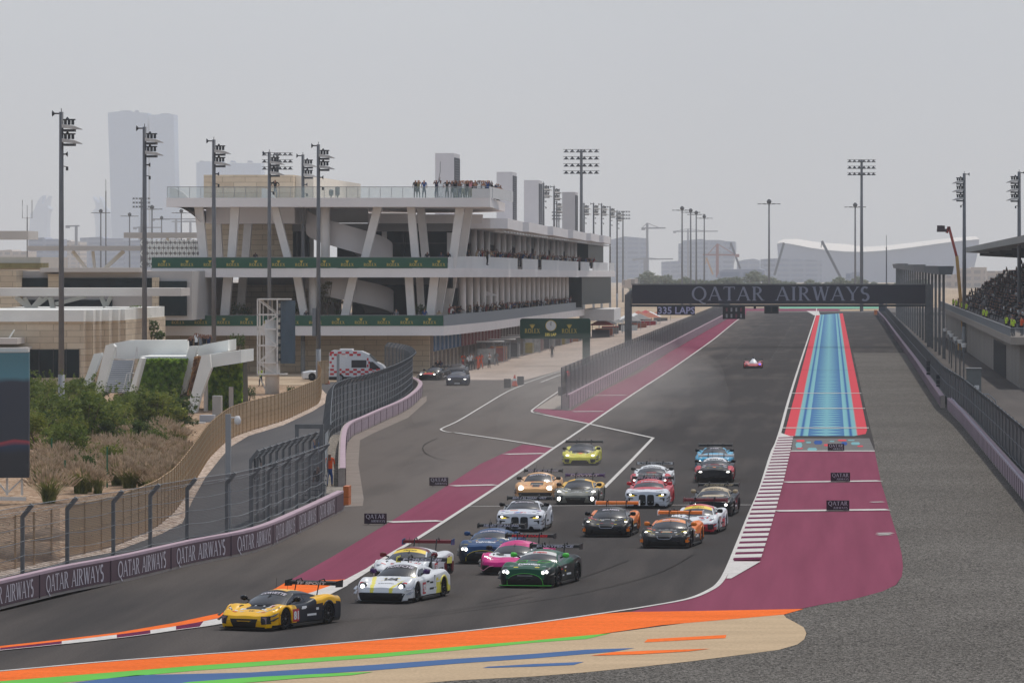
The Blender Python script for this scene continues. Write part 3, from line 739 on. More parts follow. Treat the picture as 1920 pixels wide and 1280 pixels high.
# pit wall
pw_r = [Vector((-20.45, G(1, 768).y, 0))] + [Vector((-20.4, y, 0)) for y in range(480, 960, 20)] + [Vector((-21.2, 1010, 0)), Vector((-23, 1060, 0))]
root = barrier("pit_wall", "long pit wall with pink banner panels along the left of the straight", pw_r, 1, m_bannerp, h=1.15, th=.5, panel=4.2)
fence("pit_wall_fence", "grey mesh fence on top of the pit wall facing the straight", offset_line(pw_r, .15), 1.9, 1, 6.0, bent=False, z0=1.0, wires=(.4, 1.9), mesh=mesh_mat("pit_mesh", (92, 88, 90), .05, .3, extra=.4), post=.07)
fence("pit_wall_fence", "taller grey mesh screen on the pit lane side of the pit wall", offset_line(pw_r, .55), 3.3, 1, 6.0, bent=False, z0=0, wires=(1.1, 2.2, 3.3), mesh=mesh_mat("pit_mesh_dense", (78, 77, 80), .05, .3, extra=.55), post=.08)
# traffic light at pit exit
t = thing("pit_exit_light", "pit exit signal lamp glowing red at the near end of the pit wall", "traffic light", (-20.9, 412, 0))
mb = MB(); p = P(1064, 702, 412); mb.tube([(p.x, 412, 0), (p.x, 412, p.z)], .07, seg=8); part("pole", mb, m_dsteel, t)
mb = MB(); mb.boxc((p.x, 412, p.z-.15), (.5, .25, 1.0)); mb.boxc((p.x-.35, 412, p.z-1.6), (.9, .3, 1.1)); part("housing", mb, M("black_housing", (40, 38, 40), .5, 0), t)
mb = MB(); mb.tube([(p.x+.05, 411.8, p.z+.1), (p.x+.05, 411.84, p.z+.1)], .2, seg=14); part("lamp", mb, M("red_lamp", (255, 60, 60), .4, 0, emis=2.5), t)
# right barrier
rb = [G(1, 1).copy()]*0
RB = [(9.35, 205), (9.3, 240), (9.25, 285), (9.2, 340), (9.0, 372)]
def pl(pts): return [Vector((x, y, 0)) for x, y in pts]
barrier("banner_barrier", "near right pink bannered barrier at the edge of the gravel trap", pl(RB[::-1]), 1, m_bannerp, h=.95, panel=2.4)
barrier("banner_barrier", "far right pink bannered barrier running away under the gantry", pl([(9.6, 1000), (9.7, 880), (9.3, 700), (9.0, 520), (8.75, 440), (8.6, 378)]), 1, m_bannerp, h=.95, panel=2.6)
mb = MB(); mb.tube([(9.25, y, 1.02+.04*math.sin(y*2.1)) for y in range(208, 372, 1)], .07, seg=5); tag(mb.build("fence_cable_roll", M("pale_roll", (178, 166, 176), .7, .15, 5)), "pale bundled cloth roll lying along the top of the near right barrier", "banner roll")
fr_ = pl([(9.9, 1000), (9.95, 880), (9.6, 700), (9.35, 520), (9.2, 440), (9.1, 378), (9.6, 340), (9.8, 285), (9.9, 240), (9.95, 200)])
fence("catch_fence", "long dark mesh catch fence behind the right hand barrier", fr_, 3.3, -1, 5.0, bend=.3, mesh=mesh_mat("right_catch_mesh", (56, 58, 61), .05, .35, extra=.86), wires=(1, 2, 3))
# dark brake marker boards on right fence
for i, (px, py, w_, h_) in enumerate(((1743, 692, 12, 32), (1762, 716, 13, 28), (1790, 736, 16, 40))):
    Yb = F*H/(py+30-VY); p = P(px, py, Yb)
    t = thing("marker_board", ("small dark segmented board on the right fence farthest from the corner", "middle dark segmented board on the right fence", "largest and nearest dark segmented board on the right fence")[i], "board", (p.x, Yb, 0))
    mb = MB(); hw = w_/2*Yb/F; hh = h_/2*Yb/F
    for k in range(3): mb.box((p.x-hw, Yb-.1, p.z-hh+k*hh*2/3+.04), (p.x+hw, Yb, p.z-hh+(k+1)*hh*2/3-.02))
    part("panel", mb, M("board_dark", (40, 46, 54), .4, .1, 2), t)
    mb = MB(); mb.bar((p.x, Yb+.05, 0), (p.x, Yb+.05, p.z), .1, .1); part("post", mb, m_steel, t)
# QATAR AIRWAYS boards
m_bdark = M("board_plum", (52, 28, 44), .5, .06, 2)
def board(px0, py0, px1, py1, lab):
    a = G((px0+px1)/2, py1+.5); Y = a.y; w_ = (px1-px0)*Y/F; h_ = (py1-py0)*Y/F
    t = thing("sponsor_board", lab, "board", (a.x, Y, 0), 0)
    mb = MB(); mb.box((a.x-w_/2, Y-.03, .05), (a.x+w_/2, Y+.06, h_)); part("panel", mb, m_bdark, t)
    mb = MB(); pl_, ww = serif("QATAR", h_*.36, wid=w_*.84, K=.17, T=.1); flat_polys(mb, pl_, (a.x-w_*.42, Y-.03, .05+h_*.46), (1, 0, 0), (0, 0, 1), off=.006)
    pl_, ww = serif("AIRWAYS", h_*.2, wid=w_*.62, K=.17, T=.1); flat_polys(mb, pl_, (a.x-w_*.20, Y-.03, .05+h_*.14), (1, 0, 0), (0, 0, 1), off=.006)
    part("lettering", mb, m_letter, t)
    mb = MB()
    for sx in (-.35, .35): mb.bar((a.x+sx*w_, Y+.08, .3), (a.x+sx*w_, Y+.45, 0), .04, .04)
    part("prop", mb, m_dsteel, t)
board(683, 961.5, 725, 983, "plum board reading QATAR AIRWAYS, the nearer of two at the left of the maroon strip")
board(805, 894, 840.5, 911.5, "plum board reading QATAR AIRWAYS, the farther of two at the left of the maroon strip")
board(1549.5, 937, 1592.5, 958, "nearest plum QATAR AIRWAYS board on the right maroon run-off")
board(1557.5, 885, 1594, 903.5, "middle plum QATAR AIRWAYS board on the right maroon run-off")
board(1552, 831, 1583, 845.5, "farthest plum QATAR AIRWAYS board at the end of the blue patterned strip")
# ---------------- pit building
m_slab = M("white_render", (240, 231, 226), .75, .04, .3)
m_wht = M("white_wall", (226, 222, 218), .75, .05, .5)
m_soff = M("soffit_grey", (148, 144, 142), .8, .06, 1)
m_glass = M("dark_glass", (24, 38, 42), .35, .35, .5, spec=.05)
m_rail = M("rail_steel", (150, 152, 154), .4, .05, 2, metal=.5)
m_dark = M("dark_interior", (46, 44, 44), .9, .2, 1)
def stone_mat(name, c0, c1, bw=2.4, rh=.55):
    m = bpy.data.materials.new(name); m.use_nodes = True
    n = m.node_tree.nodes; l = m.node_tree.links; b = n['Principled BSDF']; b.inputs['Roughness'].default_value = .85
    tc = n.new("ShaderNodeTexCoord"); sp = n.new("ShaderNodeSeparateXYZ"); l.new(tc.outputs['Object'], sp.inputs[0])
    ad = n.new("ShaderNodeMath"); ad.operation = 'ADD'; l.new(sp.outputs[0], ad.inputs[0]); l.new(sp.outputs[1], ad.inputs[1])
    cb = n.new("ShaderNodeCombineXYZ"); l.new(ad.outputs[0], cb.inputs[0]); l.new(sp.outputs[2], cb.inputs[1])
    br = n.new("ShaderNodeTexBrick"); br.inputs['Scale'].default_value = 1; br.inputs['Brick Width'].default_value = bw; br.inputs['Row Height'].default_value = rh
    br.inputs['Mortar Size'].default_value = .022; br.inputs['Mortar'].default_value = lin((158, 140, 118))
    br.inputs['Color1'].default_value = lin(c0); br.inputs['Color2'].default_value = lin(c1)
    l.new(cb.outputs[0], br.inputs['Vector'])
    ns = n.new("ShaderNodeTexNoise"); ns.inputs['Scale'].default_value = 1.5; ns.inputs['Detail'].default_value = 5; l.new(tc.outputs['Object'], ns.inputs['Vector'])
    mr = n.new("ShaderNodeMapRange"); mr.inputs[3].default_value = .85; mr.inputs[4].default_value = 1.12; l.new(ns.outputs[0], mr.inputs[0])
    vm = n.new("ShaderNodeVectorMath"); vm.operation = 'SCALE'; l.new(br.outputs[0], vm.inputs[0]); l.new(mr.outputs[0], vm.inputs['Scale']); l.new(vm.outputs[0], b.inputs['Base Color'])
    return m
m_stone = stone_mat("sandstone_blocks", (216, 198, 172), (198, 178, 152))
def glass_rail_mat():
    m = bpy.data.materials.new("rail_glass"); m.use_nodes = True
    b = m.node_tree.nodes['Principled BSDF']; b.inputs['Base Color'].default_value = lin((190, 208, 206)); b.inputs['Roughness'].default_value = .1; b.inputs['Alpha'].default_value = .22
    return m
m_rglass = glass_rail_mat()
m_bgreen = M("green_banner", (38, 88, 66), .6, .10, .4)
m_gold = M("gold_lettering", (204, 178, 84), .6, .05, 1)
YF = 492.0; PP = F/YF
def X_(px, Y=YF): return (px-VX)*Y/F
def Z_(py, Y=YF): return H-(py-VY)*Y/F
def zt(z): return lambda x, y: z+drop(y)
PB = thing("pit_building", "long white pit building with slanted columns, roof terrace and green banners left of the straight", "building", (X_(560), 500, 0))
def seg(Ys, f):
    return [f(y) for y in Ys]
# slabs: front edge at YF, long track side runs back at true level
def slab(name, x0, x1, z0, z1, side_pts, mat, y0=YF, yb=None, top=None):
    """plan: front from x0 to x1, then along side_pts (x, y) to the back, closed on the left at x0"""
    mb = MB(); poly = [(x0, y0), (x1, y0)] + side_pts + [(x0+4, side_pts[-1][1])]
    # subdivide for drop
    mb.prism(poly, lambda x, y: z0+(drop(y) if y > 500 else 0), lambda x, y: z1+(drop(y) if y > 500 else 0), mat, top)
    return part(name, mb, None, PB)
zz = {k: Z_(v) for k, v in dict(r0=388, r1=371, s20=520, s21=503, b2=482, s10=629, s11=611, b1=590.5).items()}
# ground floor
mb = MB(); mb.prism([(X_(283), 500), (X_(805, 500), 500), (X_(805, 500), 540), (X_(283), 540)], -1.5, zz['s10']); part("wall", mb, m_stone, PB)
# level 1 slab
s1 = [(-39.0, 500), (-38.3, 540), (-38.2, 600), (-38.2, 690), (-38.2, 742), (-46, 742)]
slab("floor_slab", X_(280), X_(832), zz['s10'], zz['s11'], s1, m_slab, top=M("terrace_floor", (180, 172, 164), .8, .06, 1))
s2 = [(-37.6, 500), (-36.6, 520), (-36.5, 600), (-36.3, 700), (-34.6, 768), (-46, 768)]
slab("floor_slab", X_(284), X_(843), zz['s20'], zz['s21'], s2, m_slab)
slab("roof_slab", X_(312), X_(919), zz['r0'], zz['r1'], [(-35.9, 528), (-41, 540)], m_slab)
# green banners on the front
def crown_word(mb, x, y, zc, cap, wid, nrm_off=.01):
    pl_, w_ = serif("ROLEX", cap, wid=wid, K=.19, T=.12); flat_polys(mb, pl_, (x-wid/2, y, zc-cap*.95), (1, 0, 0), (0, 0, 1), off=nrm_off)
    flat_polys(mb, crown(cap*1.15), (x, y, zc+cap*.25), (1, 0, 0), (0, 0, 1), off=nrm_off)
for x0, x1, z0, z1, first, nb, step in ((284.5, 839, zz['s21']+.02, zz['b2'], 308, 13, 42.9), (281, 831, zz['s11']+.02, zz['b1'], 291, 13, 42.9)):
    mb = MB(); mb.box((X_(x0), YF-.06, z0), (X_(x1), YF+.06, z1-.05)); b_ = part("banner", mb, m_bgreen, PB)
    mb = MB(); mb.box((X_(x0)-.05, YF-.08, z1-.05), (X_(x1)+.05, YF+.08, z1)); part("handrail", mb, m_rail, PB)
    mb = MB()
    for k in range(nb):
        px = first+k*step
        if px+14 < x1: crown_word(mb, X_(px), YF-.06, (z0+z1)/2-.08, .30, 1.3)
    o = part("lettering", mb, m_gold, PB)
# white parapet along the track side, level 2, with gaps
def strip_wall(mb, pts, z0, z1, th, mat):
    pts = [Vector((x, y, 0)) for x, y in pts]; bk = offset_line(pts, th)
    for i in range(len(pts)-1):
        a, b, c, d = pts[i], pts[i+1], bk[i+1], bk[i]
        v = [(a.x, a.y, z0+drop(a.y)), (b.x, b.y, z0+drop(b.y)), (c.x, c.y, z0+drop(c.y)), (d.x, d.y, z0+drop(d.y)), (a.x, a.y, z1+drop(a.y)), (b.x, b.y, z1+drop(b.y)), (c.x, c.y, z1+drop(c.y)), (d.x, d.y, z1+drop(d.y))]
        mb.add(v, [(0, 3, 2, 1), (4, 5, 6, 7), (0, 1, 5, 4), (1, 2, 6, 5), (2, 3, 7, 6), (3, 0, 4, 7)], mat)
def side_x(pts, Y):
    for (x0, y0), (x1, y1) in zip(pts, pts[1:]):
        if y0 <= Y <= y1: return x0+(x1-x0)*(Y-y0)/(y1-y0)
    return pts[-2][0]
mb = MB()
for a, b in ((501, 560), (569, 598), (606, 690), (697, 714), (722, 752), (757, 767)):
    ys_ = [a, (a+b)/2, b]; strip_wall(mb, [(side_x(s2, y)-.06, y) for y in ys_], zz['s21'], zz['b2']+.12, .12, m_wht)
mb.add([(X_(840), YF-.02, zz['s21']), (X_(840), YF-.02, zz['b2']), (side_x(s2, 501), 501, zz['b2']+.1), (side_x(s2, 501), 501, zz['s21'])], [(0, 1, 2, 3)], m_wht)
part("parapet", mb, None, PB)
# level 1 metal rail on the track side
rows = [[(side_x(s1, y)-.05, y, zz['s11']+drop(y)), (side_x(s1, y)-.05, y, zz['b1']+.05+drop(y))] for y in range(500, 742, 6)]
rows = [[(X_(832), YF, zz['s11']), (X_(832), YF, zz['b1'])]] + rows
uvgrid(rows, "railing", mesh_mat("rail_bars", (136, 140, 144), .12, .35, 100, extra=.5), PB)
# inner structure: round columns in threes behind both balconies
def col_row(x, ys_, z0, z1, r, mat):
    mb = MB()
    for y in ys_:
        d = drop(y); mb.tube([(x, y, z0+d), (x, y, z1+d)], r, seg=10)
    return mb
m_colr = M("column_white", (230, 223, 217), .8, .05, 1)
for k in range(23): part("column", col_row(-39.4, [512+k*10], zz['s11'], zz['s20'], .42, None), m_colr, PB, True)
for k in range(6):
    for j in range(3):
        y = 522+k*37+j*10
        if y < 742: part("column", col_row(-38.9, [y], zz['s21'], 15.0, .36, None), m_colr, PB, True)
# recessed walls behind columns
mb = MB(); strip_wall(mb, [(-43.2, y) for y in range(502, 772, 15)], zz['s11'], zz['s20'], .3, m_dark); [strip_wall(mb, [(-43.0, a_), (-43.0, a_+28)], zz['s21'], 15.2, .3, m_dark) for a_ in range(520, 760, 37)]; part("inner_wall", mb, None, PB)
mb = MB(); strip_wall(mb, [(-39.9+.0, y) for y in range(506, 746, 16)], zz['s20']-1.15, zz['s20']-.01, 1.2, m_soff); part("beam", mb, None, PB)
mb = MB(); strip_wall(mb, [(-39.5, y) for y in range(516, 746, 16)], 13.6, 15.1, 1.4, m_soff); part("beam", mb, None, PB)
# glazed far block
mb = MB(); strip_wall(mb, [(-38.0, 744), (-36.4, 766)], zz['s21']+1.1, 14.9, .3, m_glass); strip_wall(mb, [(-37.6, 720), (-35.2, 766)], zz['s11']+.8, zz['s20'], .3, m_glass)
mb.box((-46, 742, 9.9), (-37.6, 742.4, 14.2), m_glass); mb.box((-46, 719, 4.5), (-37.4, 719.4, 9.0), m_glass)
part("glazing", mb, None, PB)
mb = MB(); mb.prism([(-38.2, 742), (-33.6, 742), (-33.6, 765), (-38.2, 765)], 2.2, 4.0); part("end_block", mb, m_wht, PB)
# zigzag upper roof over the garages
pts = [(-44, 512)]; Y = 512
bays = [512, 548, 596, 642, 690, 728, 766]
poly = [(-48, 508)]
for i in range(len(bays)-1):
    a, b = bays[i], bays[i+1]
    poly += [(-36.4, a), (-34.7, a+2.5), (-35.2, b-1.0)]
poly += [(-48, 766)]
mb = MB(); mb.prism(poly, zt(15.05), zt(16.15), m_slab); part("roof_slab", mb, None, PB)
mb = MB()
for a, b in zip(bays, bays[1:]):
    for k in range(int((b-a)/5)):
        y = a+4+k*5; d = drop(y); mb.boxc((-35.6, y, 14.75+d), (1.1, 2.2, .12)); mb.bar((-36.2, y, 15.0+d), (-36.2, y, 14.7+d), .08, .08)
part("light_fitting", mb, M("pale_fitting", (212, 212, 210), .4, .1, 2), PB)
# roof shafts
for i, (Y, x1) in enumerate(((548, -43.1), (647, -43), (703, -42.9), (803, -42.9))):
    t = thing("ventilation_shaft", ("nearest and tallest looking white roof shaft beside the crowd on the terrace", "second white roof shaft from the terrace", "third white roof shaft from the terrace", "farthest white roof shaft on the pit building")[i], "shaft", (x1, Y, 12), group="white shafts on the pit building roof")
    d = drop(Y); mb = MB(); mb.box((x1-2.15, Y, 10), (x1, Y+8.6, 24+d)); part("casing", mb, M("shaft_white", (206, 202, 202), .7, .03, 1), t)
    mb = MB(); mb.box((x1, Y+.5, 16.3+d), (x1+.06, Y+8.2, 23.5+d), M("shaft_dark", (52, 56, 66), .6, .1, 1))
    for k in range(24): mb.box((x1+.06, Y+.6, 16.6+d+k*.285), (x1+.085, Y+8.1, 16.66+d+k*.285), M("louvre", (70, 74, 84), .4, .1, 2))
    part("louvre_panel", mb, None, t)
# terrace room and rails
mb = MB(); mb.box((X_(382, 506), 506, zz['r1']), (X_(550, 506), 560, Z_(328, 506))); part("roof_room", mb, m_stone, PB)
mb = MB(); mb.box((X_(550, 506)+.02, 508, zz['r1']), (X_(550, 506)+1.9, 559, Z_(330, 506)), M("pale_side", (222, 212, 196), .8, .05, 1)); part("roof_room_side", mb, None, PB)
mb = MB(); mb.box((X_(313), YF+.05, zz['r1']), (X_(885), YF+.08, zz['r1']+1.1)); part("glass_balustrade", mb, m_rglass, PB)
mb = MB()
mb.box((X_(313), YF, zz['r1']+1.1), (X_(917), YF+.09, zz['r1']+1.15))
for k in range(30): x = X_(313)+k*1.15; mb.box((x, YF+.02, zz['r1']), (x+.04, YF+.06, zz['r1']+1.1))
part("handrail", mb, m_rail, PB)
mb = MB(); mb.box((X_(917), YF, zz['r1']), (X_(917)+.08, 528, zz['r1']+1.15)); mb.box((X_(885), YF-.03, zz['r1']), (X_(917), YF+.03, zz['r1']+.95)); part("white_screen", mb, m_wht, PB)
# curved shell at the left end of the roof
def shell(x0, x1, y0, y1, zt_, zb_, pw=2.0, n=12):
    rows = []
    for k in range(n+1):
        t_ = k/n; rows.append([(x0+(x1-x0)*t_, y0, zt_-(zt_-zb_)*(t_**pw)), (x0+(x1-x0)*t_, y1, zt_-(zt_-zb_)*(t_**pw))])
    return rows
mb = MB(); r_ = shell(X_(328), X_(372), YF+1.5, YF+30, zz['r0']-.01, Z_(416), 1.6); mb.grid(r_)
part("curved_soffit", mb, m_slab, PB)
mb = MB(); mb.box((X_(372), YF+6, Z_(418)), (X_(540), YF+30, zz['r0']-.02)); part("ceiling_box", mb, m_slab, PB)
# small curved fins on the roof, left end and middle
for px, w_ in ((315, 36), (488, 26)):
    mb = MB(); pts_ = []
    for k in range(9): t_ = k/8; pts_.append((X_(px+w_*t_), zz['r1']+1.02*(1-t_**2.2)))
    poly3 = [(pts_[0][0], zz['r1'])] + pts_ + [(pts_[-1][0], zz['r1'])]
    mb.add([(x, YF+1.2, z) for x, z in poly3]+[(x, YF+1.6, z) for x, z in poly3], [tuple(range(len(poly3))), tuple(range(2*len(poly3)-1, len(poly3)-1, -1))]+[(i, i+1, i+1+len(poly3), i+len(poly3)) for i in range(len(poly3)-1)], m_wht)
    part("roof_fin", mb, None, PB)
# slanted columns
m_col = M("column_white", (230, 223, 217))
def vcol(pt, yt, pb_, yb, w_, Y, dep=.9):
    mb = MB(); xt = X_(pt, Y); xb = X_(pb_, Y); z1 = Z_(yt, Y); z0 = Z_(yb, Y); hw = w_/2*Y/F
    v = []
    for y in (Y, Y+dep): v += [(xb-hw, y, z0), (xb+hw, y, z0), (xt+hw*1.05, y, z1), (xt-hw*1.05, y, z1)]
    mb.add(v, [(0, 1, 2, 3), (7, 6, 5, 4), (0, 4, 5, 1), (1, 5, 6, 2), (2, 6, 7, 3), (3, 7, 4, 0)])
    part("slanted_column", mb, m_col, PB)
for a in ((372, 388, 383, 503, 15, 494), (405, 388, 412, 503, 13, 502), (440.6, 388, 432, 503, 15, 494), (466, 400, 458, 503, 14, 501), (514, 388, 544, 503, 14, 494), (708, 388, 679, 503, 15, 494), (770, 388, 780, 503, 14, 494), (788, 388, 799, 503, 14, 500), (862, 390, 846, 503, 15, 494), (879, 390, 862, 503, 14, 500),
          (357, 520, 366, 611, 14, 494), (390, 520, 390, 611, 15, 500), (427, 520, 419, 611, 16, 494), (455, 520, 448, 611, 14, 500), (557, 520, 573, 611, 14, 494), (662, 520, 642, 611, 15, 494), (766, 520, 772, 611, 14, 494), (786, 520, 791, 611, 12, 500), (814, 520, 804, 611, 15, 494), (832, 520, 817, 611, 14, 500), (849, 520, 832, 611, 14, 506)):
    vcol(*a)
for px, y0, y1 in ((609, 388, 503), (586, 520, 611)):
    mb = MB(); mb.tube([(X_(px, 495), 495.5, Z_(y1, 495)), (X_(px, 495), 495.5, Z_(y0, 495))], .47, seg=14); part("round_column", mb, m_col, PB, True)
# rooms behind the front: stone, lintel, dark glass
YB = 508
def wallb(n_, a, b, c, d, m, Y=YB, th=.3):
    mb = MB(); mb.box((X_(a, Y), Y, Z_(d, Y)), (X_(b, Y), Y+th, Z_(c, Y)), m); return part(n_, mb, None, PB)
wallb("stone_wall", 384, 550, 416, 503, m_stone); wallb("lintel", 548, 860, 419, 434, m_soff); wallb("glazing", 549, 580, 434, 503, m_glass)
wallb("glazing", 632, 850, 434, 503, m_glass, YB+4); wallb("white_wall", 690, 770, 400, 419, m_slab, YB-4); wallb("white_wall", 770, 905, 402, 419, m_slab, YB-3); wallb("white_wall", 524, 690, 388, 418, m_wht, YB+2)
wallb("stone_wall", 395, 548, 530, 611, m_stone); wallb("stone_wall", 530, 600, 530, 611, m_stone, YB+1.5); wallb("lintel", 455, 845, 520, 534, m_soff); wallb("glazing", 660, 850, 534, 611, m_glass, YB+3)
wallb("glazing", 290, 350, 530, 600, m_glass, YB+6); wallb("white_wall", 284, 400, 524, 534, m_slab, YB+5); wallb("glazing", 405, 425, 540, 611, m_dark, YB-1)
wallb("white_wall", 600, 640, 545, 611, m_wht, YB+5); wallb("mullion", 555, 558, 434, 503, m_dsteel, YB-.4); wallb("mullion", 756, 758, 434, 503, m_dsteel, YB+3.5); wallb("mullion", 700, 850, 455, 457, m_dsteel, YB+3.4)
wallb("round_pier", 716, 725, 434, 503, m_col, YB+1); wallb("round_pier", 578, 588, 440, 503, m_col, YB+1); wallb("round_pier", 838, 850, 436, 503, m_col, YB+1)
# helical ramp walls
def ramp(zc_l, zc_r, band, cx, rx, ry, cy, a0=170, a1=372):
    mb = MB(); rows = []; n = 36
    for k in range(n+1):
        t_ = k/n; a = R(a0+(a1-a0)*t_); z = zc_l+(zc_r-zc_l)*t_
        x = cx+rx*math.cos(a); y = cy+ry*math.sin(a)
        x2 = cx+(rx-.2)*math.cos(a); y2 = cy+(ry-.2)*math.sin(a)
        rows.append([(x, y, z), (x, y, z+band), (x2, y2, z+band), (x2, y2, z-.0)])
    mb.grid(rows); o = part("ramp_wall", mb, M("ramp_white", (212, 204, 200), .75, .03, .5), PB, True)
    mb = MB(); rows = []
    for k in range(n+1):
        t_ = k/n; a = R(a0+(a1-a0)*t_); z = zc_l+(zc_r-zc_l)*t_+.25
        rows.append([(cx+(rx-.1)*math.cos(a), cy+(ry-.1)*math.sin(a), z), (cx+(rx-3)*math.cos(a), cy+(ry-3)*math.sin(a), z)])
    mb.grid(rows); part("ramp_floor", mb, m_soff, PB)
ramp(Z_(428), Z_(508), 2.55, X_(655, 501), 4.5, 4.8, 501)
ramp(Z_(538), Z_(594), 2.4, X_(655, 501), 4.6, 4.8, 501, 185, 372)
# clutter: speakers on the roof, seats and equipment
for k, (px, w_) in enumerate(((617, 8), (629, 9))):
    t = thing("roof_speaker", ("left grey round speaker on the roof terrace", "right taller grey speaker on the roof terrace")[k], "speaker", (X_(px), YF+2, zz['r1']), group="round speakers on the terrace")
    hh = .7+.3*k; mb = MB(); mb.tube([(X_(px), YF+2, zz['r1']+.2), (X_(px), YF+2, zz['r1']+.35), (X_(px), YF+2, zz['r1']+.1+hh), (X_(px), YF+2, zz['r1']+.2+hh)], [.1, .24, .24, .1], seg=10); part("cabinet", mb, M("speaker_grey", (120, 118, 114), .6, .2, 8), t)
    mb = MB(); mb.tube([(X_(px), YF+2, zz['r1']), (X_(px), YF+2, zz['r1']+.3)], .05, seg=6); part("stand", mb, m_dsteel, t)
# garages
cols_g = [(58, 110, 150), (60, 112, 152), (52, 90, 130), (150, 60, 66), (160, 70, 70), (120, 90, 110), (90, 70, 90)]
mb = MB(); y = 501.0; i = 0
gw = MB(); pan = MB(); gp = MB()
m_gpan = [M("blue_garage_panel", (56, 104, 148), .5, .25, .8, stretch=(1, 1, 2)), M("red_garage_panel", (150, 74, 78), .5, .2, 1), M("grey_garage_panel", (120, 112, 110), .6, .2, 1)]
while y < 742:
    d = drop(y)*1.0; wbay = 5.4
    gp = MB(); gp.box((-42.35, y, -1.2), (-41.6, y+.7, 3.88+d), m_conc); part("garage_pier", gp, None, PB)
    m = m_gpan[0] if y < 536 else (m_gpan[1] if y < 600 else m_gpan[2])
    pan.box((-41.75, y+.75, 2.1+d), (-41.55, y+wbay-.1, 3.7+d), m)
    pan.box((-41.76, y+wbay*.5+.1, 2.05+d), (-41.5, y+wbay*.5+.25, 3.72+d), m_wht)
    y += wbay
part("garage_sign_band", pan, None, PB)
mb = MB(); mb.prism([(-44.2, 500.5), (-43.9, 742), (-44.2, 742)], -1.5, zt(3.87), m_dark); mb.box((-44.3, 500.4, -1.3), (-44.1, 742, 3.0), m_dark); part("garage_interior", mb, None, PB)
# clutter along the garages: equipment stands, pit gantries, people later
random.seed(11)
cl = [(190, 188, 184), (150, 60, 50), (196, 120, 60), (90, 92, 96), (60, 60, 64), (200, 196, 190), (120, 110, 104), (170, 150, 60)]
for k in range(20):
    y = 540+k*9.5; d = min(0, drop(y)); c = cl[k % 8]
    t = thing("pit_stand", "pit equipment stand with poles and hanging gear in the row outside the garages", "equipment", (-38.6, y, d), group="pit equipment stands outside the garages")
    mb = MB(); x = -38.9+random.uniform(-.4, .5)
    mb.box((x-.9, y, d+.25), (x+.9, y+2.2, d+1.5+random.uniform(0, .5))); part("cabinet", mb, M("gear_%d" % (k % 8), c, .5, .25, 2), t)
    for yy in (y-.05, y+2.25):
        mb = MB()
        for sx in (-.95, .95): mb.bar((x+sx, yy, d), (x+sx, yy, d+2.5), .07, .07)
        mb.bar((x-1, yy, d+2.5), (x+1.6, yy, d+2.5), .08, .08); part("frame", mb, m_rail, t)
    if k % 2 == 0:
        mb = MB(); mb.box((x-1.1, y-.2, d+2.56), (x+1.9, y+3.0, d+2.66)); part("canopy", mb, M("pale_canopy", (226, 224, 220), .3, .05, 2), t)
tc_ = [("red", (176, 56, 60)), ("white", (222, 220, 214)), ("dark", (60, 60, 66)), ("orange", (170, 96, 70)), ("grey", (130, 126, 122))]
for k in range(13):
    y = 748+k*17; d = drop(y)*.9; nm, c = tc_[(k*2+k//3) % 5]; x = -35.5+random.uniform(-1.5, 2.0)
    t = thing("pit_tent", "small %s topped team tent in the row beyond the far end of the garages" % nm, "tent", (x, y, d), group="team tents beyond the garages")
    mb = MB(); mb.add([(x-2, y, d+2.2), (x+2, y, d+2.2), (x+2, y+4, d+2.2), (x-2, y+4, d+2.2), (x, y+2, d+3.2)], [(0, 1, 4), (1, 2, 4), (2, 3, 4), (3, 0, 4)]); part("canopy", mb, M("tent_"+nm, c, .7, .1, 1), t)
    mb = MB(); mb.box((x-1.5, y+1, d), (x+1.2, y+3, d+1.5)); part("counter", mb, M("tent_"+tc_[(k+2) % 5][0], tc_[(k+2) % 5][1], .7, .1, 1), t)
    for sx in (-1.9, 1.9): mb = MB(); mb.bar((x+sx, y+.1, d), (x+sx, y+.1, d+2.25), .08, .08); part("post", mb, m_rail, t)
# patio umbrella on level 1
t = thing("parasol", "white open parasol over the middle balcony crowd", "parasol", (X_(910, 560), 560, zz['s11']+drop(560)))
mb = MB(); c = P(912, 553, 545); mb.tube([(c.x, c.y, c.z-1.0), (c.x, c.y, c.z+.1), (c.x, c.y, c.z+.2)], [.0, 0.02, .02], seg=4)
n = 10; v = [(c.x, c.y, c.z+.45)]+[(c.x+1.35*math.cos(2*math.pi*k/n), c.y+1.35*math.sin(2*math.pi*k/n), c.z-.08) for k in range(n)]
mb.add(v, [(0, 1+k, 1+(k+1) % n) for k in range(n)]); part("canopy", mb, m_wht, t)
mb = MB(); mb.tube([(c.x, c.y, c.z-2.6), (c.x, c.y, c.z+.4)], .04, seg=6); part("pole", mb, m_dsteel, t)
# far sun shade and camera post at the building end
mb = MB()
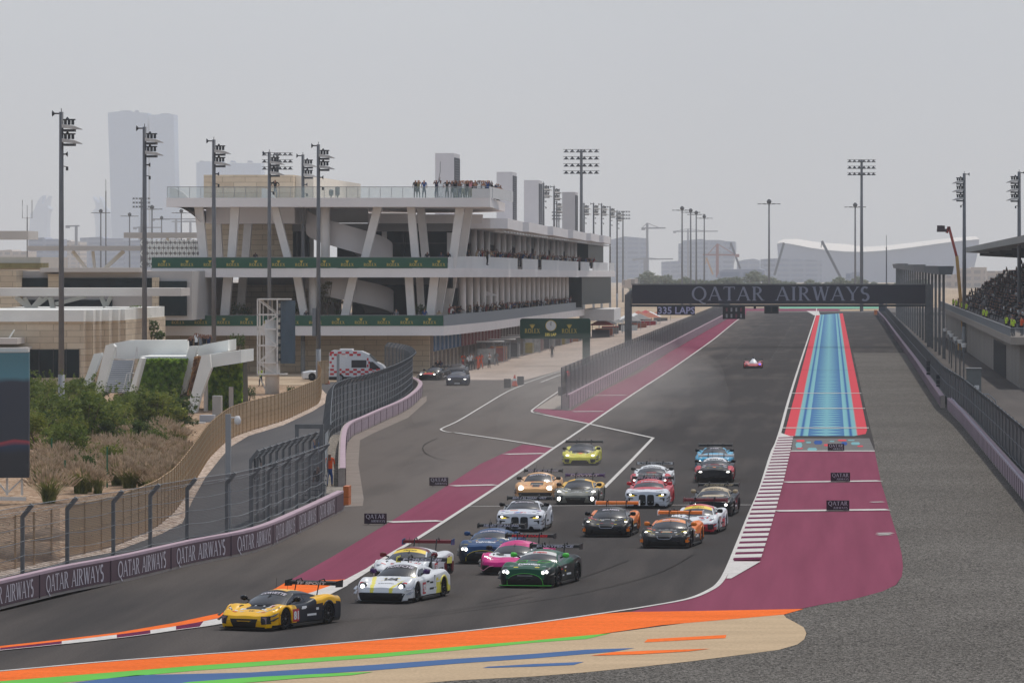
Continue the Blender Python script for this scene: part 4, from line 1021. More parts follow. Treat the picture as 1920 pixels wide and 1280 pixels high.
# ---------------- light masts
m_pole = M("mast_grey", (112, 112, 114), .6, .12, 1, metal=.1)
m_sleeve = M("mast_base_grey", (150, 150, 150), .6, .08, 1)
m_lamp = M("lamp_housing", (60, 62, 66), .5, .15, 3, metal=.3)
m_hood = M("lamp_hood_pale", (196, 192, 188), .4, .1, 3)
def make_mast(h=22.5, r0=.215, flip=1, tiers=2):
    t = thing("floodlight_mast", "x", "light mast", (0, 0, 0)); t["height_m"] = h
    mb = MB(); mb.tube([(0, 0, 3.2), (0, 0, h*.6), (0, 0, h)], [r0, r0*.86, r0*.72], seg=12); lpart("pole", mb, m_pole, t, True)
    mb = MB(); mb.tube([(0, 0, -1.5), (0, 0, 3.25)], r0*1.12, seg=12); lpart("base_sleeve", mb, m_sleeve, t, True)
    for k in range(tiers):
        z = h-1.15-k*1.05; s = flip
        mb = MB()     # hood: tapered wing shaped tray
        mb.add([(s*.12, -.55, z+.25), (s*.12, .55, z+.25), (s*1.0, .55, z+.12), (s*1.55, 0, z-.12), (s*1.0, -.55, z+.12),
                (s*.12, -.55, z-.02), (s*.12, .55, z-.02), (s*.95, .55, z-.12), (s*1.55, 0, z-.17), (s*.95, -.55, z-.12)],
               [(0, 1, 2, 3, 4), (9, 8, 7, 6, 5), (0, 4, 9, 5), (4, 3, 8, 9), (3, 2, 7, 8), (2, 1, 6, 7), (1, 0, 5, 6)])
        hd = lpart("lamp_tray", mb, m_hood, t)
        mb = MB(); mb.box((s*.2 if s > 0 else -1.0, -.5, z-.3), (1.0 if s > 0 else -.2, .5, z-.13)); lpart("lens", mb, m_lamp, t)
        mb = MB()
        for q in range(3): mb.tube([(s*(.3+q*.27), 0, z+.2), (s*(.3+q*.27), 0, z+.55)], .11, seg=8)
        mb.boxc((s*.6, 0, z+.58), (.85, .25, .1)); mb.tube([(s*.45, 0, z+.6), (s*.45, 0, z+.78)], [.16, .03], seg=8); lpart("ballast_row", mb, m_lamp, t)
    mb = MB(); mb.tube([(-s*.1, 0, h-.12), (-s*.5, 0, h-.12), (-s*.52, 0, h-.12), (-s*.66, 0, h-.12)], [.05, .06, .1, .24], seg=8); mb.tube([(0, 0, h), (0, 0, h+.25)], .03, seg=5); lpart("horn", mb, m_lamp, t)
    mb = MB(); mb.tube([(s*.1, 0, h-3.1), (s*.32, 0, h-3.1), (s*.34, 0, h-3.1), (s*.46, 0, h-3.1)], [.05, .05, .08, .2], seg=8); lpart("horn", mb, m_lamp, t)
    mb = MB(); mb.bar((0, 0, h-3.95), (s*.5, 0, h-4.05), .06, .06); mb.tube([(s*.42, 0, h-4.05), (s*.42, 0, h-4.3)], .09, seg=8); lpart("camera_arm", mb, m_lamp, t)
    return t
mast = make_mast(); first = [True]
PH_ = {}
def put_mast(proto, px, pytop, h, label, group, used, rz=0):
    # height h decides how far away it stands
    if abs(h-H) < .1: return
    p = (VY-pytop)/(h-H); Y = F/p; o = proto if not used[0] else copy_tree(proto)
    used[0] = True
    k = proto.name.split('.')[0]; sc_ = h/proto['height_m']; o.scale = (sc_, sc_, sc_)
    o.location = ((px-VX)*Y/F, Y, 0); o['label'] = label; o['group'] = group; o.rotation_euler = (0, 0, rz)
    return o
used = [False]
gL = "tall grey floodlight masts left of the straight"
for px, py, lb in ((115, 210, "leftmost and nearest tall grey light mast rising from the green shrubs"), (271, 238, "tall grey light mast in front of the stairs with green hedge"), (401, 262, "tall grey light mast in front of the left third of the pit building"), (505, 285, "tall grey light mast behind the white lattice tower"), (568, 290, "tall grey light mast right of the white lattice tower"), (597, 271, "tall grey light mast with a small cabinet on its shaft, rightmost of the near six")):
    put_mast(mast, px, py, 22.5, lb, gL, used)
t = [o for o in COL.objects if o.get('label', '').endswith("rightmost of the near six")][0]
mb = MB(); mb.box((-.55, -.3, 4.5), (-.2, .1, 7.1)); lpart("cabinet", mb, M("cabinet_grey", (120, 122, 126), .5, .1, 2), t)
# the masts seen above the pit building
for i, (px, py, h) in enumerate(((1019, 343, 24), (1039, 349, 24), (1044, 377, 22), (1095, 381, 21), (1113, 381, 21), (1128, 382, 21), (1144, 387, 21), (1157, 395, 20.5))):
    put_mast(mast, px, py, h+3, ["far light mast %s the third roof shaft" % w_ for w_ in ("just right of", "second to the right of")][i] if i < 2 else ["lower far light mast left of the fourth roof shaft", "first light mast right of the tall grid floodlight tower", "second light mast right of the tall grid floodlight tower", "third light mast right of the tall grid floodlight tower", "fourth light mast right of the tall grid floodlight tower", "small light mast touching the last grid floodlight tower by the building end"][i-2], "light masts beyond the pit building", used)
mast_r = make_mast(22.5, .26, -1, 3); ur = [False]
put_mast(mast_r, 1808, 325, 22.5, "light mast with lamps facing left beside the grandstand roof tip", "right hand light masts", ur)
put_mast(mast_r, 1911, 322, 21.5, "light mast rising behind the grandstand roof at the right edge", "right hand light masts", ur)
# grid floodlight towers
def make_grid_tower(h, rows, cols, wd, r=.35):
    t = thing("floodlight_tower", "x", "floodlight tower", (0, 0, 0)); t["height_m"] = h
    mb = MB(); mb.tube([(0, 0, -8), (0, 0, h*.5), (0, 0, h)], [r*1.2, r, r*.75], seg=10); lpart("pole", mb, m_pole, t, True)
    for k in range(rows):
        z = h-.3-k*1.45; mb = MB(); mb.bar((-wd/2, 0, z+.35), (wd/2, 0, z+.35), .1, .1); lpart("crossbar", mb, m_pole, t)
        for j in range(cols):
            x = -wd/2+wd*(j+.5)/cols
            if abs(x) < .3: continue
            mb = MB(); mb.tube([(x, 0, z+.3), (x, 0, z+.05), (x, 0, z-.25)], [.12, .3, .62], seg=8); lpart("lamp", mb, m_lamp, t)
    return t
gt = make_grid_tower(34, 4, 6, 7.4); ug = [False]
gg = "grid headed floodlight towers"
put_mast(gt, 1090, 281, 34, "tall floodlight tower with a grid of lamps above the far end of the pit building", gg, ug)
gt2 = make_grid_tower(34, 3, 6, 6.4); u2 = [False]
for px, py, h, lb in ((1615.5, 300, 34, "tall floodlight tower with three rows of lamps above the right end of the start gantry"), (1168, 396, 30, "grid floodlight tower just past the glass end of the pit building"), (265, 371, 32, "distant grid floodlight tower seen behind the second near mast at left"), (520, 287, 33, "grid floodlight tower peeking out behind the fourth near mast"), (1048, 397, 30, "grid floodlight tower half hidden by the fourth roof shaft")):
    put_mast(gt2, px, py, h, lb, gg, u2)
# thin street masts with a small cross head
def make_thin(h):
    t = thing("high_mast_light", "x", "high mast light", (0, 0, 0)); t["height_m"] = h
    mb = MB(); mb.tube([(0, 0, -12), (0, 0, h)], [.42, .22], seg=8); lpart("pole", mb, m_pole, t, True)
    mb = MB(); mb.tube([(0, 0, h), (0, 0, h+.7), (0, 0, h+1.3)], [.5, .75, .3], seg=8); lpart("cap", mb, m_lamp, t)
    for k in range(6):
        a = k*math.pi/3; mb = MB(); mb.bar((0, 0, h-.2), (2.6*math.cos(a), 2.6*math.sin(a), h), .16, .12); mb.boxc((2.9*math.cos(a), 2.9*math.sin(a), h-.05), (.9, .7, .22)); lpart("lamp_arm", mb, m_lamp, t)
    return t
th = make_thin(28); ut = [False]
far_l = [(1279, 394, "first of the thin high masts above the left part of the gantry"), (1295, 398, "second thin high mast above the left part of the gantry"), (1305.5, 402, "third thin high mast above the left part of the gantry"), (1320.5, 409, "fourth thin high mast above the left part of the gantry"), (1442, 382, "single thin high mast with wide cross head above the middle of the gantry"), (1603.5, 388, "thin high mast just left of the grid floodlight tower over the gantry"),
         (189, 399, "thin high mast left of the tall pale twin towers"), (243, 405, "thin high mast in front of the pale twin towers"), (285, 392, "thin high mast just right of the second near mast"), (303, 411, "short thin high mast in front of the right pale tower"), (340, 399, "thin high mast left of the pit building's curved soffit")]
for px, py, lb in far_l: put_mast(th, px, py, 28, lb, "thin high mast lights in the distance", ut)
for px, y0, y1, w_, lb in ((51, 385, 470, 1.6, "forked antenna pole at the far left"), (198.5, 336, 470, 1.4, "thin tall antenna beside the pale tower"), (1662, 441, 530, 1.6, "bare thin pole right of the grid floodlight tower above the gantry")):
    Y = 900; a = P(px, y1, Y); b = P(px, y0, Y); t = thing("antenna_pole", lb, "antenna", (a.x, Y, -1))
    mb = MB(); mb.tube([(a.x, Y, -2), (a.x, Y, b.z-2.2)], [.13, .1], seg=6); part("pole", mb, m_pole, t)
    mb = MB(); mb.tube([(a.x, Y, b.z-2.2), (a.x, Y, b.z)], .05, seg=5)
    if px < 100: mb.tube([(a.x-.9, Y, b.z+1), (a.x-.9, Y, b.z-2.4), (a.x+.9, Y, b.z-2.4), (a.x+.9, Y, b.z+1)], .06, seg=4)
    part("aerial", mb, m_pole, t)

# ---------------- start gantry
YG = 640.0
t = thing("start_gantry", "wide dark gantry over the straight carrying QATAR AIRWAYS in pale capitals", "gantry", (X_(1460, YG), YG, 0))
def gx(px): return (px-VX)*YG/F
def gzz(py): return H-(py-VY)*YG/F
m_gant = M("gantry_navy", (46, 44, 56), .45, .05, 1)
mb = MB(); mb.box((gx(1185), YG, gzz(570)), (gx(1735), YG+1.6, gzz(534))); part("beam_panel", mb, m_gant, t)
mb = MB(); mb.box((gx(1183), YG-.12, gzz(575)), (gx(1736), YG+1.8, gzz(571))); part("lower_rail", mb, m_dsteel, t)
mb = MB(); mb.box((gx(1184), YG-.05, gzz(533.5)), (gx(1736), YG+1.7, gzz(532))); part("top_rail", mb, m_steel, t)
mb = MB()
pl_, w_ = serif("QATAR", (gzz(537.5)-gzz(563.5)), gap=.13, wid=gx(1432)-gx(1297), K=.16, T=.08); flat_polys(mb, pl_, (gx(1297), YG, gzz(563.5)), (1, 0, 0), (0, 0, 1), off=.01)
pl_, w_ = serif("AIRWAYS", (gzz(537.5)-gzz(563.5)), gap=.13, wid=gx(1630)-gx(1455), K=.16, T=.08); flat_polys(mb, pl_, (gx(1455), YG, gzz(563.5)), (1, 0, 0), (0, 0, 1), off=.01)
part("lettering", mb, M("gantry_letters", (150, 150, 162), .5, .03, 1), t)
mb = MB(); mb.box((gx(1171), YG+.2, -.2), (gx(1184), YG+1.5, gzz(552))); mb.tube([(gx(1178), YG+.9, gzz(556)), (gx(1183), YG+.9, gzz(551)), (gx(1192), YG+.9, gzz(550))], .5, seg=8); part("pylon", mb, m_steel, t)
mb = MB(); mb.box((gx(1738), YG+.2, -.1), (gx(1749), YG+1.5, gzz(533))); part("pylon", mb, m_steel, t)
def hang(name, lab, cat, a, b, c, d, mat, dep=.3):
    o = thing(name, lab, cat, (gx((a+c)/2), YG-.1, gzz(572))); mb = MB(); mb.box((gx(a), YG-.1, gzz(d)), (gx(c), YG-.1+dep, gzz(b))); part("housing", mb, mat, o)
    for px in (a+(c-a)*.2, c-(c-a)*.2):
        mb = MB(); mb.bar((gx(px), YG+.1, gzz(b)-.02), (gx(px), YG+.1, gzz(573)), .12, .12); part("hanger", mb, m_dsteel, o)
    return o
o = hang("led_sign", "hanging light matrix sign reading 335 LAPS under the gantry", "sign", 1232, 573.5, 1303, 590.5, M("led_navy", (40, 38, 58), .4, 0))
mb = MB(); lay_text(mb, "335 LAPS", (gx(1234), YG-.1, gzz(588)), (1, 0, 0), (0, 0, 1), gzz(575.5)-gzz(588), off=.02, wid=gx(1303)-gx(1234), bold=.02); part("lettering", mb, M("led_letters", (150, 148, 176), .4, 0, emis=.25), o)
o = hang("start_lights", "black start light panel with four columns of lamps hanging under the gantry", "start lights", 1355, 574, 1397, 598, M("black_housing", (40, 38, 40)))
for r_ in range(2):
    mb = MB()
    for k in range(4):
        x = gx(1362.5+k*9); z1 = gzz(577+r_*11.5); z0 = gzz(584+r_*11.5)
        mb.box((x-.12, YG-.16, z0), (x+.12, YG-.1, z1), M("unlit_lens", (150, 146, 146), .3, .2, 4) if (k+r_) % 3 else M("unlit_red_lens", (120, 60, 70), .3, .2, 4))
    part("lamp_row", mb, None, o)
o = hang("timing_box", "small black double box hanging under the gantry right of the start lights", "display", 1433, 573.5, 1460, 588, M("black_housing", (40, 38, 40)))
mb = MB(); mb.box((gx(1436), YG-.12, gzz(585)), (gx(1445), YG-.1, gzz(575))); part("display", mb, m_glass, o); mb = MB(); mb.box((gx(1448), YG-.12, gzz(585)), (gx(1457), YG-.1, gzz(575))); part("display", mb, m_glass, o)
o = hang("timing_box", "small grey box hanging near the right pylon of the gantry", "display", 1648, 573, 1660, 583, M("grey_housing", (90, 96, 104), .5, .1, 2))
o = hang("camera", "tiny camera hanging in the middle of the gantry", "camera", 1413, 573, 1417.5, 579, M("black_housing", (40, 38, 40)))
# green clock sign at the pit lane
YS = F/17.0; t = thing("clock_gantry", "green pit lane gantry with a round clock between two gold crowned words", "gantry", (X_(1099, YS), YS, 0))
def sx_(px): return (px-VX)*YS/F
def sz_(py): return H-(py-VY)*YS/F
mb = MB(); r = .25; x0, x1, z0, z1 = sx_(975), sx_(1107), sz_(635), sz_(597)
poly = []
for cx, cz, a0 in ((x1-r, z1-r, 0), (x0+r, z1-r, 90), (x0+r, z0+r, 180), (x1-r, z0+r, 270)):
    for k in range(5): a = R(a0+k*22.5); poly.append((cx+r*math.cos(a), cz+r*math.sin(a)))
n = len(poly); mb.add([(x, YS, z) for x, z in poly]+[(x, YS+.6, z) for x, z in poly], [tuple(range(n-1, -1, -1)), tuple(range(n, 2*n))]+[(i, (i+1) % n, (i+1) % n+n, i+n) for i in range(n)])
m_dgreen = M("deep_green", (24, 68, 52), .5, .06, 1)
part("panel", mb, m_dgreen, t); mb = MB(); mb.box((sx_(1092), YS+.05, -.3), (sx_(1106), YS+.55, z0+.1)); part("post", mb, m_dgreen, t)
for px in (998, 1067.5): mb = MB(); crown_word(mb, sx_(px), YS, sz_(616.5), .48, sx_(28)-sx_(0), .01); part("lettering", mb, m_gold, t)
mb = MB(); lay_text(mb, "335 LAP", (sx_(1032.5), YS, sz_(629.5)), (1, 0, 0), (0, 0, 1), .3, off=.01, center=True, wid=1.25); part("lap_text", mb, M("gold_led", (215, 195, 90), .5, 0, emis=.4), t)
cx, cz = sx_(1033), sz_(610.5)
def disc(mb, x, y, z, r, n=24, m=None): mb.add([(x, y, z)]+[(x+r*math.cos(2*math.pi*k/n), y, z+r*math.sin(2*math.pi*k/n)) for k in range(n)], [(0, 1+k, 1+(k+1) % n) for k in range(n)], m)
mb = MB(); disc(mb, cx, YS-.03, cz, .62, m=m_gold); disc(mb, cx, YS-.05, cz, .55, m=M("clock_white", (232, 232, 228), .5, 0)); ck = part("clock", mb, None, t)
mb = MB(); mb.bar((cx, YS-.07, cz), (cx-.12, YS-.07, cz+.3), .07, .01); mb.bar((cx, YS-.08, cz), (cx+.02, YS-.08, cz+.46), .045, .01)
for k in range(12): a = R(k*30); mb.bar((cx+.42*math.sin(a), YS-.06, cz+.42*math.cos(a)), (cx+.5*math.sin(a), YS-.06, cz+.5*math.cos(a)), .04, .01)
hn = MB(); hn.v, hn.f, hn.m, hn.mats = mb.v, mb.f, mb.m, mb.mats; o = hn.build("hands", M("black_ink", (26, 26, 28), .5, 0), None); o.parent = ck; o.location = tuple(-Vector(t.location)); 

# ---------------- white lattice tower with screen
YT = F/21.6; t = thing("screen_tower", "white steel lattice tower on a thick column carrying a dark video screen seen edge on", "screen tower", (X_(512, YT), YT, 0))
def tx(px): return (px-VX)*YT/F
def tz(py): return H-(py-VY)*YT/F
m_wst = M("white_steel", (222, 216, 208), .5, .06, 2)
mb = MB(); zs = [tz(y) for y in (561, 590, 617, 648, 680, 702)]; xa, xb = tx(483), tx(520); dep = 1.6
for x in (xa, xb):
    for y in (YT, YT+dep): mb.bar((x, y, zs[-1]), (x, y, zs[0]), .12, .12)
for i, z in enumerate(zs):
    for y in (YT, YT+dep): mb.bar((xa, y, z), (xb, y, z), .12, .12)
    for x in (xa, xb): mb.bar((x, YT, z), (x, YT+dep, z), .1, .1)
    if i < len(zs)-1:
        a, b = (xa, xb) if i % 2 == 0 else (xb, xa)
        for y in (YT, YT+dep): mb.bar((a, y, z), (b, y, zs[i+1]), .08, .08)
for px in (491, 500, 508): mb.bar((tx(px), YT+dep*.6, zs[-1]), (tx(px), YT+dep*.6, zs[0]), .07, .07)
part("lattice", mb, m_wst, t)
mb = MB(); mb.box((tx(482), YT-.1, tz(562)), (tx(543), YT+dep+.1, tz(560))); part("cap_plate", mb, m_wst, t)
mb = MB(); mb.tube([(tx(508), YT+.9, -.3), (tx(508), YT+.9, tz(600))], .62, seg=16); part("column", mb, m_wst, t, True)
mb = MB(); mb.bar((tx(484), YT, zs[-1]), (tx(500), YT+.8, 0), .09, .09); mb.box((tx(484), YT-.1, tz(702)), (tx(536), YT+dep, tz(700.5))); part("foot_frame", mb, m_wst, t)
mb = MB(); mb.add([(tx(527), YT, tz(681)), (tx(545), YT+3.6, tz(683)), (tx(545), YT+3.6, tz(564)), (tx(527), YT, tz(564)), (tx(525), YT+.2, tz(681)), (tx(543), YT+3.8, tz(683)), (tx(543), YT+3.8, tz(564)), (tx(525), YT+.2, tz(564))], [(0, 1, 2, 3), (7, 6, 5, 4), (0, 3, 7, 4), (3, 2, 6, 7), (2, 1, 5, 6), (1, 0, 4, 5)]); part("screen", mb, M("screen_slate", (66, 82, 94), .35, .2, .5), t)
for k in range(9):
    mb = MB(); z = tz(566+k*13.5); mb.boxc((tx(523.5), YT+.2, z), (.25, .3, .25)); part("bracket", mb, m_dsteel, t)
# far left big screen
YL = F*H/(944-VY); t = thing("video_screen", "big dark video screen on white truss at the left edge, teal above, navy below", "video screen", (X_(20, YL), YL, 0))
def lx(px): return (px-VX)*YL/F
def lz(py): return H-(py-VY)*YL/F
m = bpy.data.materials.new("screen_picture"); m.use_nodes = True; n_ = m.node_tree.nodes; l_ = m.node_tree.links; b = n_['Principled BSDF']; b.inputs['Roughness'].default_value = .4
tc = n_.new("ShaderNodeTexCoord"); sp = n_.new("ShaderNodeSeparateXYZ"); l_.new(tc.outputs['Generated'], sp.inputs[0]); cr = n_.new("ShaderNodeValToRGB"); e = cr.color_ramp.elements
ns = n_.new("ShaderNodeTexNoise"); ns.inputs['Scale'].default_value = 3; l_.new(tc.outputs['Generated'], ns.inputs['Vector'])
md = n_.new("ShaderNodeMath"); md.operation = 'MULTIPLY_ADD'; l_.new(ns.outputs[0], md.inputs[0]); md.inputs[1].default_value = .12; l_.new(sp.outputs[2], md.inputs[2])
e[0].position = 0; e[0].color = lin((30, 34, 42)); e[1].position = 1; e[1].color = lin((62, 96, 106))
for p_, c_ in ((.24, (32, 36, 44)), (.3, (28, 44, 66)), (.335, (130, 50, 60)), (.35, (38, 44, 54)), (.82, (42, 46, 58)), (.87, (66, 104, 116))): q = e.new(p_); q.color = lin(c_)
l_.new(md.outputs[0], cr.inputs[0]); l_.new(cr.outputs[0], b.inputs['Base Color']); l_.new(cr.outputs[0], b.inputs['Emission Color']); b.inputs['Emission Strength'].default_value = .35
mb = MB(); mb.add([(lx(-260), YL-2, lz(895)), (lx(54), YL, lz(895)), (lx(54), YL, lz(661)), (lx(-260), YL-2, lz(661))]+[(lx(-260), YL-1.7, lz(895)), (lx(54), YL+.3, lz(895)), (lx(54), YL+.3, lz(661)), (lx(-260), YL-1.7, lz(661))], [(0, 1, 2, 3), (7, 6, 5, 4), (1, 5, 6, 2), (2, 6, 7, 3), (0, 4, 5, 1)]); part("screen", mb, m, t)
mb = MB(); mb.box((lx(-260), YL+.1, lz(660)), (lx(52), YL+.6, lz(652))); part("top_frame", mb, m_wst, t)
mb = MB(); mb.bar((lx(-200), YL, .35), (lx(49), YL, lz(935)), .12, .18)
for px in (-30, -10, 12, 40): mb.bar((lx(px), YL+.2, .4), (lx(px), YL+.2, lz(896)), .1, .1)
for a, b in ((-10, 12), (40, 12)): mb.bar((lx(a), YL+.2, lz(898)), (lx(b), YL+.2, .5), .08, .08)
part("truss", mb, m_wst, t)
# camera pole on the service road
pc = G(428, 1000); pt_ = P(428, 776, pc.y); t = thing("camera_pole", "grey pole with a white dome camera beside the service road", "camera pole", (pc.x, pc.y, 0))
mb = MB(); mb.bar((pc.x, pc.y, 0), (pc.x, pc.y, pt_.z), .22, .22); part("pole", mb, m_sleeve, t)
mb = MB(); mb.bar((pc.x, pc.y, pt_.z-.15), (pc.x+.32, pc.y, pt_.z-.15), .06, .06); mb.tube([(pc.x+.4, pc.y, pt_.z-.08), (pc.x+.4, pc.y, pt_.z-.25), (pc.x+.4, pc.y, pt_.z-.4), (pc.x+.4, pc.y, pt_.z-.46)], [.08, .15, .12, .03], seg=12); part("dome_camera", mb, m_wht, t, True)
pc = G(628, 745); pt_ = P(634, 664, pc.y); t = thing("camera_pole", "grey pole with a white camera in front of the ambulance", "camera pole", (pt_.x, pc.y, 0))
mb = MB(); mb.bar((pt_.x, pc.y, 0), (pt_.x, pc.y, pt_.z), .22, .22); part("pole", mb, m_sleeve, t); mb = MB(); mb.bar((pt_.x, pc.y, pt_.z-.1), (pt_.x+.5, pc.y, pt_.z-.1), .08, .08); mb.boxc((pt_.x+.5, pc.y, pt_.z-.15), (.35, .25, .2)); part("camera", mb, m_wht, t)
# ---------------- far city
def ext(name, px, Y, dep, mat, parent, shear=0.0):
    """outline in photo pixels at depth Y, extruded away by dep metres"""
    mb = MB(); a = [P(x, y, Y) for x, y in px]; n = len(a)
    s_ = sum(a[i].x*a[(i+1) % n].z-a[(i+1) % n].x*a[i].z for i in range(n))
    if s_ < 0: a = a[::-1]
    mb.add([tuple(p) for p in a]+[(p.x+shear, p.y+dep, p.z) for p in a], [tuple(range(n)), tuple(range(2*n-1, n-1, -1))]+[(i, i+n, (i+1) % n+n, (i+1) % n) for i in range(n)])
    return part(name, mb, mat, parent)
def facade_mat(name, col, dark, sx=8, sz=4, mort=.25):
    m = bpy.data.materials.new(name); m.use_nodes = True
    n = m.node_tree.nodes; l = m.node_tree.links; b = n['Principled BSDF']; b.inputs['Roughness'].default_value = .7
    tc = n.new("ShaderNodeTexCoord"); mp = n.new("ShaderNodeMapping"); mp.inputs['Rotation'].default_value = (R(90), 0, 0)
    br = n.new("ShaderNodeTexBrick"); br.inputs['Scale'].default_value = 1; br.inputs['Brick Width'].default_value = sx; br.inputs['Row Height'].default_value = sz; br.inputs['Mortar Size'].default_value = sz*mort; br.offset = 0
    br.inputs['Color1'].default_value = lin(dark); br.inputs['Color2'].default_value = lin(tuple(min(255, c*1.12) for c in dark)); br.inputs['Mortar'].default_value = lin(col)
    l.new(tc.outputs['Object'], mp.inputs[0]); l.new(mp.outputs[0], br.inputs['Vector']); l.new(br.outputs[0], b.inputs['Base Color'])
    return m
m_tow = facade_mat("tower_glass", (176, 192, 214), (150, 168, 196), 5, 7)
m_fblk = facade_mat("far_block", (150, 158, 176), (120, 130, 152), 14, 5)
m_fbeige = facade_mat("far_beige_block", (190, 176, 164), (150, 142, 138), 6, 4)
def far(name, lab, cat, px, Y, dep, mat, group=None):
    c = P(sum(p[0] for p in px)/len(px), max(p[1] for p in px), Y)
    t = thing(name, lab, cat, tuple(c), group=group); ext("facade", px, Y, dep, mat, t); return t
FG = "distant city towers"
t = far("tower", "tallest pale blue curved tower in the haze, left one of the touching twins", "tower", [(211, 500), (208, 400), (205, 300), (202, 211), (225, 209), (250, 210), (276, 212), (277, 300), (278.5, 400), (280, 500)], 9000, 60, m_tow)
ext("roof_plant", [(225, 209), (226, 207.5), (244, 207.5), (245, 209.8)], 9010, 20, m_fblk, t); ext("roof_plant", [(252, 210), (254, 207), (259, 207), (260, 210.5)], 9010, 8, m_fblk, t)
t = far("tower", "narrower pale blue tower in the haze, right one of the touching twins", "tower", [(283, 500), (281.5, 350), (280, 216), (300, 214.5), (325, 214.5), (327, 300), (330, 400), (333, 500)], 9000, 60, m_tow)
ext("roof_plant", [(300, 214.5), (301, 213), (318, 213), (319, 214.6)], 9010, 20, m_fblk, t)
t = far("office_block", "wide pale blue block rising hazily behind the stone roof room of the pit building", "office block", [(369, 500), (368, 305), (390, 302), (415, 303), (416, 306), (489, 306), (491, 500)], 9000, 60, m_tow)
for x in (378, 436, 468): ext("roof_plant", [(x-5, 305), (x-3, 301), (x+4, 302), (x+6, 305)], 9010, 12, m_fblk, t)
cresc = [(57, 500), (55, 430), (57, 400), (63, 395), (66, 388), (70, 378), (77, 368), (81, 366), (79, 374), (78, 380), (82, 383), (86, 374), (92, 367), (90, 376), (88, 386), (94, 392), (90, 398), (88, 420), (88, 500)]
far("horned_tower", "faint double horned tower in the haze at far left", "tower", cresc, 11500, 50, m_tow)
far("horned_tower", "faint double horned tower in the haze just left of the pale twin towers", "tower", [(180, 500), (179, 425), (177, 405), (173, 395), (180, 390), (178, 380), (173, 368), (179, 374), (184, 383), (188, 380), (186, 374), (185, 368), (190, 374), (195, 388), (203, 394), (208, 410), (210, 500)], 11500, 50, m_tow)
# left low skyline
for i, (x0, x1, yt, m_, Y) in enumerate(((53, 112, 447, m_fblk, 4200), (112, 150, 452, m_fbeige, 4400), (150, 232, 446, m_fblk, 4600), (232, 300, 452, m_fblk, 4300), (300, 372, 449, m_fbeige, 4700), (-10, 52, 470, m_fbeige, 3600))):
    far("low_building", ["low hazy grey block at far left behind the first near mast", "low beige block between the first mast and thin antenna", "long low hazy block beneath the pale twin towers", "low hazy block right of the second near mast", "low beige block touching the pit building's left end", "low beige block at the very left edge"][i], "building", [(x0, 530), (x0, yt), ((x0+x1)/2, yt-2), ((x0+x1)/2+3, yt+1), (x1, yt+1), (x1, 530)], Y, 40, m_, "low hazy skyline blocks")
# centre blocks
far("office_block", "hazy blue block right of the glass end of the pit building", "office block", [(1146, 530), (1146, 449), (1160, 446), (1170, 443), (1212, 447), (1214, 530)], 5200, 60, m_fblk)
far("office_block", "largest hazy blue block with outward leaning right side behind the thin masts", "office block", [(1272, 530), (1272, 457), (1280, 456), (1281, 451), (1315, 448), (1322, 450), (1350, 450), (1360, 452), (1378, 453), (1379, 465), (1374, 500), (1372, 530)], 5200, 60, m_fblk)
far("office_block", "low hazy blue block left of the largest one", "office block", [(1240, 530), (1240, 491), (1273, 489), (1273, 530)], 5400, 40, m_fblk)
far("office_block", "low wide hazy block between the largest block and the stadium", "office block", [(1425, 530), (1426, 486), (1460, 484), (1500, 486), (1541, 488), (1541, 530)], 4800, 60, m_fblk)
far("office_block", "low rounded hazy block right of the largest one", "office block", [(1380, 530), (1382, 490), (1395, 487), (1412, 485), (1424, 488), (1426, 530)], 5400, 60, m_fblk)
far("low_building", "dark flat roofed shed with sloping ends just above the gantry", "building", [(1342, 522), (1350, 508), (1358, 505), (1424, 504), (1434, 507), (1434, 522)], 2900, 40, m_fblk)
for i, (x0, x1, yt, Y, m_) in enumerate(((1166, 1190, 525, 1500, m_fbeige), (1232, 1252, 521, 2200, m_fbeige), (1205, 1232, 520, 2300, m_fblk), (1586, 1612, 512, 3000, m_fblk), (1704, 1740, 512, 2500, m_fbeige), (1740, 1775, 508, 2800, m_fbeige), (1775, 1800, 516, 2400, m_fbeige), (1800, 1850, 503, 3000, m_fbeige), (1850, 1930, 508, 2800, m_fbeige))):
    far("low_building", ["sandy box building touching the left pylon of the gantry", "small pinkish building above the left part of the gantry", "low grey shed beside the small pinkish building", "low grey shed below the grid floodlight tower", "low beige building right of the steel post row", "second low beige building right of the steel post row", "small beige building left of the right mast", "wide beige building under the grandstand roof tip", "beige building seen through the grandstand"][i], "building", [(x0, 540), (x0, yt), (x0+(x1-x0)*.4, yt), (x0+(x1-x0)*.42, yt-2), (x1, yt-2), (x1, 540)], Y, 25, m_, "low buildings along the horizon")
# stadium
t = thing("stadium", "huge pale bowl stadium with a saddle curved white roof on the horizon at right", "stadium", tuple(P(1640, 520, 5600)))
top = [(1457, 457), (1466, 455), (1490, 459), (1520, 465), (1550, 469), (1585, 472), (1620, 472.5), (1660, 470), (1710, 464), (1760, 457), (1800, 452), (1836, 449)]
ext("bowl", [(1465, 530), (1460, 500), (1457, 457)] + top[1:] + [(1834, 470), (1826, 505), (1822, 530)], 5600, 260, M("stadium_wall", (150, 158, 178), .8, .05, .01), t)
mb = MB(); rows = []
for (x, y) in top: a = P(x, y, 5600); b = P(1640+(x-1640)*.97, y-(14 if 1480 < x < 1620 else 8)*(1-abs(x-1640)/260)**.5-2 if abs(x-1640) < 240 else y-1, 5760); rows.append([(a.x, a.y-3, a.z+.5), (b.x, b.y, b.z)])
mb.grid(rows); part("roof", mb, M("stadium_roof", (236, 226, 214), .6, .03, .02), t)
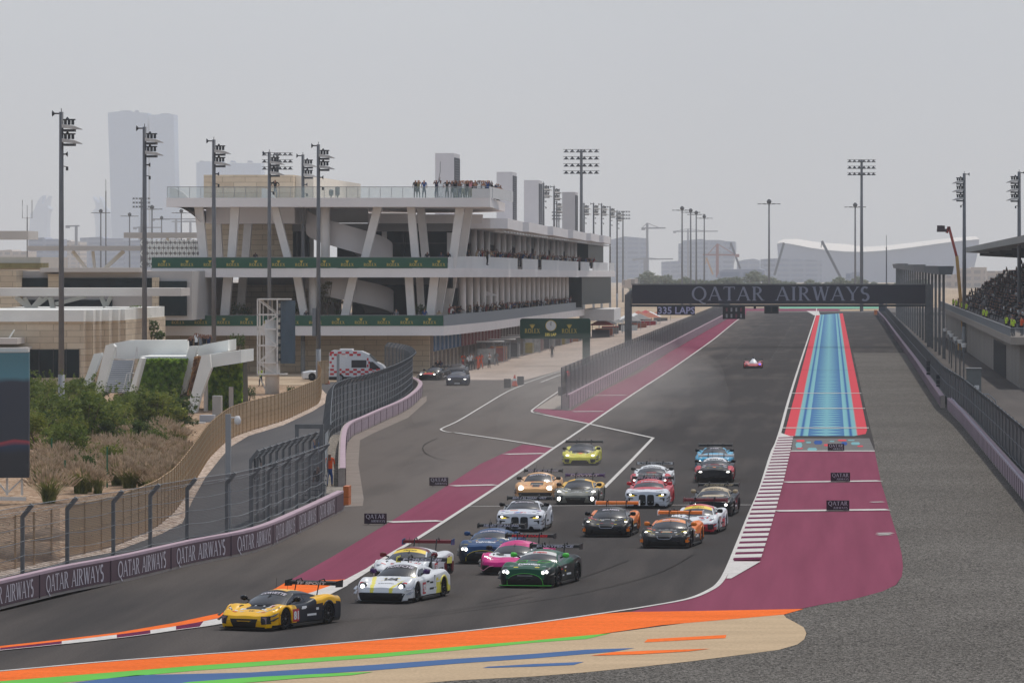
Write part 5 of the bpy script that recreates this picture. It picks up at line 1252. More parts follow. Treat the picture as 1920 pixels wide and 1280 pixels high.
# cranes
def crane(lab, col, mastx, ytop, ybot, jib=None, luff=None, Y=4000, th=1.0, grp="construction cranes in the haze"):
    t = thing("tower_crane" if jib else "mobile_crane", lab, "crane", tuple(P(mastx, ybot, Y)), group=grp); m = M("crane_"+col, dict(grey=(130, 132, 142), red=(160, 118, 118), orange=(190, 150, 110), dark=(96, 100, 112))[col], .6, .05, .1)
    if jib:
        mb = MB(); a, b = P(mastx, ybot, Y), P(mastx, ytop, Y); mb.bar(tuple(a), tuple(b), 1.9*th, 1.9*th); part("mast", mb, m, t)
        mb = MB(); a, b = P(jib[0], jib[2], Y), P(jib[1], jib[2]-.5, Y); mb.bar(tuple(a), tuple(b), 1.0*th, 1.1*th); mb.boxc(tuple(P(jib[0]+3, jib[2]+1.2, Y)), (3, 2, 2)); part("jib", mb, m, t)
        mb = MB(); c = P(mastx, ytop-1, Y); mb.bar(tuple(c), tuple(P(jib[1]*.7+mastx*.3, jib[2], Y)), .5, .5); mb.bar(tuple(c), tuple(P(jib[0], jib[2], Y)), .5, .5); part("tie", mb, m, t)
    if luff:
        mb = MB(); mb.bar(tuple(P(luff[0], luff[1], Y)), tuple(P(luff[2], luff[3], Y)), 1.4*th, 1.4*th); part("boom", mb, m, t)
        mb = MB(); mb.bar(tuple(P(luff[0], luff[1], Y)), tuple(P(luff[0]-1.5, luff[1]+12, Y)), .4, .4); part("cable", mb, m, t)
crane("pale tower crane with long jib right of the hazy end block", "grey", 1213.5, 419, 520, (1203, 1248, 428))
crane("faint tower crane reaching left above the largest hazy block", "grey", 1290, 430, 520, (1262, 1346, 434), Y=5000)
crane("red tower crane in front of the largest hazy block", "red", 1345, 458, 520, (1379, 1318, 478), Y=3200)
crane("low faint crane left of the red tower crane", "grey", 1209, 484, 520, (1186, 1262, 486), Y=4300)
crane("leaning boom crane at the right side of the largest hazy block", "dark", 0, 0, 520, None, (1370, 455, 1388, 504), 3200)
crane("boom crane leaning right at the left end of the stadium", "dark", 1452, 0, 520, None, (1470, 455, 1452, 516), 3000)
crane("boom crane leaning left in front of the stadium", "dark", 1576, 0, 520, None, (1541, 452, 1577, 522), 2600)
crane("thin orange boom crane low behind the thin masts", "orange", 1335, 0, 520, None, (1324, 483, 1337, 515), 3600)
crane("grey harbour crane at left between the first near mast and the thin antenna", "grey", 143, 424, 460, (124, 149, 424), Y=3600)
crane("faint crane below the pale twin towers", "grey", 262, 426, 450, (250, 302, 427), Y=4200)
crane("faint crane with long jib left of the curved soffit of the pit building", "grey", 330, 411, 450, (284, 369, 411), Y=4200)
crane("faint second crane just left of the pit building", "grey", 357, 414, 450, (372, 322, 416), Y=4400)
# boom lift with basket, right
YLb = 620; t = thing("boom_lift", "red and yellow boom lift raising a basket beside the right hand mast", "boom lift", tuple(P(1806, 560, YLb)))
def bl_(p): return tuple(P(p[0], p[1], YLb))
mb = MB(); mb.bar(bl_((1808, 640)), bl_((1794, 480)), .42, .42); part("lower_boom", mb, M("boom_yellow", (206, 158, 86), .5, .1, 1), t)
mb = MB(); mb.bar(bl_((1794, 482)), bl_((1779, 425)), .34, .34); mb.bar(bl_((1779, 425)), bl_((1775, 437)), .34, .34); part("upper_boom", mb, M("boom_red", (170, 66, 56), .5, .1, 1), t)
mb = MB(); a = P(1766, 432, YLb); mb.boxc(tuple(a), (1.3, .8, .4)); mb.boxc(tuple(P(1762, 427, YLb)), (.7, .5, .6)); mb.boxc(tuple(P(1769, 428, YLb)), (.35, .4, .7)); part("basket", mb, M("basket_dark", (70, 52, 56), .6, .2, 2), t)
mb = MB(); c = P(1806, 562, YLb); mb.box((c.x-.7, YLb-1.2, -.3), (c.x+.7, YLb+1.2, 1.2)); part("base", mb, M("boom_yellow", (206, 158, 86)), t)

# ---------------- grandstand on the right
GSX = 16.2
t = thing("grandstand", "covered concrete grandstand packed with spectators at the right edge", "grandstand", (24, 560, 0))
m_gconc = M("grandstand_concrete", (158, 146, 134), .85, .10, .6)
mb = MB(); mb.box((GSX+.9, 436, -.3), (45, 720, 4.0)); part("wall", mb, M("grandstand_wall", (150, 140, 130), .85, .12, .5, stretch=(1, 1, .15)), t)
mb = MB(); mb.box((GSX, 433, 4.0), (46, 720, 4.67)); part("deck_slab", mb, m_gconc, t)
uvgrid([[(GSX+.02, y, 4.68), (GSX+.02, y, 5.45)] for y in range(434, 721, 6)], "parapet", mesh_mat("parapet_bars", (112, 116, 118), .1, .3, 100, extra=.75), t)
uvgrid([[(GSX+.02+k*2, 433.1, 4.68), (GSX+.02+k*2, 433.1, 5.45)] for k in range(16)], "parapet", mesh_mat("parapet_wire", (150, 152, 154), .1, .2, 1), t)
mb = MB(); mb.box((GSX-.03, 433, 5.45), (GSX+.06, 720, 5.52)); mb.box((GSX, 433, 5.45), (46, 433.1, 5.52)); part("handrail", mb, m_rail, t)
mb = MB()
for r_ in range(20):
    mb.box((18.4+r_*.85, 447, 4.66), (18.4+(r_+1)*.85+(.2 if r_ < 19 else 10), 716, 4.9+r_*.52))
part("seat_terrace", mb, M("terrace_grey", (96, 92, 92), .9, .15, 1), t)
mb = MB(); 
for y0, y1 in ((430, 715),):
    v = [(20.0, y0, 14.2+.25), (20.0, y1, 14.2+drop(y1)*1.0+.0), (46, y1, 13.2+drop(y1)), (46, y0, 13.6)]
    lo = [(a, b, c-.75) for a, b, c in v]
    mb.add([(a, b, c) for a, b, c in v]+lo, [(0, 1, 2, 3), (7, 6, 5, 4), (0, 4, 5, 1), (1, 5, 6, 2), (2, 6, 7, 3), (3, 7, 4, 0)])
part("roof", mb, M("roof_sheet", (150, 146, 138), .7, .08, .6), t)
for k in range(7):
    y = 460+k*42; mb = MB(); d = drop(y); mb.bar((22, y, 13.3+d*1.0), (44, y, 12.2+d), .5, .7); part("roof_truss", mb, M("truss_dark", (82, 80, 78), .7, .1, 1), t)
    mb = MB(); mb.bar((36, y, 4.5), (36, y, 12.9+d), .5, .5); part("roof_column", mb, m_gconc, t)
mb = MB(); a = P(1838, 470, 690); mb.boxc((a.x, 690, a.z), (2.2, 1.2, .35)); mb.bar((a.x+.6, 690, a.z), (a.x+.6, 690, a.z+1), .1, .1); part("speaker_cluster", mb, m_lamp, t)
mb = MB(); a = P(1891, 476, 640); mb.boxc((a.x, 640, a.z), (1.0, .8, .45)); mb.bar((a.x, 640, a.z), (a.x, 640, a.z+.9), .08, .08); part("speaker_cluster", mb, m_lamp, t)
# recess, cabinets under the deck
for i, (px0, px1, py0, py1, Y, m_, nm, lb) in enumerate(((1845, 1862, 638, 680, 470, m_dark, "doorway", None),)):
    mb = MB(); mb.box((GSX+.85, 470, 0), (GSX+.95, 505, 3.3)); part(nm, mb, m_, t)
# steel post row
t = thing("post_frame", "row of tall grey steel posts with box heads standing beyond the right catch fence", "steel frame", (13.2, 760, 0))
for k in range(20):
    Yk = 565+k*21.5; mb = MB(); mb.bar((13.2, Yk, -.2), (13.2, Yk, 10.0), .3, .3); part("post", mb, m_steel, t)
for k in range(5):
    y0 = 560+k*84; mb = MB(); mb.add([(12.6, y0, 9.9), (14.1, y0, 9.9), (14.1, y0+82, 9.9), (12.6, y0+82, 9.9), (12.4, y0, 10.9-.1*(k % 2)), (14.3, y0, 10.9-.1*(k % 2)), (14.3, y0+82, 10.7), (12.4, y0+82, 10.7)], [(0, 3, 2, 1), (4, 5, 6, 7), (0, 1, 5, 4), (1, 2, 6, 5), (2, 3, 7, 6), (3, 0, 4, 7)]); part("head_box", mb, M("head_box_grey", (104, 106, 106), .6, .1, 1), t)
# kiosk, board and rail near right
c = G(1838, 737); Yk = c.y; t = thing("equipment_kiosk", "grey equipment kiosk with small white notice behind the right catch fence", "kiosk", (c.x, Yk, 0))
mb = MB(); mb.box((P(1813, 0, Yk).x, Yk, 0), (P(1840, 0, Yk).x, Yk+2.0, P(0, 692, Yk).z)); part("cabinet", mb, M("kiosk_grey", (110, 112, 110), .6, .1, 1), t)
mb = MB(); mb.box((P(1811, 0, Yk).x, Yk-.1, P(0, 692, Yk).z), (P(1841, 0, Yk).x, Yk+2.1, P(0, 690, Yk).z)); part("lid", mb, m_steel, t)
mb = MB(); mb.box((P(1827, 0, Yk).x, Yk-.03, P(0, 730, Yk).z), (P(1836, 0, Yk).x, Yk-.01, P(0, 722, Yk).z)); part("notice", mb, m_wht, t)
Yk = 372; t = thing("service_board", "light grey board with a dark slot on a bent rail at the right catch fence", "board", (P(1818, 0, Yk).x, Yk, 0))
mb = MB(); mb.box((P(1801, 0, Yk).x, Yk, P(0, 765, Yk).z), (P(1834.5, 0, Yk).x, Yk+.12, P(0, 741, Yk).z)); part("panel", mb, M("board_grey", (136, 140, 146), .5, .06, 2), t)
mb = MB(); mb.box((P(1812, 0, Yk).x, Yk-.02, P(0, 760.5, Yk).z), (P(1823, 0, Yk).x, Yk, P(0, 756.5, Yk).z)); part("slot", mb, m_dark, t)
mb = MB(); mb.tube([tuple(P(1800, 738.5, Yk)), tuple(P(1853, 738.5, Yk)), tuple(P(1867, 751, Yk)), tuple(P(1867, 770, Yk))], .05, seg=6); part("rail", mb, m_rail, t)
for k, (px, py) in enumerate(((1772, 619), (1780, 624), (1784, 629), (1792, 636), (1800, 641), (1807, 648))):
    Y = 560-k*22; t = thing("white_cap_post", "white capped post in the short row under the grandstand deck", "bollard", (P(px, py, Y).x, Y, 0), group="white capped posts under the grandstand deck")
    mb = MB(); a = P(px, py, Y); mb.tube([(a.x, Y, a.z-.15), (a.x, Y, a.z+.22)], [.2, .28], seg=10); part("cap", mb, m_wht, t); mb = MB(); mb.tube([(a.x, Y, -.1), (a.x, Y, a.z-.1)], .07, seg=6); part("post", mb, m_steel, t)
t = thing("far_block", "orange crash block at the far end of the right barrier", "block", (9.8, 1012, 0)); mb = MB(); mb.box((9.0, 1012, 0), (9.7, 1014, 1.0)); part("block", mb, M("orange_plastic", (196, 104, 46)), t)
# ---------------- stone buildings, canopies, stairs on the left
m_wall = M("white_plaster", (238, 236, 228), .7, .06, .6)
m_sandc = M("sand_canopy", (206, 198, 190), .8, .05, .4)
t = thing("stone_pavilion", "low stone clad pavilion with white parapet and dark windows at the left", "building", tuple(P(100, 700, 430)))
Yp = 430
def bx(name, x0, y0, x1, y1, Y, dep, mat, parent): return ext(name, [(x0, y0), (x1, y0), (x1, y1), (x0, y1)], Y, dep, mat, parent)
bx("wall", -60, 602, 157, 735, Yp, 30, m_stone, t); bx("parapet", -60, 581, 157, 603, Yp-.3, 30, m_wall, t)
for k, (a, b, d) in enumerate(((157, 175, 1.5), (175, 187, 3), (187, 205, 4.5), (205, 222, 6.5), (222, 236, 8))):
    bx("wall", a, 602-k*.6, b, 735, Yp+d, 26, m_stone, t); bx("parapet", a, 581-k*.4, b-(2 if k == 4 else 0), 603-k*.6, Yp+d-.2, 26, m_wall, t)
bx("window", 54, 655, 100, 708, Yp-.05, .3, m_glass, t); bx("window", 101, 655, 148, 708, Yp-.05, .3, m_glass, t)
for x in (54, 73, 100, 124, 148): bx("mullion", x-.6, 654, x+.6, 708, Yp-.12, .1, m_dsteel, t)
bx("door_canopy", -40, 634, 32, 645, Yp-4, 4, m_sandc, t); bx("door_canopy", -40, 651, 50, 655, Yp-3, 3, m_sandc, t)
mb = MB(); mb.bar(tuple(P(15, 637, Yp-2)), tuple(P(27, 618, Yp-2)), .12, .12); part("strut", mb, m_wall, t)
# mid building behind
t = thing("stone_hall", "two storey stone and white hall with ribbon windows behind the canopies at left", "building", tuple(P(150, 600, 480)))
bx("wall", -60, 507, 30, 600, 478, 30, m_stone, t); bx("white_wall", 30, 508, 360, 600, 482, 30, M("hall_white", (186, 180, 176), .8, .06, .5), t)
bx("window_band", 30, 521, 100, 538, 481.6, .3, m_glass, t); bx("window_band", 120, 521, 285, 540, 481.6, .3, m_glass, t); bx("window_band", 20, 562, 210, 582, 481.6, .3, m_glass, t); bx("window_band", 296, 527, 350, 592, 481.6, .3, m_glass, t)
bx("stone_pier", 285, 520, 297, 592, 481, .8, m_stone, t); bx("stone_pier", 90, 514, 112, 540, 481, .8, m_stone, t)
bx("roof_edge", 75, 502, 262, 510, 480, 4, m_sandc, t)
t = thing("low_hall", "long low sandy flat roof building far behind the left canopies", "building", tuple(P(100, 500, 560)))
bx("wall", -60, 482, 76, 512, 560, 20, m_sandc, t); bx("planted_roof", -60, 493, 78, 503, 556, 5, M("dry_roof_plants", (140, 130, 90), .9, .3, 1), t)
# canopies
def canopy(lab, x0, x1, y0, y1, Y, dep, legs):
    t = thing("canopy", lab, "canopy", tuple(P((x0+x1)/2, y1, Y)), group="flat white canopies left of the pit building")
    bx("roof_slab", x0, y0, x1, y1, Y, dep, m_sandc, t)
    for a, b, c, d, w_ in legs:
        mb = MB(); mb.bar(tuple(P(a, b, Y+dep*.4)), tuple(P(c, d, Y+dep*.4)), w_, w_); part("strut", mb, m_wall, t)
canopy("long white flat canopy slab crossing behind the first two near masts", -40, 340, 540, 555, 446, 6, [(58, 580, 30, 556, .45), (58, 578, 46, 558, .3), (60, 578, 78, 558, .4), (60, 580, 90, 557, .3), (100, 580, 95, 557, .45), (104, 570, 160, 556, .35), (198, 575, 190, 556, .4), (200, 572, 208, 556, .35)])
canopy("sandy canopy slab high at left carried by a branching white column", 51, 310, 461, 470, 520, 5, [(180, 540, 176, 525, .5), (180, 527, 136, 471, .35), (180, 527, 174, 471, .3), (184, 515, 232, 471, .4), (214, 540, 258, 505, .35), (200, 540, 182, 512, .3)])
canopy("upper sandy canopy slab touching the left end of the pit building", 232, 372, 436, 446, 540, 5, [(312, 447, 340, 482, .35), (353, 447, 353, 500, .3), (374, 482, 366, 490, .3)])
canopy("short grey canopy slab entering at the left edge", -60, 53, 433, 449, 480, 6, [(-20, 449, -20, 520, .5)])
# lattice screen
t = thing("lattice_screen", "white diamond lattice screen between the canopies and the pit building", "lattice screen", tuple(P(320, 500, 512)))
bx("backing", 264, 452, 386, 500, 513, .2, M("lattice_back", (150, 146, 144), .9, .1, 1), t)
mb = MB()
for k in range(14):
    for r_ in range(5):
        x = 268+k*8.6+(4.3 if r_ % 2 else 0); y = 455+r_*10
        if x > 384: continue
        c = [P(x, y-6.2, 512), P(x+4.4, y, 512), P(x, y+6.2, 512), P(x-4.4, y, 512)]
        for i in range(4): mb.bar(tuple(c[i]), tuple(c[(i+1) % 4]), .1, .12)
part("lattice", mb, m_wall, t)
# staircase
Ys = 368
t = thing("staircase", "white outdoor staircase with steel rails between sloping walls and hedge at left", "staircase", tuple(P(215, 735, Ys)))
def sp_(x, y, Y=Ys): return tuple(P(x, y, Y))
for k in range(17):
    f = k/16; xl = 190+14*f; xr = 242+8*f-0; y = 732-57*f; mb = MB(); Yk = Ys+f*10
    a = P(xl, y, Yk); b = P(xr, y, Yk); mb.box((a.x, Yk, a.z-.19), (b.x, Yk+.7, a.z), M("step_grey", (150, 152, 158), .8, .06, 1)); mb.box((a.x, Yk-.05, a.z-.05), (b.x, Yk-.004, a.z+.01), m_wht); part("step", mb, None, t)
ext("side_wall", [(176, 740), (198, 647), (212, 645), (216, 650), (192, 738)], Ys-.5, 1.0, m_wall, t); ext("side_wall", [(152, 730), (176, 663), (190, 661), (190, 666), (168, 726)], Ys+4, 1.0, m_wall, t)
ext("side_wall", [(240, 740), (262, 670), (268, 672), (250, 740)], Ys-.5, 2, m_wall, t)
ext("back_wall", [(204, 672), (204, 645), (240, 638), (352, 637), (352, 668), (262, 672), (240, 674)], Ys+12, 1.5, m_wall, t)
for pts_ in (((196, 712), (196, 702), (208, 652), (218, 650), (218, 672)), ((186, 735), (186, 725), (207, 660)), ((252, 700), (246, 698), (257, 650), (258, 668)), ((230, 735), (238, 700), (244, 699), (243, 715))):
    mb = MB(); mb.tube([tuple(P(x, y, Ys-.2)) for x, y in pts_], .045, seg=5); part("handrail", mb, m_wht, t)
t = thing("viewing_terrace", "white curved viewing terrace walls with slanted fins above the ivy wall", "terrace", tuple(P(400, 760, 375)))
ext("terrace_wall", [(367, 650), (385, 645), (428, 637), (428, 658), (395, 664), (372, 668)], 374, 5, m_wall, t)
ext("slanted_fin", [(355, 649), (370, 648), (346, 735), (330, 745), (326, 742)], 372, 1.2, m_wall, t)
ext("slanted_fin", [(378, 666), (393, 664), (396, 690), (375, 745), (362, 795), (352, 815), (340, 806)], 366, 1.2, m_wall, t)
ext("terrace_beam", [(380, 666), (452, 656.5), (452, 680), (394, 689)], 367, 8, m_wall, t)
bx("terrace_floor", 262, 668, 360, 673, 374, 8, m_wall, t)
bx("pillar", 429, 725, 437, 775, 372, 1, m_sandc, t); bx("pillar", 382, 700, 387, 780, 370, 1, m_sandc, t)
t = thing("info_panels", "pale grey cabinets and panels below the ivy wall", "panel", tuple(P(385, 800, 345)))
bx("tall_panel", 398, 742, 414, 785, 352, 1, M("panel_grey", (168, 164, 158), .8, .05, 1), t); bx("cabinet", 374, 778, 401, 806, 345, 1, M("cabinet_pale", (178, 180, 184), .7, .05, 1), t); bx("cabinet", 357, 792, 383, 810, 342, 1, m_sandc, t)
bx("sign_box", 333, 844, 354, 858, 290, .8, m_wht, t)
# rocks seen through the thin netting
for k, (px, py, w_, h_) in enumerate(((90, 1012, 2.0, .5), (18, 1045, 2.2, .6), (60, 1050, 2.0, .7), (155, 1020, .9, .5))):
    c = G(px, py); t = thing("boulder", ["flat grey boulder in the middle of the gravel behind the thin netting", "brown boulder nearest the left edge behind the thin netting", "brown boulder at the foot of the thin netting", "small dark stone behind the third fence post"][k], "rock", tuple(c))
    mb = MB(); rows = []
    random.seed(k)
    for i in range(7):
        ph = math.pi/2*i/6; rr = math.cos(ph); rows.append([(c.x+w_/2*rr*math.cos(2*math.pi*j/12)*(1+.15*random.uniform(-1, 1)), c.y+.5*w_*rr*math.sin(2*math.pi*j/12), h_*math.sin(ph)*(1+.1*random.uniform(-1, 1))) for j in range(12)])
        rows[-1].append(rows[-1][0])
    mb.grid(rows); part("stone", mb, M("rock_brown", (150, 128, 108), .95, .2, 3), t, True)

# ---------------- plants
def leaf_mat(name, c0, c1, trans=.35):
    m = bpy.data.materials.new(name); m.use_nodes = True; n = m.node_tree.nodes; l = m.node_tree.links; b = n['Principled BSDF']
    b.inputs['Roughness'].default_value = .7; b.inputs['Specular IOR Level'].default_value = .2
    tc = n.new("ShaderNodeTexCoord"); ns = n.new("ShaderNodeTexNoise"); ns.inputs['Scale'].default_value = 2.2; ns.inputs['Detail'].default_value = 5; l.new(tc.outputs['Object'], ns.inputs['Vector'])
    cr = n.new("ShaderNodeValToRGB"); cr.color_ramp.elements[0].position = .36; cr.color_ramp.elements[1].position = .64; cr.color_ramp.elements[0].color = lin(c0); cr.color_ramp.elements[1].color = lin(c1)
    l.new(ns.outputs[0], cr.inputs[0]); l.new(cr.outputs[0], b.inputs['Base Color'])
    tr = n.new("ShaderNodeBsdfTranslucent"); l.new(cr.outputs[0], tr.inputs[0]); mx = n.new("ShaderNodeMixShader"); mx.inputs[0].default_value = trans
    l.new(b.outputs[0], mx.inputs[1]); l.new(tr.outputs[0], mx.inputs[2]); l.new(mx.outputs[0], n['Material Output'].inputs[0])
    return m
m_leafa = leaf_mat("leaf_green", (66, 88, 36), (130, 142, 66)); m_leafb = leaf_mat("leaf_dark", (50, 70, 34), (98, 116, 56)); m_leafy = leaf_mat("leaf_yellow_green", (86, 102, 42), (152, 156, 72))
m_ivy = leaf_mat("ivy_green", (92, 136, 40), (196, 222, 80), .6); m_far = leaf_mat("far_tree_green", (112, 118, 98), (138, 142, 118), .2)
m_plume = leaf_mat("grass_plume", (164, 142, 118), (216, 194, 168), .3); m_blade = leaf_mat("grass_blade", (92, 104, 48), (156, 156, 88), .3)
m_bark = M("bark", (110, 92, 78), .9, .2, 4)
def leaves(mb, cx, cy, cz, rx, ry, rz, n, size, rnd, m=None, hollow=.5):
    for _ in range(n):
        while True:
            x, y, z = rnd.uniform(-1, 1), rnd.uniform(-1, 1), rnd.uniform(-1, 1); r2 = x*x+y*y+z*z
            if hollow*hollow < r2 < 1: break
        p = Vector((cx+x*rx, cy+y*ry, cz+z*rz)); a = Vector((rnd.uniform(-1, 1), rnd.uniform(-1, 1), rnd.uniform(-.6, .6))).normalized(); b = a.cross(Vector((rnd.uniform(-1, 1), rnd.uniform(-1, 1), rnd.uniform(-1, 1)))).normalized()
        s = size*rnd.uniform(.6, 1.4); mb.add([p-a*s, p+b*s*.45, p+a*s, p-b*s*.45], [(0, 1, 2, 3)], m)
def make_bush(name, seed, h, w_, mat, n=26, leaf=.11, per=90):
    rnd = random.Random(seed); t = thing(name, "x", "shrub"); mb = MB()
    for k in range(n):
        a = rnd.uniform(0, 6.28); r_ = w_/2*rnd.uniform(.05, .95); z = h*rnd.uniform(.25, .92)*(1-.35*(r_/(w_/2))**2)
        s = rnd.uniform(.22, .4)*w_/2
        leaves(mb, r_*math.cos(a), r_*math.sin(a), z, s, s, s*.8, per, leaf, rnd, hollow=.35)
    for k in range(30):   # stray shoots
        a = rnd.uniform(0, 6.28); r_ = w_/2*rnd.uniform(.5, 1.08); leaves(mb, r_*math.cos(a), r_*math.sin(a), h*rnd.uniform(.5, 1.05), .12, .12, .3, 10, leaf, rnd, hollow=0)
    lpart("foliage", mb, mat, t); mb = MB()
    for k in range(5):
        a = rnd.uniform(0, 6.28); mb.tube([(0, 0, -.1), (.25*w_*math.cos(a)*.5, .25*w_*math.sin(a)*.5, h*.35), (.35*w_*math.cos(a), .35*w_*math.sin(a), h*.75)], [.05, .035, .012], seg=5)
    lpart("stems", mb, m_bark, t)
    return t
def make_grass(name, seed, h, w_, plume=True, n=420):
    rnd = random.Random(seed); t = thing(name, "x", "ornamental grass"); bl = MB(); pm = MB()
    for k in range(n):
        a = rnd.uniform(0, 6.28); L = h*rnd.uniform(.7, 1.1); sp = w_/2*rnd.uniform(.1, 1.0)
        x0, y0 = .12*w_*rnd.uniform(-1, 1), .12*w_*rnd.uniform(-1, 1); ca, sa = math.cos(a), math.sin(a); pts = []
        for q in range(5): u = q/4; pts.append(Vector((x0+ca*sp*u**1.5, y0+sa*sp*u**1.5, L*(u-.28*u*u*(sp/(w_/2)))))) 
        wd = .014; s_ = Vector((-sa, ca, 0))
        vs_ = []
        for q, p in enumerate(pts): w2 = wd*(1-.7*q/4); vs_ += [p-s_*w2, p+s_*w2]
        bl.add(vs_, [(2*q, 2*q+1, 2*q+3, 2*q+2) for q in range(4)])
        if plume and rnd.random() < .45:
            d = (pts[4]-pts[3]).normalized()+Vector((0, 0, .25)); p = pts[4]; q_ = p+d*.22*h
            for s2 in (s_, d.cross(s_).normalized()): pm.add([p, p+d*.1*h+s2*.03, q_, p+d*.1*h-s2*.03], [(0, 1, 2, 3)])
    lpart("blades", bl, m_blade, t)
    if plume: lpart("plumes", pm, m_plume, t)
    return t
HID = []
def scatter(protos, places, labels, group, rnd):
    for i, (px, py, sc) in enumerate(places):
        pr = protos[i % len(protos)]; 
        if pr not in HID: o = pr; HID.append(pr)
        else: o = copy_tree(pr)
        g = G(px, py) if not isinstance(px, tuple) else Vector(px); o.location = g; s = sc*rnd.uniform(.92, 1.08); o.scale = (s, s, s*rnd.uniform(.92, 1.08)); o.rotation_euler = (0, 0, rnd.uniform(0, 6.28))
        o['label'] = labels[i] if i < len(labels) else labels[-1]; o['group'] = group
rn = random.Random(3)
big = [make_bush("leafy_shrub", 1, 3.4, 3.6, m_leafa, 34), make_bush("leafy_shrub", 2, 3.2, 3.2, m_leafy, 30), make_bush("leafy_shrub", 3, 3.0, 3.0, m_leafb, 28)]
bp = [(62, 800, 1.0), (70, 850, .75), (130, 822, .8), (165, 846, 1.0), (215, 826, .8), (205, 846, .7), (262, 818, .8), (300, 818, .95), (340, 806, .8), (120, 878, .85), (95, 770, .8), (180, 772, .75), (155, 746, .6), (245, 770, .8), (330, 770, .6), (40, 780, .9), (238, 852, .45), (160, 905, .5), (290, 850, .45), (205, 890, .55), (328, 838, .4), (270, 878, .3)] + [(rn.uniform(60, 345), rn.uniform(775, 850), rn.uniform(.55, .95)) for _ in range(16)]
bl_lab = ["tall green shrub beside the big video screen", "yellow green shrub behind the grass clumps at the screen's right side", "dark green shrub right of the first near mast's foot", "largest green shrub below the stairs", "bright green shrub under the staircase foot", "dark low shrub in front of the largest green shrub", "green shrub before the second near mast's pale base", "yellow green shrub under the slanted white fins", "dark shrub touching the lower end of the slanted fin", "upright leafy shrub standing among dry grass near the green stake", "yellow shrub behind the first near mast", "dark shrub at the left wall of the stairs", "smallest green shrub at the foot of the stone pavilion", "yellow shrub at the foot of the hedge slope", "dark shrub at the foot of the left slanted fin", "green shrub mostly hidden by the big video screen", "small yellow green bush among the dry grass", "small dark bush between two fountain grass clumps", "small green bush in the middle of the dry grass", "small yellow bush beside the green stake", "little dark bush right of the white sign box", "tiny green plant near the brown screen fence", "green shrub filling the shrub belt between the stairs and the dry grass"]
scatter(big, bp, bl_lab, "green shrubs in the garden", rn)
gr = [make_grass("fountain_grass", 5, 1.25, 2.0, True, 520), make_grass("fountain_grass", 6, 1.1, 1.8, True, 440), make_grass("fountain_grass", 8, 1.3, 1.7, True, 400)]
gp_ = [(92, 943, 1.15), (152, 925, 1.15), (183, 925, .8)]
g_lab = ["large round fountain grass clump with pinkish plumes nearest the video screen", "greener fountain grass clump right of the largest one", "narrow fountain grass clump behind the third fence post"]
for k in range(150):
    py = rn.uniform(818, 925); xl = 62; xr = 405-(py-830)*.95 if py > 838 else 408
    xr = {True: min(xr, 400)}[True]
    gp_.append((rn.uniform(xl, max(xl+30, xr-6)), py, rn.uniform(.6, 1.0)))
gp_ = gp_[:3] + sorted(gp_[3:], key=lambda a: a[1])
scatter(gr, gp_, g_lab + ["pinkish fountain grass clump in the dry grass between the shrubs and the brown screen fence"], "fountain grass clumps in the garden", rn)
for k, (px, py, hh) in enumerate(((97, 886, 1.9), (201, 914, 2.1), (107, 875, 1.4), (229, 890, 1.0), (254, 885, 1.3), (190, 825, 1.5), (205, 828, 1.2), (286, 810, 1.6), (299, 815, 1.2), (314, 808, 1.6), (270, 862, 1.0), (241, 858, .9), (122, 905, 1.2))):
    c = G(px, py); t = thing("plant_stake", "thin green plant stake in the garden grass", "stake", tuple(c), group="green plant stakes in the garden"); mb = MB(); mb.tube([(c.x, c.y, 0), (c.x, c.y, hh)], .045, seg=5); part("stake", mb, M("stake_green", (46, 104, 72), .5, .1, 2), t)
# hedge slope and ivy wall: leaf cover
def cover(name, lab, corners, n, size, mat, seed, base=None, thick=.25):
    rnd = random.Random(seed); mb = MB(); a, b, c, d = [P(*q) for q in corners]
    for _ in range(n):
        u, v = rnd.random(), rnd.random(); p = a.lerp(b, u).lerp(d.lerp(c, u), v); p.y -= rnd.uniform(0, thick)+.12*math.sin(u*40)*math.sin(v*23)
        x = Vector((rnd.uniform(-1, 1), rnd.uniform(-1, 1), rnd.uniform(-1, 1))).normalized(); y = x.cross(Vector((rnd.uniform(-1, 1), -1, rnd.uniform(-1, 1)))).normalized(); s = size*rnd.uniform(.6, 1.4)
        mb.add([p-x*s, p+y*s*.6, p+x*s, p-y*s*.6], [(0, 1, 2, 3)])
    return mb
t = thing("hedge_slope", "dense clipped green hedge slope right of the stairs", "hedge", tuple(P(300, 745, 370)))
ext("earth_bank", [(248, 752), (264, 674), (352, 673), (332, 752)], 371.5, 8, M("earth_dark", (60, 56, 40), .9, .2, 2), t); part("foliage", cover("f", "", [(246, 750, 370.5), (334, 750, 370.5), (353, 673, 371.5), (262, 673, 371.5)], 9000, .13, m_leafb, 4), leaf_mat("hedge_leaf", (84, 122, 40), (160, 190, 78), .6), t)
t = thing("ivy_wall", "wall of hanging bright green ivy below the white viewing terrace", "green wall", tuple(P(420, 775, 372)))
ext("backing", [(389, 780), (391, 692), (452, 680), (454, 760), (430, 775)], 373, 4, M("earth_dark", (60, 56, 40)), t); part("foliage", cover("f", "", [(388, 782, 372.6), (454, 758, 372.6), (454, 681, 372.6), (390, 690, 372.6)], 9000, .12, m_ivy, 5), m_ivy, t)
t = thing("trailing_plants", "orange and brown trailing plants between the two slanted white fins", "plants", tuple(P(370, 680, 368))); part("foliage", cover("f", "", [(352, 740, 369), (366, 740, 369), (381, 668, 369), (366, 668, 369)], 900, .1, m_leafa, 6), leaf_mat("dry_leaf", (130, 92, 70), (190, 150, 110)), t)
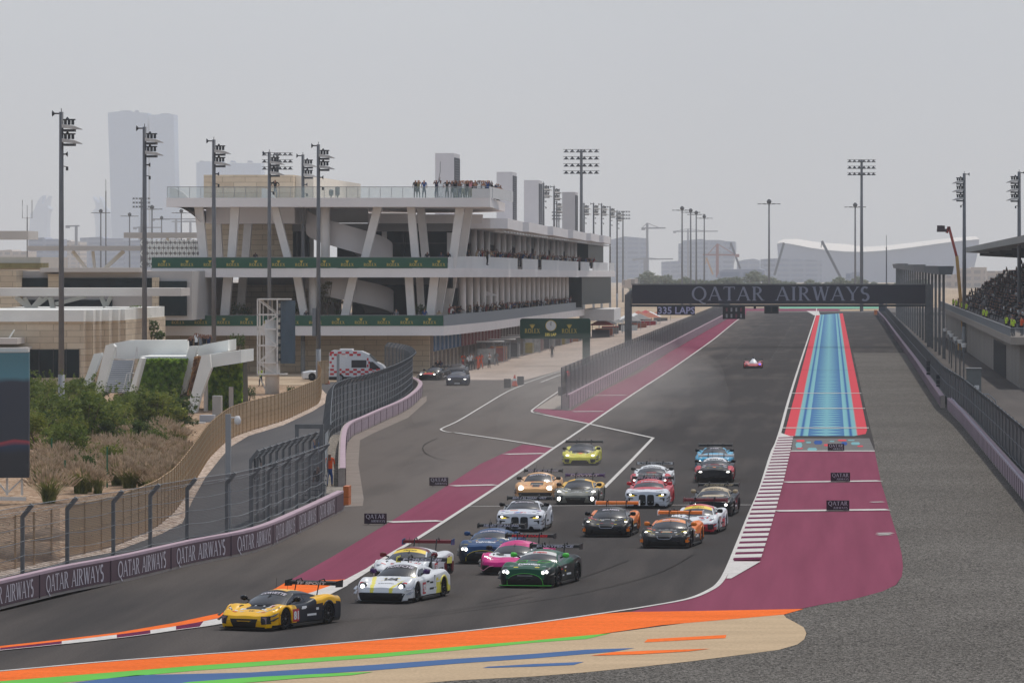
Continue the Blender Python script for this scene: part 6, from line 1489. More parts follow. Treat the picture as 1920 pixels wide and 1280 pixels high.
# trees beside and inside the pit building
def make_tree(name, seed, h, w_, mat, trunk=.25, leaf=.16, n=24, per=80, zlow=.4):
    rnd = random.Random(seed); t = thing(name, "x", "tree"); mb = MB()
    for k in range(n):
        a = rnd.uniform(0, 6.28); r_ = w_/2*rnd.uniform(0, .8); z = h*rnd.uniform(zlow, .93); s = rnd.uniform(.2, .38)*w_/2; leaves(mb, r_*math.cos(a), r_*math.sin(a), z, s, s, s*.75, per, leaf, rnd, hollow=.3)
    lpart("crown", mb, mat, t); mb = MB(); mb.tube([(0, 0, -.5), (.05, 0, h*.25), (0, .05, h*.6)], [trunk, trunk*.7, trunk*.3], seg=7)
    for k in range(6): a = rnd.uniform(0, 6.28); mb.tube([(0, 0, h*.25), (w_*.2*math.cos(a), w_*.2*math.sin(a), h*.5), (w_*.36*math.cos(a), w_*.36*math.sin(a), h*.78)], [trunk*.5, trunk*.3, .02], seg=5)
    lpart("trunk", mb, m_bark, t); return t
tr = make_tree("garden_tree", 21, 8.5, 5.2, m_leafb, .25, .2, 30, 110, .12); tr.location = P(262, 640, 455); tr.location.z = -1; tr['label'] = "dark tree filling the gap between the stone pavilion and the pit building"; tr.scale = (1, 1, 1)
ot = make_tree("olive_tree", 22, 5.6, 2.7, leaf_mat("olive_leaf", (96, 92, 62), (140, 134, 100)), .16, .1, 26, 80, .45); used_o = False
for px, Y, s, lb in ((613, 497, 1.0, "pale olive tree with bare forks on the middle deck behind the rightmost near mast"), (633, 499, .9, "second olive tree on the middle deck just left of the ramp")):
    o = ot if not used_o else copy_tree(ot); used_o = True; o.location = (X_(px, Y), Y, zz['s11']); o.scale = (s, s, s); o['label'] = lb; o['group'] = "olive trees on the middle deck"
shr = make_bush("deck_shrub", 31, 1.9, 1.9, m_leafb, 16, .09, 60); us = False
for px, s, lb in ((350, 1.1, "dark bushy planting at the left of the middle deck"), (378, 1.0, "planting between the two leftmost slanted columns on the middle deck"), (446, .8, "planting beside the fourth slanted column of the middle deck"), (462, .6, "low planting right of the fourth slanted column"), (560, .9, "planting at the foot of the long slanted column"), (778, .8, "planting below the pair of slanted columns right of the ramp"), (634, .5, "small yellowish planting left of the ramp on the middle deck"), (797, .7, "slim planting right of the slanted pair")):
    o = shr if not us else copy_tree(shr); us = True; o.location = (X_(px, 497), 497.5, zz['s11']+.6); o.scale = (s, s, s); o['label'] = lb; o['group'] = "plantings on the middle deck"
# small bushes around the lattice tower, horizon trees
sb = [(463, 752, .55), (440, 745, .5), (690, 700, .01)]
for px, py, s, lb in ((467, 752, .6, "small dry bush left of the lattice tower's column"), (545, 742, .4, "small bush right of the lattice tower's column"), (445, 660, .7, "brownish bush above the white terrace beam")):
    o = copy_tree(shr); o.location = G(px, py) if py > 700 else P(px, py, 390); o.scale = (s, s, s); o['label'] = lb; o['group'] = "small bushes near the lattice tower"
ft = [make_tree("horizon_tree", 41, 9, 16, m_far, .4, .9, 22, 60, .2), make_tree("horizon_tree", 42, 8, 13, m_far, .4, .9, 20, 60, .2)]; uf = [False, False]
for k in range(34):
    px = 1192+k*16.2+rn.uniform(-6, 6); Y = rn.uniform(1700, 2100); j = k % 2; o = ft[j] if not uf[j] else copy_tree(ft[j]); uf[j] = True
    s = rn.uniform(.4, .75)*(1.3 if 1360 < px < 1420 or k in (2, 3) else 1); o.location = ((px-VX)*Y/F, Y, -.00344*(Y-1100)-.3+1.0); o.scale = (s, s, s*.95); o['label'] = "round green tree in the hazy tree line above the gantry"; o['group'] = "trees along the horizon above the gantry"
# ---------------- racing cars
def paint(name, c, rough=.3, coat=.5):
    d = sum(c) < 270
    return M("paint_"+name, tuple(v*.8 for v in c) if d else c, .34 if d else rough, .03, 1.2, spec=.16 if d else .25, coat=.10 if d else .18)
C_BLK = M("car_black", (22, 22, 24), .5, .08, 3); C_TYRE = M("tyre_rubber", (28, 28, 29), .85, .08, 3, spec=.2); C_RIM = M("rim_dark", (44, 44, 48), .35, .1, 3, metal=.6)
C_RIML = M("rim_silver", (150, 150, 154), .35, .1, 3, metal=.7)
C_GLASS = M("car_glass", (30, 31, 36), .2, .6, 3.0, spec=.7, coat=.0); C_GLASSW = M("car_glass_side", (36, 40, 52), .1, .3, 2, spec=.5)
C_LAMP = M("headlamp_lit", (255, 250, 240), .3, 0, emis=5.0); C_LAMPY = M("headlamp_yellow", (255, 220, 60), .3, 0, emis=2.2); C_LENS = M("lamp_lens", (196, 200, 204), .1, .2, 8, spec=.8)
def kinterp(keys, y):
    if y <= keys[0][0]: return keys[0][1]
    for (a, va), (b, vb) in zip(keys, keys[1:]):
        if y <= b:
            t = (y-a)/(b-a); t = t*t*(3-2*t) if (b-a) > .3 else t; return va+(vb-va)*t
    return keys[-1][1]
TYPES = {
 'mid': dict(L=4.62, zc=[(0, .40), (.1, .46), (.35, .55), (.9, .67), (1.3, .78), (2.4, .84), (3.2, .90), (4.2, .86), (4.62, .78)],
   zf=[(0, .42), (.1, .48), (.35, .62), (.9, .775), (1.45, .72), (2.3, .74), (3.1, .88), (3.7, .94), (4.62, .84)],
   w=[(0, .66), (.05, .80), (.18, .90), (.4, .97), (.9, 1.0), (1.6, .955), (2.3, .93), (3.2, 1.0), (3.9, 1.01), (4.5, .96), (4.62, .9)], gl=(1.20, 2.02, 2.7, 4.0), roof=1.16, wb=.80, wt=.53),
 'front': dict(L=4.7, zc=[(0, .58), (.08, .66), (.3, .73), (.9, .82), (1.6, .90), (2.5, .92), (3.6, .95), (4.4, .96), (4.7, .88)],
   zf=[(0, .55), (.08, .63), (.3, .72), (.9, .86), (1.5, .80), (2.4, .82), (3.3, .92), (3.75, .97), (4.7, .86)],
   w=[(0, .70), (.06, .84), (.2, .93), (.4, .98), (.9, 1.01), (1.6, .95), (2.4, .93), (3.3, 1.0), (3.9, 1.02), (4.5, .96), (4.7, .9)], gl=(1.66, 2.36, 3.05, 4.2), roof=1.23, wb=.79, wt=.56),
 'blunt': dict(L=4.8, zc=[(0, .70), (.05, .76), (.3, .81), (.9, .86), (1.6, .93), (2.5, .94), (3.6, .97), (4.5, .98), (4.8, .9)],
   zf=[(0, .68), (.05, .74), (.3, .80), (.9, .90), (1.5, .86), (2.4, .86), (3.3, .95), (3.8, .99), (4.8, .9)],
   w=[(0, .82), (.05, .93), (.15, .985), (.4, 1.0), (.9, 1.02), (1.6, .97), (2.4, .95), (3.3, 1.01), (3.9, 1.03), (4.6, .98), (4.8, .92)], gl=(1.64, 2.36, 3.1, 4.3), roof=1.27, wb=.79, wt=.58),
 'round': dict(L=4.6, zc=[(0, .46), (.08, .52), (.3, .59), (.9, .70), (1.45, .83), (2.4, .88), (3.4, .92), (4.3, .86), (4.6, .74)],
   zf=[(0, .46), (.08, .54), (.3, .70), (.75, .83), (1.3, .80), (2.3, .80), (3.2, .92), (3.75, .96), (4.6, .76)],
   w=[(0, .66), (.06, .80), (.2, .91), (.45, .975), (.9, 1.0), (1.6, .95), (2.3, .92), (3.2, 1.0), (3.9, 1.02), (4.4, .97), (4.6, .88)], gl=(1.47, 2.17, 2.75, 4.25), roof=1.24, wb=.77, wt=.54)}
def build_car(S):
    T = TYPES[S['type']]; L = T['L']; FY = .92; RY = L-.98; RA = .385
    root = thing(S.get('kind', "racing_car"), S['label'], S.get('cat', "racing car"), (0, 0, 0), group=S.get('grp', "racing cars fanned out behind the leading yellow car"))
    mats = S['mats']; liv = S['liv']
    ys = [0, .003, .01, .02, .034, .05, .075, .1, .13]; y = .17
    while y < L-.16: ys.append(y); y += .042
    ys += [L-.14, L-.1, L-.06, L-.03, L-.012, L-.002]
    def section(y):
        w_ = kinterp(T['w'], y); zc = kinterp(T['zc'], y); zf = kinterp(T['zf'], y); zb = .075
        f = min(1, (y/.075))**.55 if y < .075 else 1.0
        if y > L-.14: f = max(.05, ((L-y)/.14))**.45
        mid = .30
        top = lambda z: mid+(z-mid)*max(f, .02); bot = mid-(mid-zb)*max(f, .02)
        zs = zf-.13
        c = [(0, bot), (w_*.5, bot), (w_*.9, bot), (w_*.985, bot+.06*f), (w_, mid), (w_, top(min(.46, zs))), (w_*.995, top(zs)), (w_*.965, top(zf-.06)), (w_*.90, top(zf-.012)), (w_*.80, top(zf)), (w_*.68, top(zf*.72+zc*.28)), (w_*.55, top(zf*.25+zc*.75)), (w_*.35, top(zc)), (w_*.18, top(zc+.012)), (0, top(zc+.016))]
        return dense(c, 4)
    secs = [section(y) for y in ys]; nc = len(secs[0])
    groups = {}
    def addface(key, side, vs_, m):
        g = groups.setdefault(key, MB()); g.add(vs_, [(0, 1, 2, 3)] if side > 0 else [(3, 2, 1, 0)], m)
    allmb = MB()
    for i in range(len(ys)-1):
        for j in range(nc-1):
            for side in (1, -1):
                q = [(side*secs[i][j][0], ys[i], secs[i][j][1]), (side*secs[i+1][j][0], ys[i+1], secs[i+1][j][1]), (side*secs[i+1][j+1][0], ys[i+1], secs[i+1][j+1][1]), (side*secs[i][j+1][0], ys[i], secs[i][j+1][1])]
                cx = sum(p[0] for p in q)/4; cy = sum(p[1] for p in q)/4; cz = sum(p[2] for p in q)/4
                wl = kinterp(T['w'], cy)
                if abs(cx) > .55 and cz < .78 and (math.hypot(cy-FY, cz-.34) < RA or math.hypot(cy-RY, cz-.35) < RA) and (abs(cx) > wl*.9 or cz < .2): continue
                k = S['front'](abs(cx), cy, cz) if cy < 1.15 else None
                if k is None and cz < .18 and cy > .2: k = 'skirt'
                if k is None and cy > L-.12 and cz < .7: k = 'skirt'
                if k is None: groups.setdefault('body', MB()).add(q, [(0, 1, 2, 3)] if side > 0 else [(3, 2, 1, 0)], mats[liv(cx, cy, cz)])
                else: groups.setdefault(k, MB()).add(q, [(0, 1, 2, 3)] if side > 0 else [(3, 2, 1, 0)], mats.get(k) or C_BLK)
                allmb.add(q, [(0, 1, 2, 3)])
    # cabin
    ga, gt_, gr_, gb = T['gl']; hr = T['roof']; cy_ = []; n1 = 12
    yl = [ga+(gt_-ga)*k/n1 for k in range(n1+1)]+[gt_+(gr_-gt_)*k/8 for k in range(1, 9)]+[gr_+(gb-gr_)*k/10 for k in range(1, 11)]
    rows = []; belt0 = kinterp(T['zc'], ga)
    for y in yl:
        zb_ = kinterp(T['zc'], y)-.02
        if y <= gt_: t = (y-ga)/(gt_-ga); h = belt0-.03+(hr-.02-belt0)*(t**.75)*1.0
        elif y <= gr_: t = (y-gt_)/(gr_-gt_); h = hr-.02+.025*math.sin(math.pi*t)-.01*t
        else: t = (y-gr_)/(gb-gr_); h = (hr-.03)+(kinterp(T['zc'], gb)-.04-hr+.03)*(t**1.35)
        u = max(0, min(1, (h-zb_)/(hr-belt0))); wb = T['wb']*(1 if y < gr_ else 1-.18*((y-gr_)/(gb-gr_))); wt = wb+(T['wt']-wb)*min(1, u*1.05)
        zlow = min(zb_-.14, .72); bow = .16*(1-min(1, (y-ga)/(gt_-ga))) if y < gt_ else 0
        pts = []
        for k in range(7): s_ = k/6; pts.append((wb+(wt+.03-wb)*(s_**1.2), zlow+(h-.125-zlow)*s_))
        for k in range(1, 4): s_ = k/3; pts.append((wt+.03-.07*s_, h-.125+.035*math.sin(s_*math.pi/2)))
        for k in range(1, 10): s_ = k/9; pts.append(((wt-.04)*(1-s_), h-.09*(1-s_)**2))
        rows.append([(x, y-bow*(1-(x/wb)**2), z) for x, z in pts])
    ncj = len(rows[0])
    for i in range(len(rows)-1):
        for j in range(ncj-1):
            for side in (1, -1):
                q = [(side*rows[a][b][0], rows[a][b][1], rows[a][b][2]) for a, b in ((i, j), (i+1, j), (i+1, j+1), (i, j+1))]
                cx = sum(p[0] for p in q)/4; cyy = sum(p[1] for p in q)/4; cz = sum(p[2] for p in q)/4
                if i < n1:
                    if j >= 8: key = 'banner' if i >= n1-4 else 'windshield'
                    elif j >= 6: key = 'cabin'
                    else: key = 'side' if (i >= 5 and j >= 2) else 'cabin'
                elif i < n1+11: key = 'side' if 2 <= j <= 4 and i != n1+5 else 'cabin'
                else: key = 'rear' if (j >= 9 and i < len(rows)-3 and S.get('rearglass', 1)) else 'cabin'
                if key == 'side': key = ('side_r' if side > 0 else 'side_l')+('2' if i > n1+5 else '')
                m = {'banner': mats['banner'], 'windshield': C_GLASS, 'side': C_GLASSW, 'rear': C_GLASSW}.get(key.split('_')[0]) or mats[liv(cx, cyy, max(cz, .86)) if S.get('roof') is None else S['roof'](cx, cyy)]
                groups.setdefault(key, MB()).add(q, [(0, 1, 2, 3)] if side > 0 else [(3, 2, 1, 0)], m); allmb.add(q, [(0, 1, 2, 3)])
    bv = BVHTree.FromPolygons([Vector(p) for p in allmb.v], allmb.f)
    names = dict(body='body', cabin='roof_shell', windshield='windscreen', banner='sun_strip', side_r='side_window', side_l='side_window', side_r2='quarter_window', side_l2='quarter_window', rear='rear_window', grille='grille', skirt='skirt', duct='air_duct', lamp='headlamp_housing', trim='front_trim')
    parts = {}
    for k, g in groups.items():
        parts[k] = lpart(names.get(k, k), g, None, root, k not in ('grille',))
    # arches, wheels
    for cy, zz_ in ((FY, .34), (RY, .35)):
        w_ = kinterp(T['w'], cy)
        for s in (1, -1):
            mb = MB(); mk = liv(s*w_, cy, .5); mb.tube([(s*(w_-.012), cy+RA*1.0*math.cos(a), zz_+RA*1.0*math.sin(a)) for a in [R(-25+k*230/22) for k in range(23)]], .035, mats[mk], seg=6); lpart("wheel_arch", mb, None, root, True)
            mb = MB(); mb.tube([(s*(w_-.42), cy, zz_), (s*(w_-.03), cy, zz_)], RA+.01, C_BLK, seg=20); mb.f = mb.f[:20]+mb.f[20:21]; mb.m = mb.m[:21]; lpart("wheel_well", mb, None, root)
            wd = .30; xo = w_-.005; mb = MB(); prof = [(-wd, .20), (-wd, .29), (-wd+.04, .335), (-.05, .34), (-.015, .325), (0, .285), (0, .235), (-.03, .225), (-.05, .20)]
            vs_ = []; N = 24
            for px_, pr in prof:
                for k in range(N): a = 2*math.pi*k/N; vs_.append((s*(xo+px_), cy+pr*math.cos(a), .34+pr*math.sin(a)))
            mb.add(vs_, [(i*N+k, i*N+(k+1) % N, (i+1)*N+(k+1) % N, (i+1)*N+k) for i in range(len(prof)-1) for k in range(N)]); wh = lpart("wheel", mb, C_TYRE, root, True)
            mb = MB(); disc_y = s*(xo-.09); mb.add([(disc_y, cy, .34)]+[(disc_y, cy+.22*math.cos(2*math.pi*k/N), .34+.22*math.sin(2*math.pi*k/N)) for k in range(N)], [(0, 1+k, 1+(k+1) % N) for k in range(N)], C_BLK)
            for k in range(10):
                a = 2*math.pi*k/10; mb.bar((s*(xo-.05), cy+.04*math.cos(a), .34+.04*math.sin(a)), (s*(xo-.03), cy+.215*math.cos(a), .34+.215*math.sin(a)), .03, .025, S.get('rim', C_RIM))
            mb.tube([(s*(xo-.025), cy+.222*math.cos(2*math.pi*k/N), .34+.222*math.sin(2*math.pi*k/N)) for k in range(N+1)], .012, S.get('rim', C_RIM), seg=5, cap=False)
            mb.tube([(s*(xo-.06), cy, .34), (s*(xo-.0), cy, .34)], .035, C_RIML, seg=8)
            rm = mb.build("rim", None, None); rm.parent = wh
    # splitter, floor, skirts
    mb = MB(); w0 = .97; pl_ = [(-w0, .45), (-w0, .12), (-w0*.88, -.03), (-.5, -.11), (.5, -.11), (w0*.88, -.03), (w0, .12), (w0, .45)]; mb.prism(pl_, .05, .078); lpart("splitter", mb, mats.get('splitter') or C_BLK, root)
    mb = MB(); mb.box((-.9, .4, .06), (.9, L-.1, .1)); lpart("floor", mb, C_BLK, root)
    for s in (1, -1):
        mb = MB(); mb.box((s*.93 if s > 0 else -1.02, FY+.42, .06), (1.02 if s > 0 else -.93, RY-.42, .13)); lpart("side_skirt", mb, mats.get('sideskirt') or C_BLK, root)
        mb = MB()    # dive planes at the front corners
        for q in range(2): z = .30+q*.14; mb.add([(s*.90, .03, z), (s*1.03, .12, z+.01), (s*1.04, .42, z+.10), (s*.99, .42, z+.09), (s*.90, .03, z+.02), (s*1.03, .12, z+.03), (s*1.04, .42, z+.12), (s*.99, .42, z+.11)], [(0, 1, 2, 3), (7, 6, 5, 4), (0, 4, 5, 1), (1, 5, 6, 2), (2, 6, 7, 3), (3, 7, 4, 0)])
        lpart("dive_plane", mb, mats.get('plane') or C_BLK, root)
        mb = MB(); mz = kinterp(T['zc'], ga)+.14; mx = .98; my = ga+.48
        mb.tube([(s*(mx-.13), my+.02, mz), (s*(mx-.1), my, mz), (s*(mx-.02), my-.02, mz), (s*(mx+.08), my-.0, mz), (s*(mx+.11), my, mz)], [.02, .075, .09, .08, .02], mats.get('mirror') or C_BLK, seg=8)
        mb.bar((s*.74, my+.05, mz-.1), (s*(mx-.05), my+.02, mz-.02), .03, .05, C_BLK); lpart("mirror", mb, None, root, True)
    # wing
    if S.get('nowing'):
        wing_on = False
    else: wing_on = True
    wy = L-.16; wz = S.get('wz', 1.17)+.07; ww = S.get('ww', .93); mb = MB()
    prof = [(-.19, -.055), (-.13, -.075), (0, -.02), (.14, .045), (.14, .055), (0, .01), (-.13, -.02), (-.19, -.03)]
    n = len(prof); vs_ = [(x, wy+a, wz+b) for x in (-ww, ww) for a, b in prof]
    mb.add(vs_, [tuple(range(n)), tuple(range(2*n-1, n-1, -1))]+[(i, i+n, (i+1) % n+n, (i+1) % n) for i in range(n)]); wg = lpart("rear_wing", mb, mats.get('wing') or C_BLK, root)
    mb = MB(); a = Vector((-ww+.02, wy-.196, wz-.062)); b = Vector((-ww+.02, wy-.175, wz+.035))
    mb.add([a, (ww-.02, a.y, a.z), (ww-.02, b.y, b.z), b, (a.x, a.y+.02, a.z), (ww-.02, a.y+.02, a.z), (ww-.02, b.y+.02, b.z), (b.x, b.y+.02, b.z)], [(0, 1, 2, 3), (7, 6, 5, 4), (0, 4, 5, 1), (3, 2, 6, 7), (0, 3, 7, 4), (1, 5, 6, 2)]); lpart("wing_flap", mb, mats.get('wingface') or mats.get('wing') or C_BLK, root)
    if S.get('wtext'):
        mb = MB(); lay_text(mb, S['wtext'], (0, wy-.198, wz-.052), (1, 0, 0), (0, .14, .99), .08, off=.004, center=True, wid=S.get('wtw', 1.4), bold=.045, shear=.15); lpart("wing_lettering", mb, S.get('wtc', m_letter), root)
    for s in (1, -1):
        mb = MB(); mb.add([(s*ww, wy-.26, wz-.12), (s*ww, wy+.2, wz-.14), (s*ww, wy+.22, wz+.1), (s*ww, wy-.22, wz+.07), (s*(ww+.02), wy-.26, wz-.12), (s*(ww+.02), wy+.2, wz-.14), (s*(ww+.02), wy+.22, wz+.1), (s*(ww+.02), wy-.22, wz+.07)], [(0, 1, 2, 3), (7, 6, 5, 4), (0, 4, 5, 1), (1, 5, 6, 2), (2, 6, 7, 3), (3, 7, 4, 0)]); lpart("wing_end_plate", mb, mats.get('endplate') or mats.get('wing') or C_BLK, root)
        mb = MB(); mb.tube([(s*.42, L-.75, kinterp(T['zc'], L-.7)-.05), (s*.42, L-.55, wz+.10), (s*.42, wy-.1, wz+.13), (s*.42, wy, wz+.02)], .022, seg=6); lpart("wing_strut", mb, C_BLK, root)
    if not wing_on:
        for ch in list(root.children):
            if ch.name.split('.')[0] in ('rear_wing', 'wing_flap', 'wing_end_plate', 'wing_strut', 'dive_plane', 'splitter'): bpy.data.objects.remove(ch)
    # projected lettering
    def drape(text, cx, cy, cap, wid, m, name="lettering", bold=.03, shear=0, polys=None):
        mb = MB()
        def fn(p):
            h = bv.ray_cast(Vector((p.x, p.y, 4)), Vector((0, 0, -1)))
            return Vector((p.x, p.y, (h[0].z if h[0] else 1.0)+.011))
        if polys is None: lay_text(mb, text, (cx, cy, 0), (1, 0, 0), (0, 1, 0), cap, off=0, center=True, wid=wid, bold=bold, shear=shear, fn=fn)
        else: mb.add([fn(Vector((cx+a, cy+b, 0))) for a, b in polys], [tuple(range(len(polys)))])
        lpart(name, mb, m, root)
    def quadpatch(cx, cy, w_, d_, m, name="decal", n=6, skew=0.0, lift=.007):
        rows_ = []
        for i in range(n+1):
            rr = []
            for j in range(n+1):
                x = cx-w_/2+w_*j/n+skew*(i/n-.5); y = cy-d_/2+d_*i/n; h = bv.ray_cast(Vector((x, y, 4)), Vector((0, 0, -1))); rr.append((x, y, (h[0].z if h[0] else 1)+lift))
            rows_.append(rr)
        mb = MB(); mb.grid(rows_); lpart(name, mb, m, root, True)
    def sidepatch(cy, cz, d_, h_, m, name="number_panel", text=None, tm=None, n=3):
        for s in (1, -1):
            mb = MB()
            def fx(y, z, o): h = bv.ray_cast(Vector((s*3, y, z)), Vector((-s, 0, 0))); return ((h[0].x if h[0] else s*.95)+s*o, y, z)
            mb.grid([[fx(cy-d_/2+d_*i/n, cz-h_/2+h_*j/n, .008) for j in range(n+1)] for i in range(n+1)]); pn = lpart(name, mb, m, root)
            if text:
                mb = MB(); v, f, w0_ = sans(text, h_*.6, .05); sc = d_*.8/w0_
                mb.add([fx(cy+s*(a*sc-d_*.4), cz-h_*.3+b, .016) for a, b in v], f); o = mb.build("number", tm or m_letter, None); o.parent = pn
    def castpoly(pts, m, name="panel", mode='f', lift=.022, rings=5):
        for sgn in ((1,) if abs(sum(p[0] for p in pts)) < 1e-6 else (1, -1)):
            den = []
            for (a, b), (c, d) in zip(pts, pts[1:]+pts[:1]):
                k_ = max(1, int(math.hypot(c-a, d-b)/.07)); den += [(a+(c-a)*q/k_, b+(d-b)*q/k_) for q in range(k_)]
            cx_ = sum(p[0] for p in den)/len(den); cz_ = sum(p[1] for p in den)/len(den); rws = []
            for r_ in range(rings+1):
                f = 1-r_/rings*.999; rr = []
                for a, b in den+den[:1]:
                    x, z = sgn*(cx_+(a-cx_)*f), cz_+(b-cz_)*f
                    if mode == 'f': h = bv.ray_cast(Vector((x, -1, z)), Vector((0, 1, 0))); rr.append((x, (h[0].y if h[0] else .05)-lift, z))
                    else: h = bv.ray_cast(Vector((x, z, 4)), Vector((0, 0, -1))); rr.append((x, z, (h[0].z if h[0] else .6)+lift))
                rws.append(rr)
            mb = MB(); mb.grid(rws); lpart(name, mb, m, root)
    for a_ in S.get('fp', []): castpoly(*a_)
    S2 = dict(cast=castpoly, drape=drape, quad=quadpatch, side=sidepatch, bv=bv, root=root, T=T, L=L)
    for s in (1, -1):
        for (x, y, z, rx, ry, rz, m) in S['lamps']:
            if isinstance(y, tuple):
                if y[0] == 'f': h = bv.ray_cast(Vector((x, -1, z)), Vector((0, 1, 0))); y = (h[0].y if h[0] else .1)+y[1]
                else: h = bv.ray_cast(Vector((x, y[1], 4)), Vector((0, 0, -1))); z = (h[0].z if h[0] else .6)+z; y = y[1]
            mb = MB(); rw = []
            for i in range(7):
                ph = math.pi*i/6-math.pi/2; rw.append([(s*x+rx*math.cos(ph)*math.cos(2*math.pi*j/12), y+ry*math.sin(ph), z+rz*math.cos(ph)*math.sin(2*math.pi*j/12)) for j in range(13)])
            mb.grid(rw); lpart("headlight", mb, m, root, True)
    if S.get('btext'): drape(S['btext'], 0, gt_-.235, .16, S.get('btw', .9), S.get('btc', m_letter), "sun_strip_lettering", bold=.03)
    if 'extra' in S: S['extra'](S2)
    if wing_on:
        rd = random.Random(S['at'][0]); pal = [m_w, m_w, m_b, m_r, m_y] if liv(.5, .6, .6) != 'w' else [m_b, m_b, m_r, DK, m_bl]
        for _ in range(9):
            x = rd.uniform(.15, .82); y = rd.uniform(.22, ga-.15); mt = rd.choice(pal); w_ = rd.uniform(.07, .18); d_ = rd.uniform(.03, .07)
            for sg in (1, -1): quadpatch(sg*x, y, w_, d_, mt, "decal", 3)
        for _ in range(5): sidepatch(rd.uniform(1.5, 3.2), rd.uniform(.25, .62), rd.uniform(.12, .3), rd.uniform(.04, .08), rd.choice(pal), "side_decal")
        sidepatch(2.62, .36, .5, .07, m_w if liv(.95, 2.6, .4) != 'w' else m_b, "side_decal"); sidepatch(2.2, .62, .3, .06, m_w if liv(.95, 2.2, .6) != 'w' else m_b, "side_decal")
    # roof antennas and inlet
    for x, y, h_ in () if not wing_on else ((-.15, gt_+.25, .35), (.18, gt_+.4, .28)):
        mb = MB(); mb.tube([(x, y, hr-.02), (x, y+.05, hr+h_)], .006, seg=4); lpart("antenna", mb, C_BLK, root)
    # wiper
    mb = MB(); mb.bar((0, ga+.02, belt0+.03), (.02, ga+.5, hr-.11), .02, .02); lpart("wiper", mb, C_BLK, root)
    # move so that the nose sits on the given pixel and heading
    th = R(-S['yaw']); front = G(*S['at']); root.rotation_euler = (0, 0, th)
    root.location = (front.x, front.y, .012)   # origin at the nose
    return root
W = paint("white", (226, 226, 226)); YEL = paint("yellow", (250, 188, 8)); NAVY = paint("navy_black", (40, 46, 58)); BLK = paint("black", (26, 27, 30)); GRN = paint("deep_green", (20, 96, 66)); LIME = M("lime_trim", (84, 200, 70), .4, 0); PINK = paint("magenta", (214, 14, 124)); BLU = paint("racing_blue", (34, 84, 140)); ORG = paint("orange", (244, 128, 34)); PORG = paint("pale_orange", (232, 172, 108)); LYEL = paint("lemon", (222, 212, 60)); RED = paint("red", (200, 44, 56)); SKY = paint("sky_blue", (74, 170, 206)); GOLD = paint("champagne", (190, 168, 132)); GREYP = paint("silver_grey", (150, 154, 164)); SYEL = paint("soft_yellow", (236, 222, 90)); DRED = paint("dark_red", (130, 30, 40)); PURP = paint("purple", (84, 46, 110)); DK = M("dark_plastic", (34, 34, 38), .5, .05, 3)
mb_red = M("number_red", (190, 40, 52), .5, 0); m_w = M("decal_white", (228, 228, 228), .5, 0); m_b = M("decal_black", (24, 24, 26), .5, 0); m_y = M("decal_yellow", (240, 214, 50), .5, 0); m_o = M("decal_orange", (236, 130, 60), .5, 0); m_r = M("decal_red", (206, 44, 50), .5, 0); m_bl = M("decal_blue", (40, 70, 170), .5, 0); m_lb = M("decal_light_blue", (70, 150, 210), .5, 0); m_pk = M("decal_pink", (214, 60, 120), .5, 0)
def front_wedge(gw=.55, gz=.40, ox=.64, vents=True):
    def f(x, y, z):
        if y < .5 and z <= .10: return 'skirt'
        return None
    return f
CARS = []

arch = [(-.64, .11)]+[(-.66*math.cos(math.pi*k/16), .11+.40*math.sin(math.pi*k/16)**.62) for k in range(1, 16)]+[(.64, .11)]
arch = [(a if abs(a) > 1e-9 else 0, b) for a, b in arch]
FP_ARCH = [(arch, C_BLK, "grille")]
FP_C8 = [([(-.50, .37), (.50, .37), (.40, .11), (-.40, .11)], C_BLK, "grille"), ([(.60, .45), (.88, .47), (.90, .22), (.64, .20)], DK, "corner_duct")]
FP_POR = [([(-.84, .33), (-.72, .36), (.72, .36), (.84, .33), (.74, .10), (-.74, .10)], C_BLK, "grille")]
FP_MCL = [([(-.50, .30), (.50, .30), (.62, .11), (-.62, .11)], C_BLK, "grille"), ([(.64, .44), (.90, .50), (.92, .30), (.80, .16), (.66, .16)], C_BLK, "corner_duct")]
FP_LAM = [([(-.44, .30), (.44, .30), (.52, .11), (-.52, .11)], C_BLK, "grille"), ([(.58, .36), (.88, .36), (.86, .18), (.62, .15)], C_BLK, "corner_duct")]
FP_LEX = [([(-.30, .52), (.30, .52), (.22, .38), (.50, .11), (-.50, .11), (-.22, .38)], C_BLK, "grille")]
FP_FER = [([(-.55, .32), (.55, .32), (.48, .11), (-.48, .11)], C_BLK, "grille"), ([(.62, .40), (.86, .42), (.88, .2), (.66, .18)], DK, "corner_duct")]
